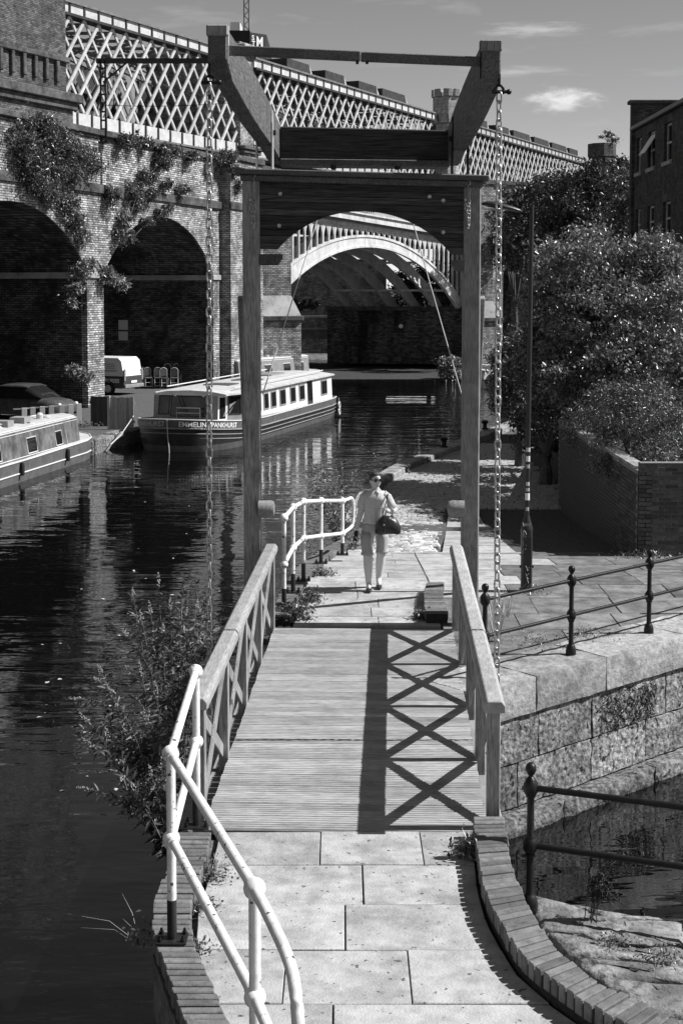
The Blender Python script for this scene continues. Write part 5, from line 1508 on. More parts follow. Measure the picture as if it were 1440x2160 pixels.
shell([(.045,lambda y: gun(y)-.32,.03),(.0,lambda y: gun(y),.0)], 'name_band', 'boat_band')
def strake(inset, zf_, r_, nm, mt, flare=0.0):
    rings = hull_ring(inset, zf_, flare); m = MB(); m.tube(rings + [rings[0]], r_, 6, caps=False); m.build(nm, mt, boat, smooth='all')
strake(.035, lambda y: gun(y)-.32, .035, 'rubbing_strake', 'boat_grey', .03)
strake(.06, lambda y: gun(y)-.50, .022, 'rubbing_strake', 'boat_grey', .05)
strake(.08, lambda y: gun(y)-.66 if y > 2.6 else gun(y)-.66, .022, 'rubbing_strake', 'boat_grey', .07)
strake(.01, lambda y: gun(y), .03, 'gunwale', 'boat_roof', .0)
dk = hull_ring(.03, lambda y: gun(y)-.03); MB().add(dk, [tuple(range(len(dk)-1,-1,-1))[::-1]]).build('fore_deck', 'boat_grey', boat)
# cabin: straight white sides, angled front corners, raked windscreen
CW = 1.72; c0, c1 = .75, LB - .55; corner = 1.15; zc0_, zc1_ = .84, 2.0
def cab(x, y, z): return (x, y, z)
out = [(-CW+.12, c0), (CW-.75, c0), (CW, c0+corner), (CW, c1), (-CW, c1), (-CW, c0+.25)]
m = MB(); n = len(out)
top = [((x*.97), y + (.16 if y < c0+.01 else 0)) for x, y in out]
m.add([(x,y,zc0_) for x, y in out] + [(x,y,zc1_) for x, y in top], [(k,(k+1)%n,n+(k+1)%n,n+k) for k in (2,3,4)])
m.build('cabin_side', 'boat_white', boat)
m = MB(); m.add([(x,y,zc0_) for x, y in out] + [(x,y,zc1_) for x, y in top], [(k,(k+1)%n,n+(k+1)%n,n+k) for k in (0,1,5)])
m.build('cabin_front', 'boat_grey', boat, bevel=0)  # greyer than the sides: the shade on the front is in the colour
def panel_on(k, u0, u1, v0, v1, nm, mt, off=.012, parent=None, fr=None):
    a = Vector((*out[k], zc0_)); b = Vector((*out[(k+1)%n], zc0_)); c = Vector((*top[(k+1)%n], zc1_)); d = Vector((*top[k], zc1_))
    nr_ = (b-a).cross(d-a).normalized()
    def P(u, v): return a*(1-u)*(1-v) + b*u*(1-v) + c*u*v + d*(1-u)*v
    def slab_(u0, u1, v0, v1, o0, o1):
        q = [P(u0,v0),P(u1,v0),P(u1,v1),P(u0,v1)]
        return [p + nr_*o0 for p in q] + [p + nr_*o1 for p in q]
    F = [(4,5,6,7),(0,1,5,4),(1,2,6,5),(2,3,7,6),(3,0,4,7)]
    if fr:
        fu, fv = fr; m = MB()
        for (a0_,a1_,b0_,b1_) in ((u0,u0+fu,v0,v1),(u1-fu,u1,v0,v1),(u0+fu,u1-fu,v0,v0+fv),(u0+fu,u1-fu,v1-fv,v1)): m.add(slab_(a0_,a1_,b0_,b1_,-.01,.03), F)
        w = m.build(nm, mt, parent or boat)
        MB().add(slab_(u0+fu*.8,u1-fu*.8,v0+fv*.8,v1-fv*.8,-.01,.012), F).build('pane', 'glass_dark', w)
        return w
    return MB().add(slab_(u0,u1,v0,v1,-.01,off), F).build(nm, mt, parent or boat)
# windscreen and front windows
panel_on(0, .06, .24, .28, .92, 'front_window', 'truss_dark', fr=(.012,.03))
panel_on(0, .26, .84, .22, .94, 'windscreen', 'truss_dark', fr=(.012,.03))
panel_on(1, .02, .34, .10, .92, 'front_door', 'boat_white', fr=(.05,.06))
panel_on(1, .40, .86, .28, .9, 'corner_window', 'boat_dark', fr=(.03,.04))
# side windows by pixel column along the white side
Ls = c1 - (c0+corner)
def side_u(px):
    u = (px-720)/FPX; p0 = bow + BR*CW
    yl = (u*p0.y - p0.x)/(BD.x - u*BD.y); return (yl-(c0+corner))/Ls
for pa, pb in ((523,533),(541,551),(556,567),(571,583),(590,603),(612,624),(631,643)):
    panel_on(2, side_u(pa), side_u(pb), .24, .84, 'side_window', 'boat_grey', fr=(.006,.05))
panel_on(2, side_u(649), side_u(659), .04, .92, 'side_door', 'boat_dark', fr=(.006,.05))
panel_on(2, side_u(677), side_u(690), .24, .84, 'side_window', 'boat_grey', fr=(.006,.05))
panel_on(2, .03, .045, .80, .90, 'side_light', 'black_paint', .06)
# roof
def roof_at(y): return zc1_
m = MB(); ry = [c0-.32, c0+.1, c0+corner, 6, c1+.12]; secs = []
for y in ry:
    w = (CW-.25 if y < c0+.2 else CW+.08); h = 0.02 if y < c0 else .0
    secs.append([Vector((-w,y,zc1_-.0)),Vector((-w*.6,y,zc1_+.10)),Vector((0,y,zc1_+.14)),Vector((w*.6,y,zc1_+.10)),Vector((w,y,zc1_-.0)),Vector((w,y,zc1_-.06)),Vector((-w,y,zc1_-.06))])
m.loft(secs); m.build('roof', 'boat_roof', boat)
for sx in (-1, 1): MB().tube([(sx*(CW-.35),y,zc1_+.19) for y in (c0+.8,4,8,c1-.4)], .022, 8).build('grab_rail', 'light_metal', boat)
MB().box(-.6, .5, 3.4, 4.6, zc1_+.13, zc1_+.16).build('solar_panel', 'slate', boat)
MB().box(-.5, .6, 6.4, 7.4, zc1_+.13, zc1_+.16).build('solar_panel', 'slate', boat)
MB().box(-.7, .2, 9.6, 11.6, zc1_+.13, zc1_+.2).build('roof_hatch', 'boat_grey', boat)
m = MB(); m.tube([(-.6,.62,1.0),(-.6,.62,1.45),(.35,.62,1.45),(.35,.62,1.0)], .025, 8); m.tube([(-.6,.62,1.25),(.35,.62,1.25)], .02, 8); m.build('bow_rail', 'light_metal', boat, smooth=True)
for x in (-.62, .52):
    MB().lathe([(.001,0),(.05,0),(.05,.05),(.001,.07)], (x, c0-.2, zc1_-.1), 10).build('headlamp', 'letter_white', boat)
m = MB(); m.beam((-.55,c0-.06,1.85), (-.25,c0-.1,1.2), .03, .03); m.build('wiper', 'black_paint', boat)
m = MB(); m.beam((1.3,c0+.42,1.3), (1.58,c0+.75,1.75), .03, .03); m.build('wiper', 'black_paint', boat)
# fenders: rope rings and a tyre-like bundle
for (x, y) in ((HWB+.03, 2.3),(HWB+.02, LB-.6)):
    for zz in (.55, .25):
        m = MB(); pts = [Vector((x, y + .11*math.cos(a), zz + .14*math.sin(a))) for a in [2*math.pi*k/10 for k in range(11)]]
        m.tube(pts, .045, 7, caps=False); m.build('fender', 'rope', boat, smooth='all')
    MB().tube([(x-.02,y,.9),(x,y,.1)], .018, 6).build('fender_rope', 'rope', boat)
MB().tube([(0,-NOSE-.02,gun(-NOSE)+.02),(.03,-NOSE-.05,.6),(.1,-NOSE-.10,.2),(.12,-NOSE-.12,-.1)], .018, 6).build('stem_rope', 'rope', boat)
# name lettering bent along both bow flanks
def name_on_bow(sgn):
    tm = text_mesh('EMMELINE PANKHURST', .255, bold=.004)
    path = [Vector((x, y, 0)) for x, y in plan(.015, .01) if (x >= 0 if sgn > 0 else x <= 0)]
    path.sort(key=lambda p: abs(p.x)*.5 + p.y); path = smooth_path(path, 8)
    cum = [0]
    for a, b in zip(path, path[1:]): cum.append(cum[-1] + (b-a).length)
    xs = [v.co.x for v in tm.vertices]; W = max(xs) - min(xs); s0 = .42 if sgn > 0 else .12
    for v in tm.vertices:
        s = s0 + (v.co.x if sgn > 0 else W - v.co.x)
        i = max(j for j in range(len(cum)) if cum[j] <= s); i = min(i, len(path)-2)
        d = (path[i+1]-path[i]).normalized(); p = path[i] + d*(s-cum[i]); nr_ = Vector((d.y,-d.x,0)); nr_ = nr_ if nr_.x*sgn > 0 else -nr_
        yy = v.co.y
        v.co = p + nr_*.022; v.co.z = gun(p.y) - .245 + yy
    link('name_lettering', tm, 'letter_white' if sgn > 0 else 'letter_grey', boat)
name_on_bow(1); name_on_bow(-1)
# mooring rope
mr = MB(); a = G(233, 938, QUAY_Z+.1); b = D(283, 876, 54.6); mr.tube([a, a.lerp(b,.4)+Vector((0,0,-.12)), a.lerp(b,.75)+Vector((0,0,-.06)), b], .018, 7)
tag(mr.build('mooring_rope', 'rope'), 'slack mooring rope from the quay to the bow of the trip boat', 'rope')

# ================================================================== narrowboats
def narrowboat(label, stern_r, bow_r, beam, mats, cab_h=.72, gun_h=.62, wins=(), blunt=.9, name='narrowboat'):
    a, b = Vector(stern_r), Vector(bow_r); d = (b-a).normalized(); L_ = (b-a).length; rgt = Vector((d.y,-d.x,0))
    o_ = a - rgt*beam/2; t = thing(name, label, 'boat', (o_.x,o_.y,WATER_Z), math.atan2(d.y,d.x)-R(90))
    hw = beam/2
    def outline(ins):
        r_ = [(hw-ins, -.0),(hw-ins, L_*.5),(hw-ins,L_-1.6),(hw*.9-ins,L_-.9),(hw*.62-ins*.8,L_-.3),(max(.02,hw*.2-ins*.5),L_)]
        return [(-x,y) for x, y in r_[::-1]][::-1][::-1] if False else r_ + [(-x,y) for x, y in r_[::-1]]
    def gn(y): return gun_h + max(0,(y-(L_-2.2)))*.07
    m = MB(); m.loft([[Vector((x,y,-.3)) for x, y in outline(.12)], [Vector((x,y,.2)) for x, y in outline(.03)], [Vector((x,y,gn(y))) for x, y in outline(0)]], caps=False); m.build('hull', mats[0], t, smooth=True)
    pts = [Vector((x,y,gn(y))) for x, y in outline(0)]; MB().add(pts, [tuple(range(len(pts)))]).build('deck', mats[3], t)
    MB().tube(pts, .03, 6).build('gunwale', mats[2], t); MB().tube([Vector((x,y,.28)) for x, y in outline(.02)], .028, 6).build('rubbing_strake', mats[2], t)
    cw = hw-.16; y0, y1 = -.0, L_-1.7; zt = gun_h + cab_h
    prof = [(-cw,gun_h-.02),(cw,gun_h-.02),(cw-.12,zt),(cw-.35,zt+.05),(0,zt+.08),(-cw+.35,zt+.05),(-cw+.12,zt)]
    nn = len(prof)
    nose = .45
    vs = [(x,y0,z) for x, z in prof] + [(x,y1-nose*.2,z) for x, z in prof] + [(x*.55,y1+nose,z) for x, z in prof]
    fs = [tuple(range(nn))] + [(k+nn*s_,k+nn*(s_+1),(k+1)%nn+nn*(s_+1),(k+1)%nn+nn*s_) for s_ in (0,1) for k in range(nn)] + [tuple(2*nn+k for k in range(nn))[::-1]]
    side = MB(); side.add(vs, [f for f in fs]); side.build('cabin', mats[1], t, smooth=False)
    rv = [(x*1.02,y,z+.012) for y in (y0-.05,y1-nose*.2) for x, z in prof[2:]]; q = 5
    MB().add(rv + [(x*.57,y1+nose+.03,z+.012) for x, z in prof[2:]], [(k+q*s_,k+1+q*s_,k+1+q*(s_+1),k+q*(s_+1)) for s_ in (0,1) for k in range(q-1)]).build('roof', mats[3], t)
    for s_ in (-1, 1): MB().tube([(s_*(cw-.2),y0,zt+.06),(s_*(cw-.2),y1-.2,zt+.06)], .025, 6).build('grab_rail', mats[2], t)
    def trim(s_, ya, yb, za, zb, r_=.02):
        f = lambda z: s_*(cw - .12*(z-gun_h)/cab_h + .008)
        m = MB(); m.tube([(f(za),ya,za),(f(za),yb,za),(f(zb),yb,zb),(f(zb),ya,zb),(f(za),ya,za)], r_, 5); return m
    for (ya, yb, za, zb) in wins:
        for s_ in (-1, 1):
            f = lambda z: s_*(cw - .12*(z-gun_h)/cab_h)
            e = s_*.012
            w = trim(s_, ya, yb, gun_h+za, gun_h+zb, .022).build('window', mats[2], t)
            MB().add([(f(gun_h+za)+e,ya,gun_h+za),(f(gun_h+za)+e,yb,gun_h+za),(f(gun_h+zb)+e,yb,gun_h+zb),(f(gun_h+zb)+e,ya,gun_h+zb)], [(0,1,2,3) if s_ > 0 else (3,2,1,0)]).build('pane', 'glass_dark', w)
    trim(1, y0+.1, y1-1.45, gun_h+.06, gun_h+cab_h-.06, .016).build('panel_line', mats[2], t)
    trim(1, y1-1.3, y1-.15, gun_h+.06, gun_h+cab_h-.06, .016).build('panel_line', mats[2], t)
    MB().lathe([(.001,0),(.09,0),(.09,.03),(.05,.05),(.05,.1),(.1,.12),(.001,.15)], (0,y1*.55,zt+.07), 12).build('roof_vent', 'light_metal', t, smooth=True)
    MB().box(-.35,.35,y1*.7,y1*.7+1.3,zt+.07,zt+.13).build('roof_board', 'fence_wood', t)
    return t
sa = G(45, 1018, WATER_Z); sb = G(214, 962, WATER_Z); sdir = (sb-sa).normalized()
narrowboat('old narrowboat with faded patchy panels at the left edge', sa - sdir*5.0, sb + sdir*.2, 2.1, ('boat_band','boat_old','light_metal','boat_roof'),
           wins=[(6.0,6.75,.12,.6),(8.35,8.9,.12,.58),(3.2,4.0,.12,.6)], cab_h=.86, gun_h=.66)
# roof clutter on the old narrowboat
nbt = [o_ for o_ in COL.objects if o_.name.startswith('narrowboat')][0]
zr = .66+.86+.08
for y_, w_ in ((7.2,.34),(5.9,.3)):
    pb = MB().box(-.25,.25,y_,y_+w_*1.6,zr,zr+.2).build('planter', 'fence_wood', nbt)
    pp = np.stack([rng.uniform(-.24,.24,260), rng.uniform(y_,y_+w_*1.6,260), zr+.2+np.abs(rng.normal(size=260))*.1], axis=1)
PLANTER = (nbt, zr)
for x_ in (-.42,-.36): MB().tube([(x_,3.0,zr+.05),(x_+.03,9.4,zr+.03)], .022, 6).build('boat_pole', 'fence_wood', nbt)
MB().lathe([(.001,0),(.11,0),(.12,.2),(.07,.26),(.001,.27)], (.2,8.6,zr-.02), 12).build('water_can', 'light_metal', nbt, smooth=True)
cm = MB(); cm.tube([Vector((.1+.16*math.cos(a),9.3+.16*math.sin(a),zr+.0+.004*a)) for a in [k*.5 for k in range(40)]], .018, 5); cm.build('rope_coil', 'rope', nbt)
for y_ in (2.0,5.0,8.8):
    MB().lathe([(.001,-.2),(.06,-.2),(.075,-.1),(.075,.1),(.06,.2),(.001,.2)], (1.1,y_,.42), 10).build('fender', 'rubber', nbt, smooth=True)
# the small boats far up the canal
fa = G(578, 872, WATER_Z); nbk = narrowboat('small narrowboat with framed windows behind the roof of the trip boat', (-5.6,80.2,0), (-.9,88.2,0), 2.0, ('boat_dark','boat_grey','letter_white','boat_roof'), wins=[(4.6,5.4,.2,.75),(6.2,6.9,.2,.75),(2.6,3.4,.2,.75)], cab_h=1.05, gun_h=.8)
wb = G(1034, 816, WATER_Z); cru = thing('white_cruiser', 'small white cruiser by the far bank right of the gate post', 'boat', (wb.x, wb.y, WATER_Z), R(12))
m = MB(); ol = lambda i: [(-.85+i,-1.4),(.85-i,-1.4),(.9-i,1),(.5-i*.6,2.3),(0,2.7),(-.5+i*.6,2.3),(-.9+i,1)]
m.loft([[Vector((x,y,-.2)) for x, y in ol(.2)],[Vector((x,y,.55)) for x, y in ol(0)]], caps=False); m.build('hull', 'boat_white', cru, smooth=True)
MB().prism(ol(.02), .5, .55).build('deck', 'boat_roof', cru)
MB().tube([Vector((x,y,.5)) for x, y in ol(0)] , .04, 6).build('rubbing_strake', 'boat_dark', cru)
m = MB(); m.loft([[Vector((x,y,.55)) for x, y in ((-.7,-.9),(.7,-.9),(.65,1.1),(-.65,1.1))],[Vector((x,y,1.05)) for x, y in ((-.62,-.8),(.62,-.8),(.5,.7),(-.5,.7))]]); m.build('cabin', 'boat_white', cru)
MB().box(.60,.70,-.5,.4,.68,.92).build('window', 'glass_dark', cru)
for y in (-.6,.2): MB().tube([(-.5,y,1.05),(-.5,y,1.35),(.5,y,1.35),(.5,y,1.05)], .02, 6).build('hoop', 'light_metal', cru)

# ================================================================== van under the arch
vw = D(262, 840, 73.5); va = math.atan2(-.40, .917)
van = thing('delivery_van', 'white and dark delivery van parked under the viaduct arch', 'van', (vw.x, vw.y, QUAY_Z), va)
# local: x = along the van, rear at x = 0 (pointing right), nose towards -x; side facing the camera is y = 0
prof = [(-4.5,.35),(-.08,.35),(0,.5),(.02,.95),(-.03,1.0),(-.16,1.78),(-.35,1.95),(-3.0,1.95),(-3.7,1.25),(-4.5,1.0)]
low = [(-4.5,.35),(-.08,.35),(0,.5),(.02,.98),(-4.5,.98)]; up = [(-4.45,.985),(.018,.985),(-.03,1.05),(-.16,1.78),(-.35,1.95),(-3.0,1.95),(-3.7,1.25)]
MB().prism_xz(low, 0, 1.85).build('lower_body', 'van_dark', van, bevel=.05, seg=2)
MB().prism_xz(up, .02, 1.83).build('upper_body', 'van_white', van, bevel=.09, seg=3)
for wx_ in (-.95, -3.7):
    wh = bpy.data.objects.new('wheel', None); COL.objects.link(wh); wh.parent = van; wh.location = (wx_, .06, .33)
    MB().lathe([(.001,-.1),(.2,-.1),(.31,-.09),(.33,-.04),(.33,.1),(.001,.1)], (0,0,0), 22, 'y').build('tyre', 'rubber', wh, smooth=True)
    MB().lathe([(.001,-.112),(.08,-.115),(.15,-.104),(.2,-.108),(.2,-.09),(.001,-.09)], (0,0,0), 18, 'y').build('rim', 'light_metal', wh, smooth=True)
    MB().lathe([(.001,-.03),(.40,-.03),(.40,.0),(.001,.0)], (wx_,-.002+.02,.36), 24, 'y').build('wheel_arch', 'rubber', van)
rw_ = MB().add([(-.045,.16,1.10),(-.045,1.69,1.10),(-.155,1.62,1.72),(-.155,.23,1.72)], [(0,1,2,3)]); rw_.v = [(x+.03,y,z) for x, y, z in rw_.v]; rw_.build('rear_window', 'boat_white', van)
MB().box(-.02,.035,.02,.14,.75,1.35).build('tail_light', 'boat_grey', van); MB().box(-.02,.035,1.71,1.83,.75,1.35).build('tail_light', 'boat_grey', van)
MB().box(-.02,.10,.02,1.83,.36,.56).build('bumper', 'boat_grey', van, bevel=.03); MB().box(.02,.05,.65,1.2,.62,.74).build('number_plate', 'letter_white', van)
for zz in (1.58,1.47,1.37): MB().box(-1.75,-.55,-.004,.03,zz,zz+.04).build('side_stripe', 'letter_grey', van)
MB().box(-2.0,-.42,-.002,.025,1.24,1.28).build('side_trim', 'boat_grey', van)
tm = text_mesh('CRUISES', .27, bold=.012, space=1.12); o_ = link('lettering', tm, 'letter_white', van); o_.rotation_euler = (R(90),0,0); o_.location = (-1.36,-.012,.66)

# covered car
cc = D(80, 858, 60.0); cov = thing('parked_car', 'dark shiny hatchback parked beneath the left arch', 'car', (cc.x-.45, 60.6, QUAY_Z), R(-28))
def car_ring(x, z0, z1, wd, top):
    rg = []
    for k in range(15):
        a_ = math.pi*k/14; c_, s_ = math.cos(a_), math.sin(a_)
        rg.append(Vector((x, -wd*(1-top*max(0,s_))*math.copysign(abs(c_)**.35, c_), z0 + (z1-z0)*abs(s_)**.45)))
    return rg
body = [(-2.08,.30,.62,.66),(-2.02,.22,.80,.78),(-1.5,.2,.90,.84),(-.9,.2,.94,.85),(.4,.2,.95,.86),(1.2,.2,.93,.85),(1.75,.2,.86,.82),(2.05,.26,.72,.72),(2.1,.34,.6,.62)]
MB().loft([car_ring(x,z0,z1,w,.04) for x,z0,z1,w in body], closed=False).build('car_body', 'tarp', cov, smooth='all')
cabn = [(-1.72,.92,.93,.70),(-1.15,.92,1.42,.72),(-.85,.92,1.47,.72),(.15,.92,1.47,.72),(.45,.92,1.40,.72),(1.15,.92,.95,.72)]
MB().loft([car_ring(x,z0,z1,w,.14) for x,z0,z1,w in cabn], closed=False).build('windows', 'glass_dark', cov, smooth=True)
MB().loft([car_ring(x,1.36,z1+.012,w*.9,.12) for x,z1,w in ((-1.2,1.38,.70),(-.85,1.47,.71),(.15,1.47,.71),(.4,1.40,.70))], closed=False).build('roof', 'tarp', cov, smooth=True)
for x in (-1.3,1.3):
    for y in (-.78,.78): MB().lathe([(.001,-.1),(.30,-.1),(.31,.1),(.001,.1)], (x,y,.31), 18, 'y').build('wheel', 'rubber', cov, smooth=True)
for sy in (-.55,.55): MB().ball((2.03,sy,.66), .1, 10, 6).build('headlight', 'light_metal', cov, smooth='all')

# knee-high timber posts along the quay
tops = [(52,905,860),(70,903,858),(90,899,856),(109,896,855),(131,894,852),(150,892,850),(167,890,849)]
names = ['leftmost','second','third','fourth','fifth','sixth','last']
for i, (px, yb, yt) in enumerate(tops):
    p = D(px, 885, 55.5 + i*.35); p.z = QUAY_Z; H = .86
    t = thing('timber_post', '%s timber post of the row along the quay behind the old narrowboat' % (names[i] + (' from the left' if 0 < i < 6 else ('' if i == 0 else ''))), 'post', p, R(18), 'timber posts on the quay')
    MB().box(-.10, .10, -.05, .05, -.02, H).build('post_board', 'fence_wood', t, bevel=.008)
    MB().box(-.42, -.10, -.02, .02, H-.06, H-.01).build('top_rail', 'fence_wood', t)

# fence panel beside the boat, dark crate screen
f0 = D(233, 905, 55.6); f0.z = QUAY_Z
fn = thing('timber_fence', 'pale upright board fence on the quay at the bow of the trip boat', 'fence', f0, R(-6))
fw = (284-240)/FPX*55.6; hF = 1.28
MB().box(0, fw+.15, .03, .09, hF*.2, hF*.28).build('fence_rail', 'fence_wood', fn); MB().box(0, fw+.15, .03, .09, hF*.78, hF*.86).build('fence_rail', 'fence_wood', fn)
k = .0
while k < fw + .1:
    MB().box(k, k+.088, 0, .03, 0.02, hF + random.uniform(-.02,.02)).build('fence_board', 'fence_wood', fn); k += .094
MB().box(-.1, 0, -.05, .1, 0, hF+.05).build('fence_post', 'fence_wood', fn)
g0 = D(192, 905, 57.0); g0.z = QUAY_Z; gf = thing('dark_screen', 'dark timber screen between the brick pier and the pale fence', 'fence', g0, R(-4))
k = 0
while k < .95:
    MB().box(k, k+.115, 0, .03, 0, 1.2).build('screen_board', 'fence_dark', gf); k += .12
MB().box(-.05, 1.0, .03, .08, .9, 1.0).build('fence_rail', 'fence_dark', gf)

# stacked banquet chairs under the arch
def make_chair():
    t = thing('hoop_back_chair', 'x', 'chair', (0,0,0), 0, 'hoop-backed chairs stored under the arch')
    MB().cbox(-.22, .22, -.22, .22, .43, .49, .02).build('seat', 'cushion', t)
    pts = [(-.2,.21,.0)] + [(-.2,.21,z) for z in (.3,.6,.8)] + [(.2*-math.cos(a), .21, .86+.16*math.sin(a)) for a in [math.pi*k/8 for k in range(9)]] + [(.2,.21,z) for z in (.8,.6,.3,0)]
    MB().tube(pts, .016, 7).build('back_hoop', 'light_metal', t, smooth=True)
    bp_ = [(-.17,.56),(.17,.56),(.17,.84)] + [(.17*math.cos(a), .84+.14*math.sin(a)) for a in [math.pi*k/6 for k in range(1,6)]] + [(-.17,.84)]
    MB().prism_xz(bp_, .19, .225).build('back_pad', 'cushion', t)
    for x in (-.2,.2): MB().tube([(x,-.2,.44),(x,-.22,0)], .014, 6).build('front_leg', 'light_metal', t)
    MB().tube([(-.2,-.2,.2),(.2,-.2,.2)], .01, 5).build('stretcher', 'light_metal', t)
    return t
ch0 = make_chair()
def copy_tree(o_, parent=None):
    c = o_.copy(); COL.objects.link(c); c.parent = parent
    for k_ in list(o_.children): copy_tree(k_, c)
    return c
chs = [(300,79.6,1.0,'leftmost hoop-backed chair beside the white van'),(313,79.0,.95,'hoop-backed chair second from the van in the front row'),(334,79.0,.95,'hoop-backed chair in the middle of the front row'),
       (347,78.7,.95,'pale-backed chair right of the middle in the front row'),(368,78.7,.95,'rightmost front hoop-backed chair near the boat roof'),(355,79.7,1.25,'taller stacked hoop-backed chair at the back, left of the last'),(374,79.7,1.25,'rearmost hoop-backed chair on the right end of the stack')]
for i, (px, Y_, hz_, lab) in enumerate(chs):
    c = ch0 if i == 0 else copy_tree(ch0)
    p = D(px, 800, Y_); base_z = QUAY_Z + (.13 if hz_ < 1.2 else .30)
    c.location = (p.x, Y_, base_z); c.rotation_euler = (0,0,R(random.uniform(-12,12)) + R(8)); c['label'] = lab
pallet = thing('storage_pallet', 'low timber platform under the stored chairs', 'pallet', (D(338,800,79.2).x, 79.3, QUAY_Z), R(8))
for k in range(8): MB().box(-1.3, 1.3, -.75+k*.2, -.75+k*.2+.15, .10, .13).build('pallet_board', 'fence_dark', pallet)
for x in (-1.2,0,1.2): MB().box(x-.05,x+.05,-.75,.8,0,.10).build('bearer', 'fence_dark', pallet)
step = thing('storage_pallet', 'small raised timber platform under the rear chairs', 'pallet', (D(365,800,79.7).x, 79.72, QUAY_Z+.13), R(8))
MB().box(-.6,.55,-.3,.3,.12,.17).build('pallet_board', 'fence_dark', step)
for x in (-.5,.45): MB().box(x-.05,x+.05,-.3,.3,0,.12).build('bearer', 'fence_dark', step)
# mooring bollards on the kerb
for px, py, lab in ((1022,900,'dark mooring bollard on the shaded kerb beside the gate post'),(936,938,'dark mooring bollard at the lit end of the towpath kerb')):
    p = G(px, py+6, gz(45)+.17); t = MB().lathe([(.001,0),(.12,0),(.12,.04),(.07,.07),(.07,.2),(.12,.24),(.13,.28),(.09,.32),(.001,.33)], (0,0,0), 14).build('mooring_bollard', 'iron', None, smooth=True)
    t.location = p; tag(t, lab, 'bollard', 'mooring bollards')

# ================================================================== foliage
def leaf_mesh(name, pos, size, elong=.42, up=.45, droop=.25, dirs=None, fold=.12):
    # every leaf: two quads folded along the midrib
    n = len(pos); d = rng.normal(size=(n,3)) if dirs is None else dirs + rng.normal(size=(n,3))*.35
    d[:,2] -= droop; d /= np.linalg.norm(d,axis=1,keepdims=True)+1e-9
    nr = rng.normal(size=(n,3))*.8; nr[:,2] += up*2
    s = np.cross(d, nr); s /= np.linalg.norm(s,axis=1,keepdims=True)+1e-9
    nn = np.cross(s, d)
    L = (size*rng.uniform(.65,1.3,size=(n,1))) if np.isscalar(size) else size[:,None]
    w = L*elong*.5
    base = pos; tip = pos + d*L - nn*L*.12; mid = pos + d*L*.5 - nn*L*fold*.3
    l = pos + d*L*.42 + s*w + nn*L*fold*.5; r = pos + d*L*.42 - s*w + nn*L*fold*.5
    V = np.stack([base,mid,tip,l,r],axis=1).reshape(-1,3); i = np.arange(n)[:,None]*5
    Q = np.concatenate([i+np.array([[0,1,2,3]]), i+np.array([[0,4,2,1]])])
    return np_mesh(name, V, Q)
def crown_points(blobs, n, clump=.35, per=40, shell=.55):
    # blobs: (cx,cy,cz,rx,ry,rz); clumps of leaves sit mostly in the outer shell of each blob
    P = []; vol = np.array([b[3]*b[4]*b[5] for b in blobs])**.7; vol /= vol.sum()
    for b, f in zip(blobs, vol):
        # ragged outline: small satellite tufts standing proud of the main mass
        for q in range(7):
            u = rng.normal(size=3); u[2] = abs(u[2])*.8; u /= np.linalg.norm(u)
            c = np.array(b[:3]) + u*np.array(b[3:6])*rng.uniform(.85,1.25)
            r_ = np.array(b[3:6])*rng.uniform(.12,.3)
            for w in range(max(1,int(n*f*.022/per))+1):
                P.append(c + rng.normal(size=(per,3))*r_*.55)
        k = max(4, int(n*f/per)); u = rng.normal(size=(k,3)); u /= np.linalg.norm(u,axis=1,keepdims=True)
        r = rng.uniform(shell,1.0,size=(k,1))**.8*(1+.22*np.sin(u[:,:1]*5+u[:,1:2]*4+b[0]))
        c = np.array(b[:3]) + u*r*np.array(b[3:6])
        sz = clump*rng.uniform(.35,1.35,size=(k,1))
        for ci, si in zip(c, sz):
            q = rng.normal(size=(per,3))*si*np.array([1,1,.6]); P.append(ci+q)
    return np.concatenate(P)
def tree(label, base, blobs, n, leaf, mt, clump=.4, trunk_r=.16, elong=.45, name='broadleaf_tree', cat='tree', group=None, limbs=7, per=40, droop=.25, up=.45, tilt=0, shell=.55):
    base = Vector(base); t = thing(name, label, cat, base, 0, group)
    bl = [(b[0]-base.x,b[1]-base.y,b[2]-base.z,b[3],b[4],b[5]) for b in blobs]
    P = crown_points(bl, n, clump, per, shell)
    link('crown', leaf_mesh('crown', P, leaf, elong, up, droop), mt, t)
    m = MB(); zc = np.mean([b[2] for b in bl]); cxm = np.mean([b[0] for b in bl]); cym = np.mean([b[1] for b in bl])
    fork = Vector((cxm*.4, cym*.4, max(.3, zc*.45)))
    m.tube([(0,0,-.15),(fork.x*.4,fork.y*.4,fork.z*.5),fork], [trunk_r*1.25,trunk_r,trunk_r*.85], 8)
    for k in range(limbs):
        b = bl[k % len(bl)]; a = rng.uniform(0,6.28); e = Vector((b[0]+b[3]*.7*math.cos(a), b[1]+b[4]*.7*math.sin(a), b[2]+b[5]*rng.uniform(-.1,.7)))
        md = fork.lerp(e,.5)+Vector((rng.uniform(-.1,.1),rng.uniform(-.1,.1),.1))*b[3]
        m.tube([fork*.95, md, e], [trunk_r*.6,trunk_r*.35,trunk_r*.1], 6)
    m.build('trunk', 'bark', t, smooth=True)
    return t
def blob(px, py, Y, rx, rz, ry=None): p = D(px,py,Y); return (p.x,Y,p.z,rx,ry or rx,rz)
BZ = .68
def bed_at(px, Y, z=BZ): p = D(px,700,Y); return (p.x, Y, z)
gt = 'trees and tall shrubs behind the garden wall'
tree('tall dark tree behind the lamp post at the foot of the lattice girders', bed_at(1150,88), [blob(1120,450,88,1.9,1.7),blob(1185,430,87,2.0,1.8),blob(1150,520,86,2.2,1.8),blob(1095,530,89,1.3,1.6)], 16000, .24, 'leaf_dark', clump=.34, trunk_r=.25, group=gt, per=60)
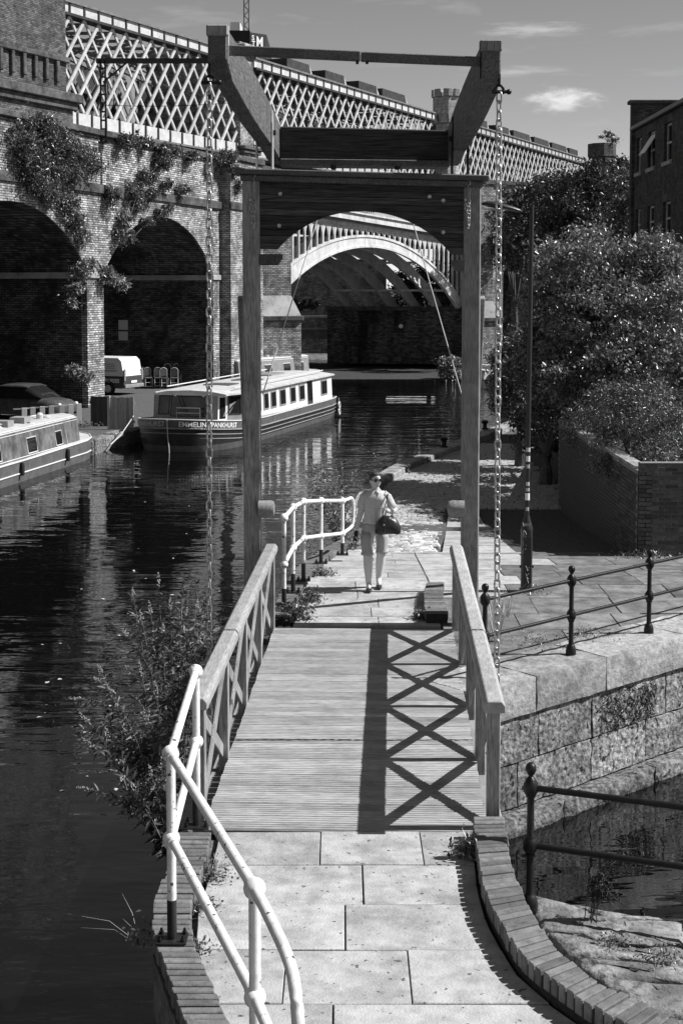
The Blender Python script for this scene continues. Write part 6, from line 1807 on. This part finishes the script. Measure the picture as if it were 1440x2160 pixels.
tree('wide dark tree in front of the brick turret', bed_at(1250,80), [blob(1230,410,80,2.1,1.6),blob(1290,395,79,1.8,1.5),blob(1262,480,78,2.4,1.8),blob(1200,500,80,1.8,1.6),blob(1320,470,78,1.4,2.0)], 18000, .23, 'leaf_dark', clump=.34, trunk_r=.25, group=gt, per=60)
tree('slim tree beside the left corner of the brick house', bed_at(1320,66), [blob(1318,400,66,.7,1.1),blob(1322,480,66,.9,1.2),blob(1300,540,66,1.3,1.1)], 6000, .2, 'leaf', clump=.3, group=gt)
tree('ivy-covered tree hanging over the dark brick arch behind the lamp post', bed_at(1090,100,-1.0), [blob(1075,460,102,1.3,1.2),blob(1105,500,100,1.4,1.8),blob(1065,520,104,.7,1.6)], 6000, .24, 'leaf', clump=.36, group=gt, droop=.9)
tree('large bright leafy shrub filling the right side above the wall', bed_at(1270,36), [blob(1240,570,36,1.3,.95),blob(1330,585,35.5,1.2,.9),blob(1175,640,36.5,.95,.8),blob(1270,670,35,1.4,1.0),blob(1370,670,34,1.1,1.1),blob(1195,730,36,1.0,.8),blob(1390,570,35.5,.9,.8)], 34000, .13, 'leaf_pale', clump=.19, group=gt, name='leafy_shrub', cat='shrub', per=64, shell=.45)
tree('medium shrub right of the lamp post below the bright leafy shrub', bed_at(1210,33.5), [blob(1180,800,35,.85,.75),blob(1255,800,33,1.0,.75),blob(1150,740,37,.8,.8),blob(1330,770,32,1.0,.8)], 17000, .12, 'leaf', clump=.17, per=60, group=gt, name='leafy_shrub', cat='shrub')
tree('spiky narrow-leaved shrub between the lifting chain and the lamp post', (D(1100,700,41).x,41,gz(41)), [blob(1090,770,41,.62,.75),blob(1120,820,40,.85,.95),blob(1075,850,41.5,.4,.5),blob(1130,740,40.5,.6,.6)], 12000, .19, 'leaf', clump=.24, elong=.2, group=gt, name='narrow_leaved_shrub', cat='shrub', droop=-.5)
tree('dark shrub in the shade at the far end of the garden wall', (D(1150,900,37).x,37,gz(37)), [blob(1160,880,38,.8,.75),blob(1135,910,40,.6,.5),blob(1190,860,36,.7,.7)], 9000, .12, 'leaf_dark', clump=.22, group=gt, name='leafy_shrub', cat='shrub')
tree('dense small-leaved shrub spilling over the near end of the garden wall', bed_at(1320,28.5), [blob(1290,870,29.5,.75,.55),blob(1360,850,28.5,.75,.5),blob(1400,900,27,.65,.6),blob(1320,930,28,.6,.5),blob(1250,900,31,.6,.5),blob(1390,980,26,.45,.35)], 24000, .075, 'leaf', clump=.15, elong=.3, group=gt, name='leafy_shrub', cat='shrub', per=44, trunk_r=.06)
tree('small trailing shrub on top of the garden wall', bed_at(1300,26.8), [blob(1300,985,27,.35,.22),blob(1345,1000,26,.3,.2)], 4000, .07, 'leaf', clump=.12, elong=.3, group=gt, name='leafy_shrub', cat='shrub', trunk_r=.03)
tree('added tree filling the bright gap seen through the iron arch', (D(905,700,111).x,111,-1.55), [blob(880,600,111,2.0,1.6),blob(930,590,111.3,1.6,1.8),blob(845,620,111,1.2,1.0),blob(905,640,111,1.8,1.2)], 4200, .3, 'leaf', clump=.4, trunk_r=.16)  # tree added to break up the bright gap and its reflection
# plants on the dark turret
tp = Vector((tc_.x+.3, tc_.y-1.0, tur_z-1.2-.9)); tree('small shrub growing on top of the dark brick turret', tp, [(tp.x+.2,tp.y,tp.z+1.0,.9,.8,.8),(tp.x+1.4,tp.y,tp.z+.3,.6,.6,.5)], 900, .2, 'leaf', clump=.3, trunk_r=.05, name='wall_shrub', cat='shrub', group='plants growing on masonry', limbs=10)

# shrubs rooted in the viaduct brickwork
def wall_shrub(label, spots, n, leaf, mt='leaf', clump=.22, droop=.5, limbs=6, out=.25):
    bl = []
    for px, py, rx, rz in spots:
        s = wx(px); p = V0 + VD*s; y = p.y; q = D(px,py,y); nrm = Vector((VD.y,-VD.x,0))
        c = Vector((q.x,q.y,q.z)) + nrm*out; bl.append((c.x,c.y,c.z,rx,rx,rz))
    b = Vector(bl[0][:3]) - Vector((VD.y,-VD.x,0))*out*1.05 - Vector((0,0,bl[0][5]*.5))
    t = thing('wall_shrub', label, 'shrub', b, 0, 'plants growing on masonry')
    bb_ = [(c[0]-b.x,c[1]-b.y,c[2]-b.z,c[3],c[4],c[5]) for c in bl]
    link('foliage', leaf_mesh('foliage', crown_points(bb_, n, clump, 26, .2), leaf, .4, .5, droop), mt, t)
    m = MB()
    for k in range(limbs):
        c = bb_[k%len(bb_)]; e = Vector(c[:3]) + Vector((rng.uniform(-1,1)*c[3],rng.uniform(-1,1)*c[3],rng.uniform(-.6,.9)*c[5])); m.tube([(0,0,0), e*.5+Vector((0,0,.08)), e], [.03,.02,.008], 5)
    m.build('stem', 'stem', t); return t
wall_shrub('big bushy growth on the viaduct parapet at the left edge', [(75,290,.9,.8),(120,310,.9,.7),(55,340,.8,.7),(105,355,.8,.5),(160,330,.7,.5),(70,262,.7,.5),(185,350,.5,.4),(40,300,.7,.8),(145,372,.6,.4),(60,385,.7,.4)], 15000, .15, clump=.26)
wall_shrub('ivy hanging below the string course over the left arch', [(95,410,.5,.5),(130,430,.45,.7),(150,470,.35,.6),(165,500,.3,.5),(75,400,.5,.35)], 5200, .13, clump=.18, droop=1.0)
wall_shrub('ivy on the string course above the main arch', [(300,375,.5,.4),(270,400,.35,.5),(285,430,.3,.4),(250,470,.35,.45),(330,345,.5,.35),(345,390,.3,.3),(225,420,.3,.5),(240,500,.25,.35),(375,400,.35,.25),(310,410,.35,.3)], 8000, .13, clump=.18, droop=.8)
wall_shrub('row of small shrubs on the viaduct coping right of the mast', [(250,300,.4,.3),(275,296,.35,.35),(300,305,.35,.25)], 1800, .15, clump=.18, droop=0)
wall_shrub('clump on the viaduct coping behind the left lifting chain', [(335,318,.4,.35),(360,325,.35,.3),(395,330,.4,.3)], 2000, .15, clump=.18, droop=0)
wall_shrub('trailing plant on the pilaster beside the left gate post', [(462,330,.45,.4),(470,360,.35,.5),(478,395,.25,.4),(440,335,.3,.3)], 2800, .14, clump=.18, droop=.6, out=.6)
wall_shrub('leafy sprig at the head of the left arch pier, water side', [(215,580,.35,.3),(245,600,.3,.3),(232,590,.3,.25)], 1500, .17, clump=.17, droop=.7, mt='leaf_pale')
wall_shrub('leafy sprig at the head of the left arch pier, vault side', [(165,575,.3,.35),(150,610,.25,.25),(178,560,.25,.25),(140,640,.15,.15)], 1500, .17, clump=.17, droop=.5, mt='leaf_pale')
wall_shrub('pale plant at the foot of the left arch pier', [(160,785,.3,.2),(145,780,.22,.18),(175,795,.2,.2)], 700, .2, clump=.16, droop=.4, mt='leaf_pale')
wall_shrub('ivy patch at the crown of the main arch', [(330,450,.35,.2),(300,465,.3,.2),(265,500,.25,.3),(345,440,.3,.2)], 1800, .12, clump=.15, droop=.8)
wall_shrub('weeds at the foot of the pilaster behind the trip boat', [(498,770,.35,.5),(510,790,.3,.3)], 1200, .14, clump=.2, droop=.2, out=.9)
sp_ = D(948, 800, 92.4); tree('pale shrub at the water edge under the iron arch', (sp_.x, 92.4, -1.25), [blob(950,790,92.4,.6,.7),blob(938,770,92.6,.4,.4),blob(958,762,92.4,.35,.35)], 2600, .19, 'leaf_pale', clump=.22, trunk_r=.04, name='waterside_shrub', cat='shrub')

# ---- butterfly bushes by the bridge: arching stems, paired narrow leaves, flower spikes
def butterfly_bush(label, base, tips, leaf=.10, dens=26, mt='leaf_bud', stem_r=.008, dead=.35, side=.5, name='butterfly_bush'):
    base = Vector(base); t = thing(name, label, 'shrub', base, 0, 'butterfly bushes')
    m = MB(); P = []; Dr = []; S = []
    fl = MB(); fd = MB()
    def stem(a, b, sag, r0, depth):
        n = 9; pts = []
        for k in range(n+1):
            u = k/n; p = a.lerp(b,u); p.z += sag*math.sin(math.pi*u*.9); pts.append(p)
        m.tube(pts, [r0*(1-.75*k/n) for k in range(n+1)], 5)
        L_ = (b-a).length; cnt = max(6, int(L_*dens))
        for k in range(cnt):
            u = .10 + .90*(k+rng.uniform(0,.6))/cnt; f = min(u,.999)*n; i = int(f); p = pts[i].lerp(pts[min(i+1,n)], f-i)
            tan = (pts[min(i+1,n)]-pts[max(0,i-1)]).normalized(); a_ = (k%2)*math.pi/2 + rng.uniform(-.4,.4)
            x = tan.orthogonal().normalized(); x = Quaternion(tan, a_) @ x
            for sg in (1,-1):
                P.append(p); Dr.append(x*sg*.9 + tan*.55); S.append(leaf*rng.uniform(.6,1.2)*(1.1-.45*u))
        e = pts[-1]; tan = (pts[-1]-pts[-2]).normalized(); g_ = fd if rng.uniform() < dead else fl
        Ls = rng.uniform(.08,.15) if depth == 0 else rng.uniform(.05,.09)
        for k in range(26):
            u = k/26; c = e + tan*Ls*u; rr = .016*(1-u)**.6+.003
            o_ = Vector(rng.normal(size=3)).normalized(); g_.ball(c+o_*rr, .0065*(1.1-.5*u), 5, 3)
        if depth < 1:
            for k in range(2):
                u = rng.uniform(.45,.85); i = int(u*n); p = pts[i]; tan = (pts[min(i+1,n)]-pts[i-1]).normalized()
                o_ = Vector(rng.normal(size=3)); o_ = (o_ - tan*o_.dot(tan)).normalized()
                stem(p, p + (tan*.8+o_*.7).normalized()*L_*side*rng.uniform(.3,.6), sag*.2, r0*.5, depth+1)
    for tpp in tips: stem(Vector((rng.uniform(-.05,.05),rng.uniform(-.05,.05),0)), Vector(tpp)-base, rng.uniform(.05,.2), stem_r, 0)
    m.build('stem', 'stem', t)
    P = np.array([list(p) for p in P]); Dr = np.array([list(d) for d in Dr]); Dr /= np.linalg.norm(Dr,axis=1,keepdims=True)
    link('leaves', leaf_mesh('leaves', P, np.array(S), .27, .6, .22, Dr, .2), mt, t)
    if fl.v: fl.build('flower_spikes', 'flower', t, kind='stuff')
    if fd.v: fd.build('faded_spikes', 'flower_dead', t, kind='stuff')
    return t
nb_base = (-1.36, 11.25, -.35)
tips = [D(px,py,Y_) for px,py,Y_ in ((185,1535,11.3),(215,1430,11.6),(240,1480,11.2),(300,1440,11.7),(330,1475,11.4),(200,1590,11.1),(190,1680,11.0),(250,1640,10.9),(270,1560,11.3),(310,1530,11.5),(340,1600,11.1),(290,1690,10.8),(235,1560,11.4),(350,1520,11.8),(320,1640,11.0),(375,1560,11.5))]
butterfly_bush('leafy bush with pale flower spikes leaning over the water at lower left', nb_base, tips, leaf=.125, dens=23)
tips = [D(px,py,Y_) for px,py,Y_ in ((282,1265,13.2),(335,1240,13.4),(318,1300,13.0),(400,1225,13.6),(385,1260,13.3),(360,1290,13.2),(448,1222,15.2),(430,1262,14.6),(430,1300,13.3),(395,1330,13.0),(345,1340,12.9),(415,1290,13.6),(300,1320,12.9))]
butterfly_bush('second flowering bush rising behind the left handrail beside the chain', (-1.5, 12.4, -.5), tips, leaf=.125, dens=20)
tips = [D(px,py,Y_) for px,py,Y_ in ((655,1000,27.5),(680,990,27.8),(700,1010,27),(720,985,27.4),(740,1010,27.2),(690,1030,26.8),(725,1035,26.6),(665,1040,26.8),(745,1030,27),(710,1000,28),(650,1030,27.2))]
butterfly_bush('bush beyond the far white railing on the canal bank', (.02, 27.0, gz(27)-.3), tips, leaf=.13, dens=20, mt='leaf_pale', dead=.0)
tips = [D(px,py,10.28) for px,py in ((1254,1868),(1265,1875),(1275,1890),(1285,1880),(1292,1900),(1246,1895),(1268,1895))]
butterfly_bush('small upright weed on the rough paving beside the near water', (1.86,10.28,LOW_Z), tips, leaf=.035, dens=70, stem_r=.004, dead=1.0, side=.3, name='weed')

# ---- weeds and grass tufts
def tuft(label, base, n, h, spread, mt='dry_grass', leafy=0, leaf=.05, arch=.5, name='grass_tuft'):
    base = Vector(base); t = thing(name, label, 'weeds', base, 0, 'weeds along the edges')
    m = MB()
    for k in range(n):
        a = rng.uniform(0,6.28); r_ = rng.uniform(0,spread*.4); hh_ = h*rng.uniform(.5,1.15); o_ = Vector((math.cos(a),math.sin(a),0)); p0 = o_*r_; le = hh_*arch*rng.uniform(.3,1.3)
        p1 = p0 + o_*le*.4 + Vector((0,0,hh_*.65)); p2 = p0 + o_*le + Vector((0,0,hh_*rng.uniform(.75,1.0)))
        w = max(.0022, h*.008); s = Vector((-o_.y,o_.x,0))*w
        m.add([p0-s,p0+s,p1+s*.8,p1-s*.8,p2+s*.15,p2-s*.15], [(0,1,2,3),(3,2,4,5)])
    m.build('blades', mt, t)
    if leafy:
        P = np.stack([rng.normal(size=leafy)*spread*.5, rng.normal(size=leafy)*spread*.5, np.abs(rng.normal(size=leafy))*h*.35], axis=1)
        link('leaves', leaf_mesh('leaves', P, leaf, .45, .5, .1), 'leaf', t)
    return t
tuft('tall dry grass beside the first iron railing post and the chain', G(1046,1352,0), 46, .62, .22, arch=.5)
tuft('grass growing at the foot of the right handrail', G(1068,1300,0), 30, .4, .2, arch=.6)
tuft('weeds around the foot of the lamp post', (lp.x+.12, lp.y-.1, 0), 30, .12, .25, leafy=120, leaf=.04)
tuft('weeds in the corner of the near right brick wall', (.97,10.55,0), 26, .2, .14, mt='leaf', leafy=260, leaf=.045)
tuft('weeds inside the near left brick wall under the rail', (-.95,10.15,0), 24, .16, .14, mt='leaf', leafy=260, leaf=.035)
tuft('small leafy weeds along the inside of the near left brick wall', (-.96,9.62,0), 14, .1, .12, mt='leaf', leafy=200, leaf=.03)
tuft('weed patch beside the bolted base plate at lower left', (-.93,9.0,0), 12, .08, .12, mt='leaf', leafy=140, leaf=.028)
tuft('long pale grass blades hanging over the water at lower left', (-1.36,9.35,-.12), 9, .22, .1, arch=1.8, leafy=60, leaf=.04)
tuft('leafy weeds at the left foot of the far end of the bridge', (-.60,18.35,0), 24, .3, .22, mt='leaf', leafy=500, leaf=.07)
tuft('leafy weeds along the foot of the far low brick wall', (-.45,19.4,0), 20, .2, .2, mt='leaf', leafy=420, leaf=.06)
tuft('weeds at the bend of the far low brick wall', (-.28,21.4,gz(21.4)), 16, .16, .2, mt='leaf', leafy=300, leaf=.05)
tuft('grass clump on the canal bank inside the far white railing', (.25,25.6,gz(25.6)), 26, .25, .3, leafy=400, leaf=.05)
tuft('grass clump on the bank between the railing and the setts', (.42,27.6,gz(27.6)), 26, .25, .3, leafy=300, leaf=.05)
tuft('weeds at the foot of the short low wall by the right gate post', (1.05,18.35,0), 20, .2, .12, mt='leaf', leafy=320, leaf=.05)
tuft('weeds against the near end of the garden wall', (GX+.15,24.2,gz(24.2)-.0), 40, .16, .5, leafy=500, leaf=.05)
tuft('low weeds in the yard joints beside the stone wall coping', (C0+CD*2.1+CI*1.0), 24, .09, .4, leafy=240, leaf=.03)
tuft('low weeds in the yard joints near the second iron post', (C0+CD*2.9+CI*.8), 24, .08, .4, leafy=240, leaf=.03)
tuft('weed patch in the rough paving by the near iron post', (1.92,9.88,LOW_Z+.01), 24, .09, .15, mt='leaf', leafy=240, leaf=.025)
tuft('low weeds along the cracks of the rough paving', (2.25,9.66,LOW_Z+.02), 24, .09, .2, mt='leaf', leafy=240, leaf=.025)
for k, (px, lab) in enumerate(((62,'weeds at the foot of the first timber posts on the quay'),(112,'weeds at the foot of the middle timber posts on the quay'),(160,'weeds at the foot of the last timber posts on the quay'))):
    p = D(px,885,55.2+k*.8); tuft(lab, (p.x,p.y-.25,QUAY_Z), 60, .32, .9, leafy=500, leaf=.09)
# leaves caught on the stone wall
mo = np.stack([rng.uniform(2.2,3.2,600), rng.uniform(-.03,.06,600), rng.uniform(-.9,-.45,600)],axis=1)
rot = math.atan2(CD.y,CD.x); c_, s_ = math.cos(rot), math.sin(rot)
W_ = np.stack([mo[:,0]*c_-mo[:,1]*s_, mo[:,0]*s_+mo[:,1]*c_, mo[:,2]],axis=1)
mt_ = thing('wall_fern', 'dark moss and ferns hanging on the second course of the stone wall', 'fern', C0, 0)
link('foliage', leaf_mesh('foliage', W_, .06, .3, .2, .9), 'leaf_dark', mt_)

# leaves and bits of litter floating on the canal
n_ = 90; fp_ = np.array([list(G(rng.uniform(60,960), rng.uniform(955,1700), WATER_Z+.006)) for _ in range(n_)] + [list(G(rng.normal(760,60), rng.normal(975,10), WATER_Z+.006)) for _ in range(40)])
dd_ = rng.normal(size=(len(fp_),3)); dd_[:,2] = 0
fm = leaf_mesh('floating_leaves', fp_, np.full(len(fp_), .09)*rng.uniform(.5,1.6,len(fp_)), .5, 3.0, 0.0, dd_*8, .02)
fo = link('floating_leaves', fm, 'letter_grey'); tag(fo, 'scattered leaves and litter floating on the dark canal', 'floating leaves', kind='stuff')
# ================================================================== the walking woman
def skin_mesh(name, verts, edges, radii, mt, parent, sub=2, root=0):
    me = bpy.data.meshes.new(name); me.from_pydata([tuple(v) for v in verts], edges, []); me.update()
    o_ = bpy.data.objects.new(name, me); COL.objects.link(o_)
    sk = o_.modifiers.new('skin','SKIN'); sk.use_smooth_shade = True; sk.branch_smoothing = .3
    for i, r_ in enumerate(radii):
        d = me.skin_vertices[0].data[i]; d.radius = (r_ if isinstance(r_,(tuple,list)) else (r_,r_)); d.use_root = (i == root)
    ss = o_.modifiers.new('sub','SUBSURF'); ss.levels = sub; ss.render_levels = sub
    dg = bpy.context.evaluated_depsgraph_get(); m2 = bpy.data.meshes.new_from_object(o_.evaluated_get(dg))
    bpy.data.objects.remove(o_); bpy.data.meshes.remove(me)
    m2.materials.clear(); return link(name, m2, mt, parent, smooth='all')
wp = G(790, 1243, 0.0)
woman = thing('person', 'person in pale shirt and knee shorts walking towards the bridge holding a phone', 'person', (wp.x, wp.y, 0.0))
Hp = 1.0
V = [ (0,.02,.93), (0.005,.02,1.08), (0.01,.01,1.25), (0.01,.015,1.38), (0.01,.0,1.455), (0.005,-.02,1.53),           # 0-5 pelvis..head base
      (-.15,.01,1.365), (-.205,.02,1.10), (-.265,-.03,.87),                                                        # 6-8 her right arm
      (.17,.01,1.365), (.29,-.0,1.13), (.15,-.2,1.17),                                                          # 9-11 her left arm, bent
      (-.095,.0,.86), (-.10,-.09,.50), (-.085,-.07,.10), (-.09,-.21,.035),                                         # 12-15 right leg (forward)
      (.095,.03,.86), (.095,.085,.49), (.06,.15,.12), (.06,.02,.035),                                              # 16-19 left leg
      (-.097,-.085,.38), (.083,.12,.37) ]
E_ = [(0,1),(1,2),(2,3),(3,4),(4,5),(3,6),(6,7),(7,8),(3,9),(9,10),(10,11),(0,12),(12,13),(13,20),(20,14),(14,15),(0,16),(16,17),(17,21),(21,18),(18,19)]
Rd = [(.15,.11),(.125,.095),(.145,.10),(.10,.08),(.055,.058),(.05,.05),.062,.050,.034,.062,.050,.034,(.10,.10),.070,.044,(.045,.03),(.10,.10),.070,.044,(.045,.03),.074,.074]
body = skin_mesh('body', V, E_, Rd, 'skin', woman)
# loose shirt with short sleeves and collar, wide knee shorts with cuffs
def cloth(rings_list, nm, mt, par=woman, amp=.006, seed=0):
    m = MB()
    for rings_ in rings_list:
        R_ = []
        for (c, rx, ry, ax) in rings_:
            c = Vector(c); ax = Vector(ax).normalized(); x = ax.cross(Vector((0,1,0))).normalized(); y = ax.cross(x).normalized()
            R_.append([c + x*rx*math.cos(t_)*(1+amp/rx*math.sin(4*t_+c.z*60+seed)) + y*ry*math.sin(t_)*(1+amp/ry*math.cos(5*t_+c.z*45+seed)) for t_ in [2*math.pi*k/24 for k in range(24)]])
        m.loft(R_, caps=False)
    o_ = m.build(nm, mt, par, smooth='all'); sd = o_.modifiers.new('thick','SOLIDIFY'); sd.thickness = .004; sd.offset = 0; return o_
up_ = (0,0,1)
cloth([[((0,.02,.955),.172,.125,up_),((0,.02,.99),.176,.128,up_),((.004,.02,1.05),.158,.12,up_),((.006,.015,1.12),.160,.122,up_),((.01,.01,1.22),.176,.128,up_),((.01,.01,1.30),.184,.122,up_),((.01,.012,1.36),.170,.10,up_),((.01,.01,1.405),.115,.078,up_),((.01,.0,1.43),.066,.062,up_),((.01,-.004,1.455),.064,.062,up_)],
       [((-.11,.012,1.37),.06,.062,(-1,0,-.35)),((-.163,.012,1.335),.062,.064,(-.6,0,-1)),((-.185,.014,1.25),.058,.062,(-.25,0,-1)),((-.198,.018,1.17),.058,.062,(-.2,0,-1))],
       [((.13,.012,1.37),.06,.062,(1,0,-.35)),((.183,.012,1.335),.062,.064,(.6,0,-1)),((.222,.012,1.25),.058,.062,(.4,0,-1)),((.258,.006,1.18),.058,.062,(.4,0,-1))]], 'shirt', 'shirt')
col = MB()
for sx in (-1,1): col.add([(.01,-.068,1.44),(.01+sx*.02,-.062,1.465),(.01+sx*.075,-.035,1.455),(.01+sx*.06,-.10,1.385)], [(0,1,2,3)] if sx > 0 else [(3,2,1,0)])
col.build('collar', 'shirt', woman)
pk = MB(); pk.tube([(.01,-.118,1.40),(.008,-.122,1.30),(.006,-.112,1.12),(.004,-.112,.96)], .004, 5); pk.build('button_placket', 'shirt', woman)
cloth([[((0,.02,.985),.158,.118,up_),((0,.02,.93),.178,.134,up_),((0,.02,.86),.186,.138,up_),((0,.02,.81),.186,.13,up_)],
       [((-.098,.01,.84),.090,.118,up_),((-.110,-.02,.74),.086,.108,up_),((-.110,-.05,.62),.082,.100,up_),((-.108,-.066,.555),.080,.096,up_),((-.108,-.068,.545),.086,.101,up_),((-.108,-.07,.515),.085,.10,up_)],
       [((.098,.03,.84),.090,.118,up_),((.108,.05,.74),.086,.108,up_),((.108,.07,.62),.082,.100,up_),((.104,.08,.555),.080,.096,up_),((.104,.082,.545),.086,.101,up_),((.104,.084,.515),.085,.10,up_)]], 'shorts', 'shorts', seed=2, amp=.005)
# head
hd = Vector((0.005,-.025,1.575)); rings = []
for k in range(15):
    a = math.pi*k/14; z = -math.cos(a)*.118; rr = math.sin(a)
    ring_ = []
    for j in range(20):
        b = 2*math.pi*j/20; fx = .076*rr*(1.0 if z > -.03 else .80+.2*max(0,(z+.118)/.088)); fy = .094*rr*(1.0 if z > -.05 else .9)
        x, y = fx*math.sin(b), -fy*math.cos(b)
        front = max(0, math.cos(b))
        if front > .93 and -.045 < z < .03: y -= .022*(1-abs(z+.018)/.05)       # nose
        if front > .85 and -.085 < z < -.055: y -= .006                             # mouth
        if front > .8 and z < -.095: y -= .012                                       # chin
        ring_.append(hd + Vector((x,y,z)))
    rings.append(ring_)
MB().loft(rings).build('head', 'skin', woman, smooth='all')
for sx in (-1,1):
    e = MB(); e.lathe([(.001,-.008),(.016,-.008),(.019,0),(.016,.008),(.001,.008)], (0,0,0), 10, 'x'); o_ = e.build('ear', 'skin', woman, smooth='all'); o_.location = hd+Vector((sx*.077,.006,-.008)); o_.scale = (1,.7,1.4)
    MB().lathe([(.001,-.006),(.022,-.006),(.026,0),(.022,.005),(.001,.006)], hd+Vector((sx*.035,-.095,.014)), 12, 'y').build('sunglass_lens', 'glass_dark', woman, smooth=True)
    MB().beam(hd+Vector((sx*.06,-.085,.02)), hd+Vector((sx*.08,.0,.015)), .004, .010).build('sunglass_arm', 'black_paint', woman)
MB().beam(hd+Vector((-.015,-.098,.02)), hd+Vector((.015,-.098,.02)), .006, .007).build('sunglass_bridge', 'black_paint', woman)
MB().beam(hd+Vector((-.02,-.089,-.068)), hd+Vector((.02,-.089,-.068)), .006, .007).build('mouth', 'hair', woman)
rings = []
for k in range(9):
    a = math.pi/2*k/8; z = .128*math.sin(a) + .0; rr = math.cos(a); ring_ = []
    for j in range(20):
        b = 2*math.pi*j/20; cutz = .082 if math.cos(b) > .35 else (-.055 if math.cos(b) < -.1 else .01)
        x, y = .083*rr*math.sin(b), -.092*rr*math.cos(b) + .016
        ring_.append(hd + Vector((x*(1+rng.uniform(-.03,.03)), y, cutz + (.132-cutz)*math.sin(a) + .004)))
    rings.append(ring_)
hr = MB().loft(rings).build('hair', 'hair', woman, smooth='all')
MB().ball(hd+Vector((0,.115,.02)), .045, 10, 8).build('hair_bun', 'hair', hr, smooth='all')
lk = MB()
for k in range(60):
    a_ = rng.uniform(0,6.28); a_ = rng.uniform(1.3,5.0); e_ = rng.uniform(.2,1.4); p = hd + Vector((.086*math.cos(e_)*math.sin(a_), -.095*math.cos(e_)*math.cos(a_)+.016, .05+.085*math.sin(e_)))
    q = p + Vector((rng.uniform(-.03,.03), rng.uniform(.0,.05), rng.uniform(-.03,.025))); lk.tube([p, p.lerp(q,.5)+Vector((0,0,.008)), q], [.006,.005,.002], 4)
lk.build('hair_strands', 'hair', hr, kind='stuff')
# she looks a little to her left, into the sun
turn = Matrix.Translation(hd) @ Matrix.Rotation(R(24),4,'Z') @ Matrix.Translation(-hd)
for o_ in list(woman.children):
    if o_.name.split('.')[0] in ('head','ear','sunglass_lens','sunglass_arm','sunglass_bridge','mouth','hair'): o_.matrix_local = turn @ Matrix.LocRotScale(o_.location, o_.rotation_euler, o_.scale)
# hands
def hand(wr, fwd, palm, curl, nm='hand', thumb=1):
    wr, fwd, palm = Vector(wr), Vector(fwd).normalized(), Vector(palm).normalized(); sd = fwd.cross(palm).normalized()
    vs = [wr, wr+fwd*.045, wr+fwd*.085]; ed = [(0,1),(1,2)]; rd = [(.024,.018),(.034,.016),(.034,.014)]
    for k, (o_, L_) in enumerate(((-.028,.062),(-.010,.072),(.009,.068),(.026,.054))):
        b = wr+fwd*.088+sd*o_; i = len(vs); p1 = b+fwd*L_*.5*math.cos(curl*.6)+palm*L_*.5*math.sin(curl*.6); p2 = p1+fwd*L_*.5*math.cos(curl*1.6)+palm*L_*.5*math.sin(curl*1.6)
        vs += [b,p1,p2]; ed += [(2,i),(i,i+1),(i+1,i+2)]; rd += [.0095,.009,.0075]
    i = len(vs); b = wr+fwd*.03-sd*.034*thumb; vs += [b, b+fwd*.03-sd*.02*thumb+palm*.012, b+fwd*.055-sd*.022*thumb+palm*.03]; ed += [(1,i),(i,i+1),(i+1,i+2)]; rd += [.012,.010,.008]
    return skin_mesh(nm, vs, ed, rd, 'skin', woman, 1)
hand((-.265,-.03,.875), (-.05,-.12,-1), (.8,-.5,.1), .5)
hand((.15,-.2,1.17), (-.55,-.35,.55), (.2,-.8,-.3), 1.2, thumb=-1)
for sx, fx, fy in ((-1,-.088,-.15),(1,.06,.07)):
    m = MB(); rings = []
    for yy, w, zt_ in ((-.13,.028,.03),(-.09,.045,.045),(0,.042,.075),(.07,.036,.09),(.11,.03,.06)):
        rings.append([Vector((fx+w*math.cos(a), fy+yy, max(.004, .03+ (zt_-.03)*math.sin(a) if math.sin(a) > 0 else .03+.026*math.sin(a)))) for a in [2*math.pi*k/12 for k in range(12)]])
    m.loft(rings); m.build('sandal', 'leather', woman, smooth='all')
ph = MB().cbox(-.035,.035,-.005,.005,-.075,.075,.004).build('phone', 'black_paint'); ph.location = (wp.x-.275, wp.y-.065, .785); ph.rotation_euler = (R(8),R(6),R(40)); tag(ph, 'dark phone held in the lowered hand of the walking person', 'phone')
# shoulder bag
bag = thing('shoulder_bag', 'dark leather shoulder bag hanging at the hip of the walking person', 'bag', (wp.x+.18, wp.y-.2, .84))
secs = []
for z, w, d in ((0,.15,.05),(.02,.185,.07),(.11,.18,.075),(.19,.135,.06),(.24,.085,.035),(.25,.05,.02)):
    secs.append([Vector((w*math.copysign(abs(math.cos(a))**.7,math.cos(a)), d*math.copysign(abs(math.sin(a))**.8,math.sin(a)), z+.012*math.sin(3*a))) for a in [2*math.pi*k/20 for k in range(20)]])
MB().loft(secs).build('bag_body', 'leather', bag, smooth='all')
for y in (-.03,.03): MB().tube([(-.08,y,.19),(-.07,y,.32),(-.02,y+.05,.45),(.0,.13,.535),(.01,.2,.55),(.03,.27,.46),(.06,.25,.32),(.07,.06,.2)], .0085, 6).build('strap', 'leather', bag, smooth='all')
MB().box(-.075,-.035,-.085,-.07,.03,.2).build('bag_tab', 'leather', bag, bevel=.006); MB().lathe([(.001,-.004),(.012,-.004),(.012,.004),(.001,.004)], (-.055,-.09,.14), 8, 'y').build('buckle', 'light_metal', bag)
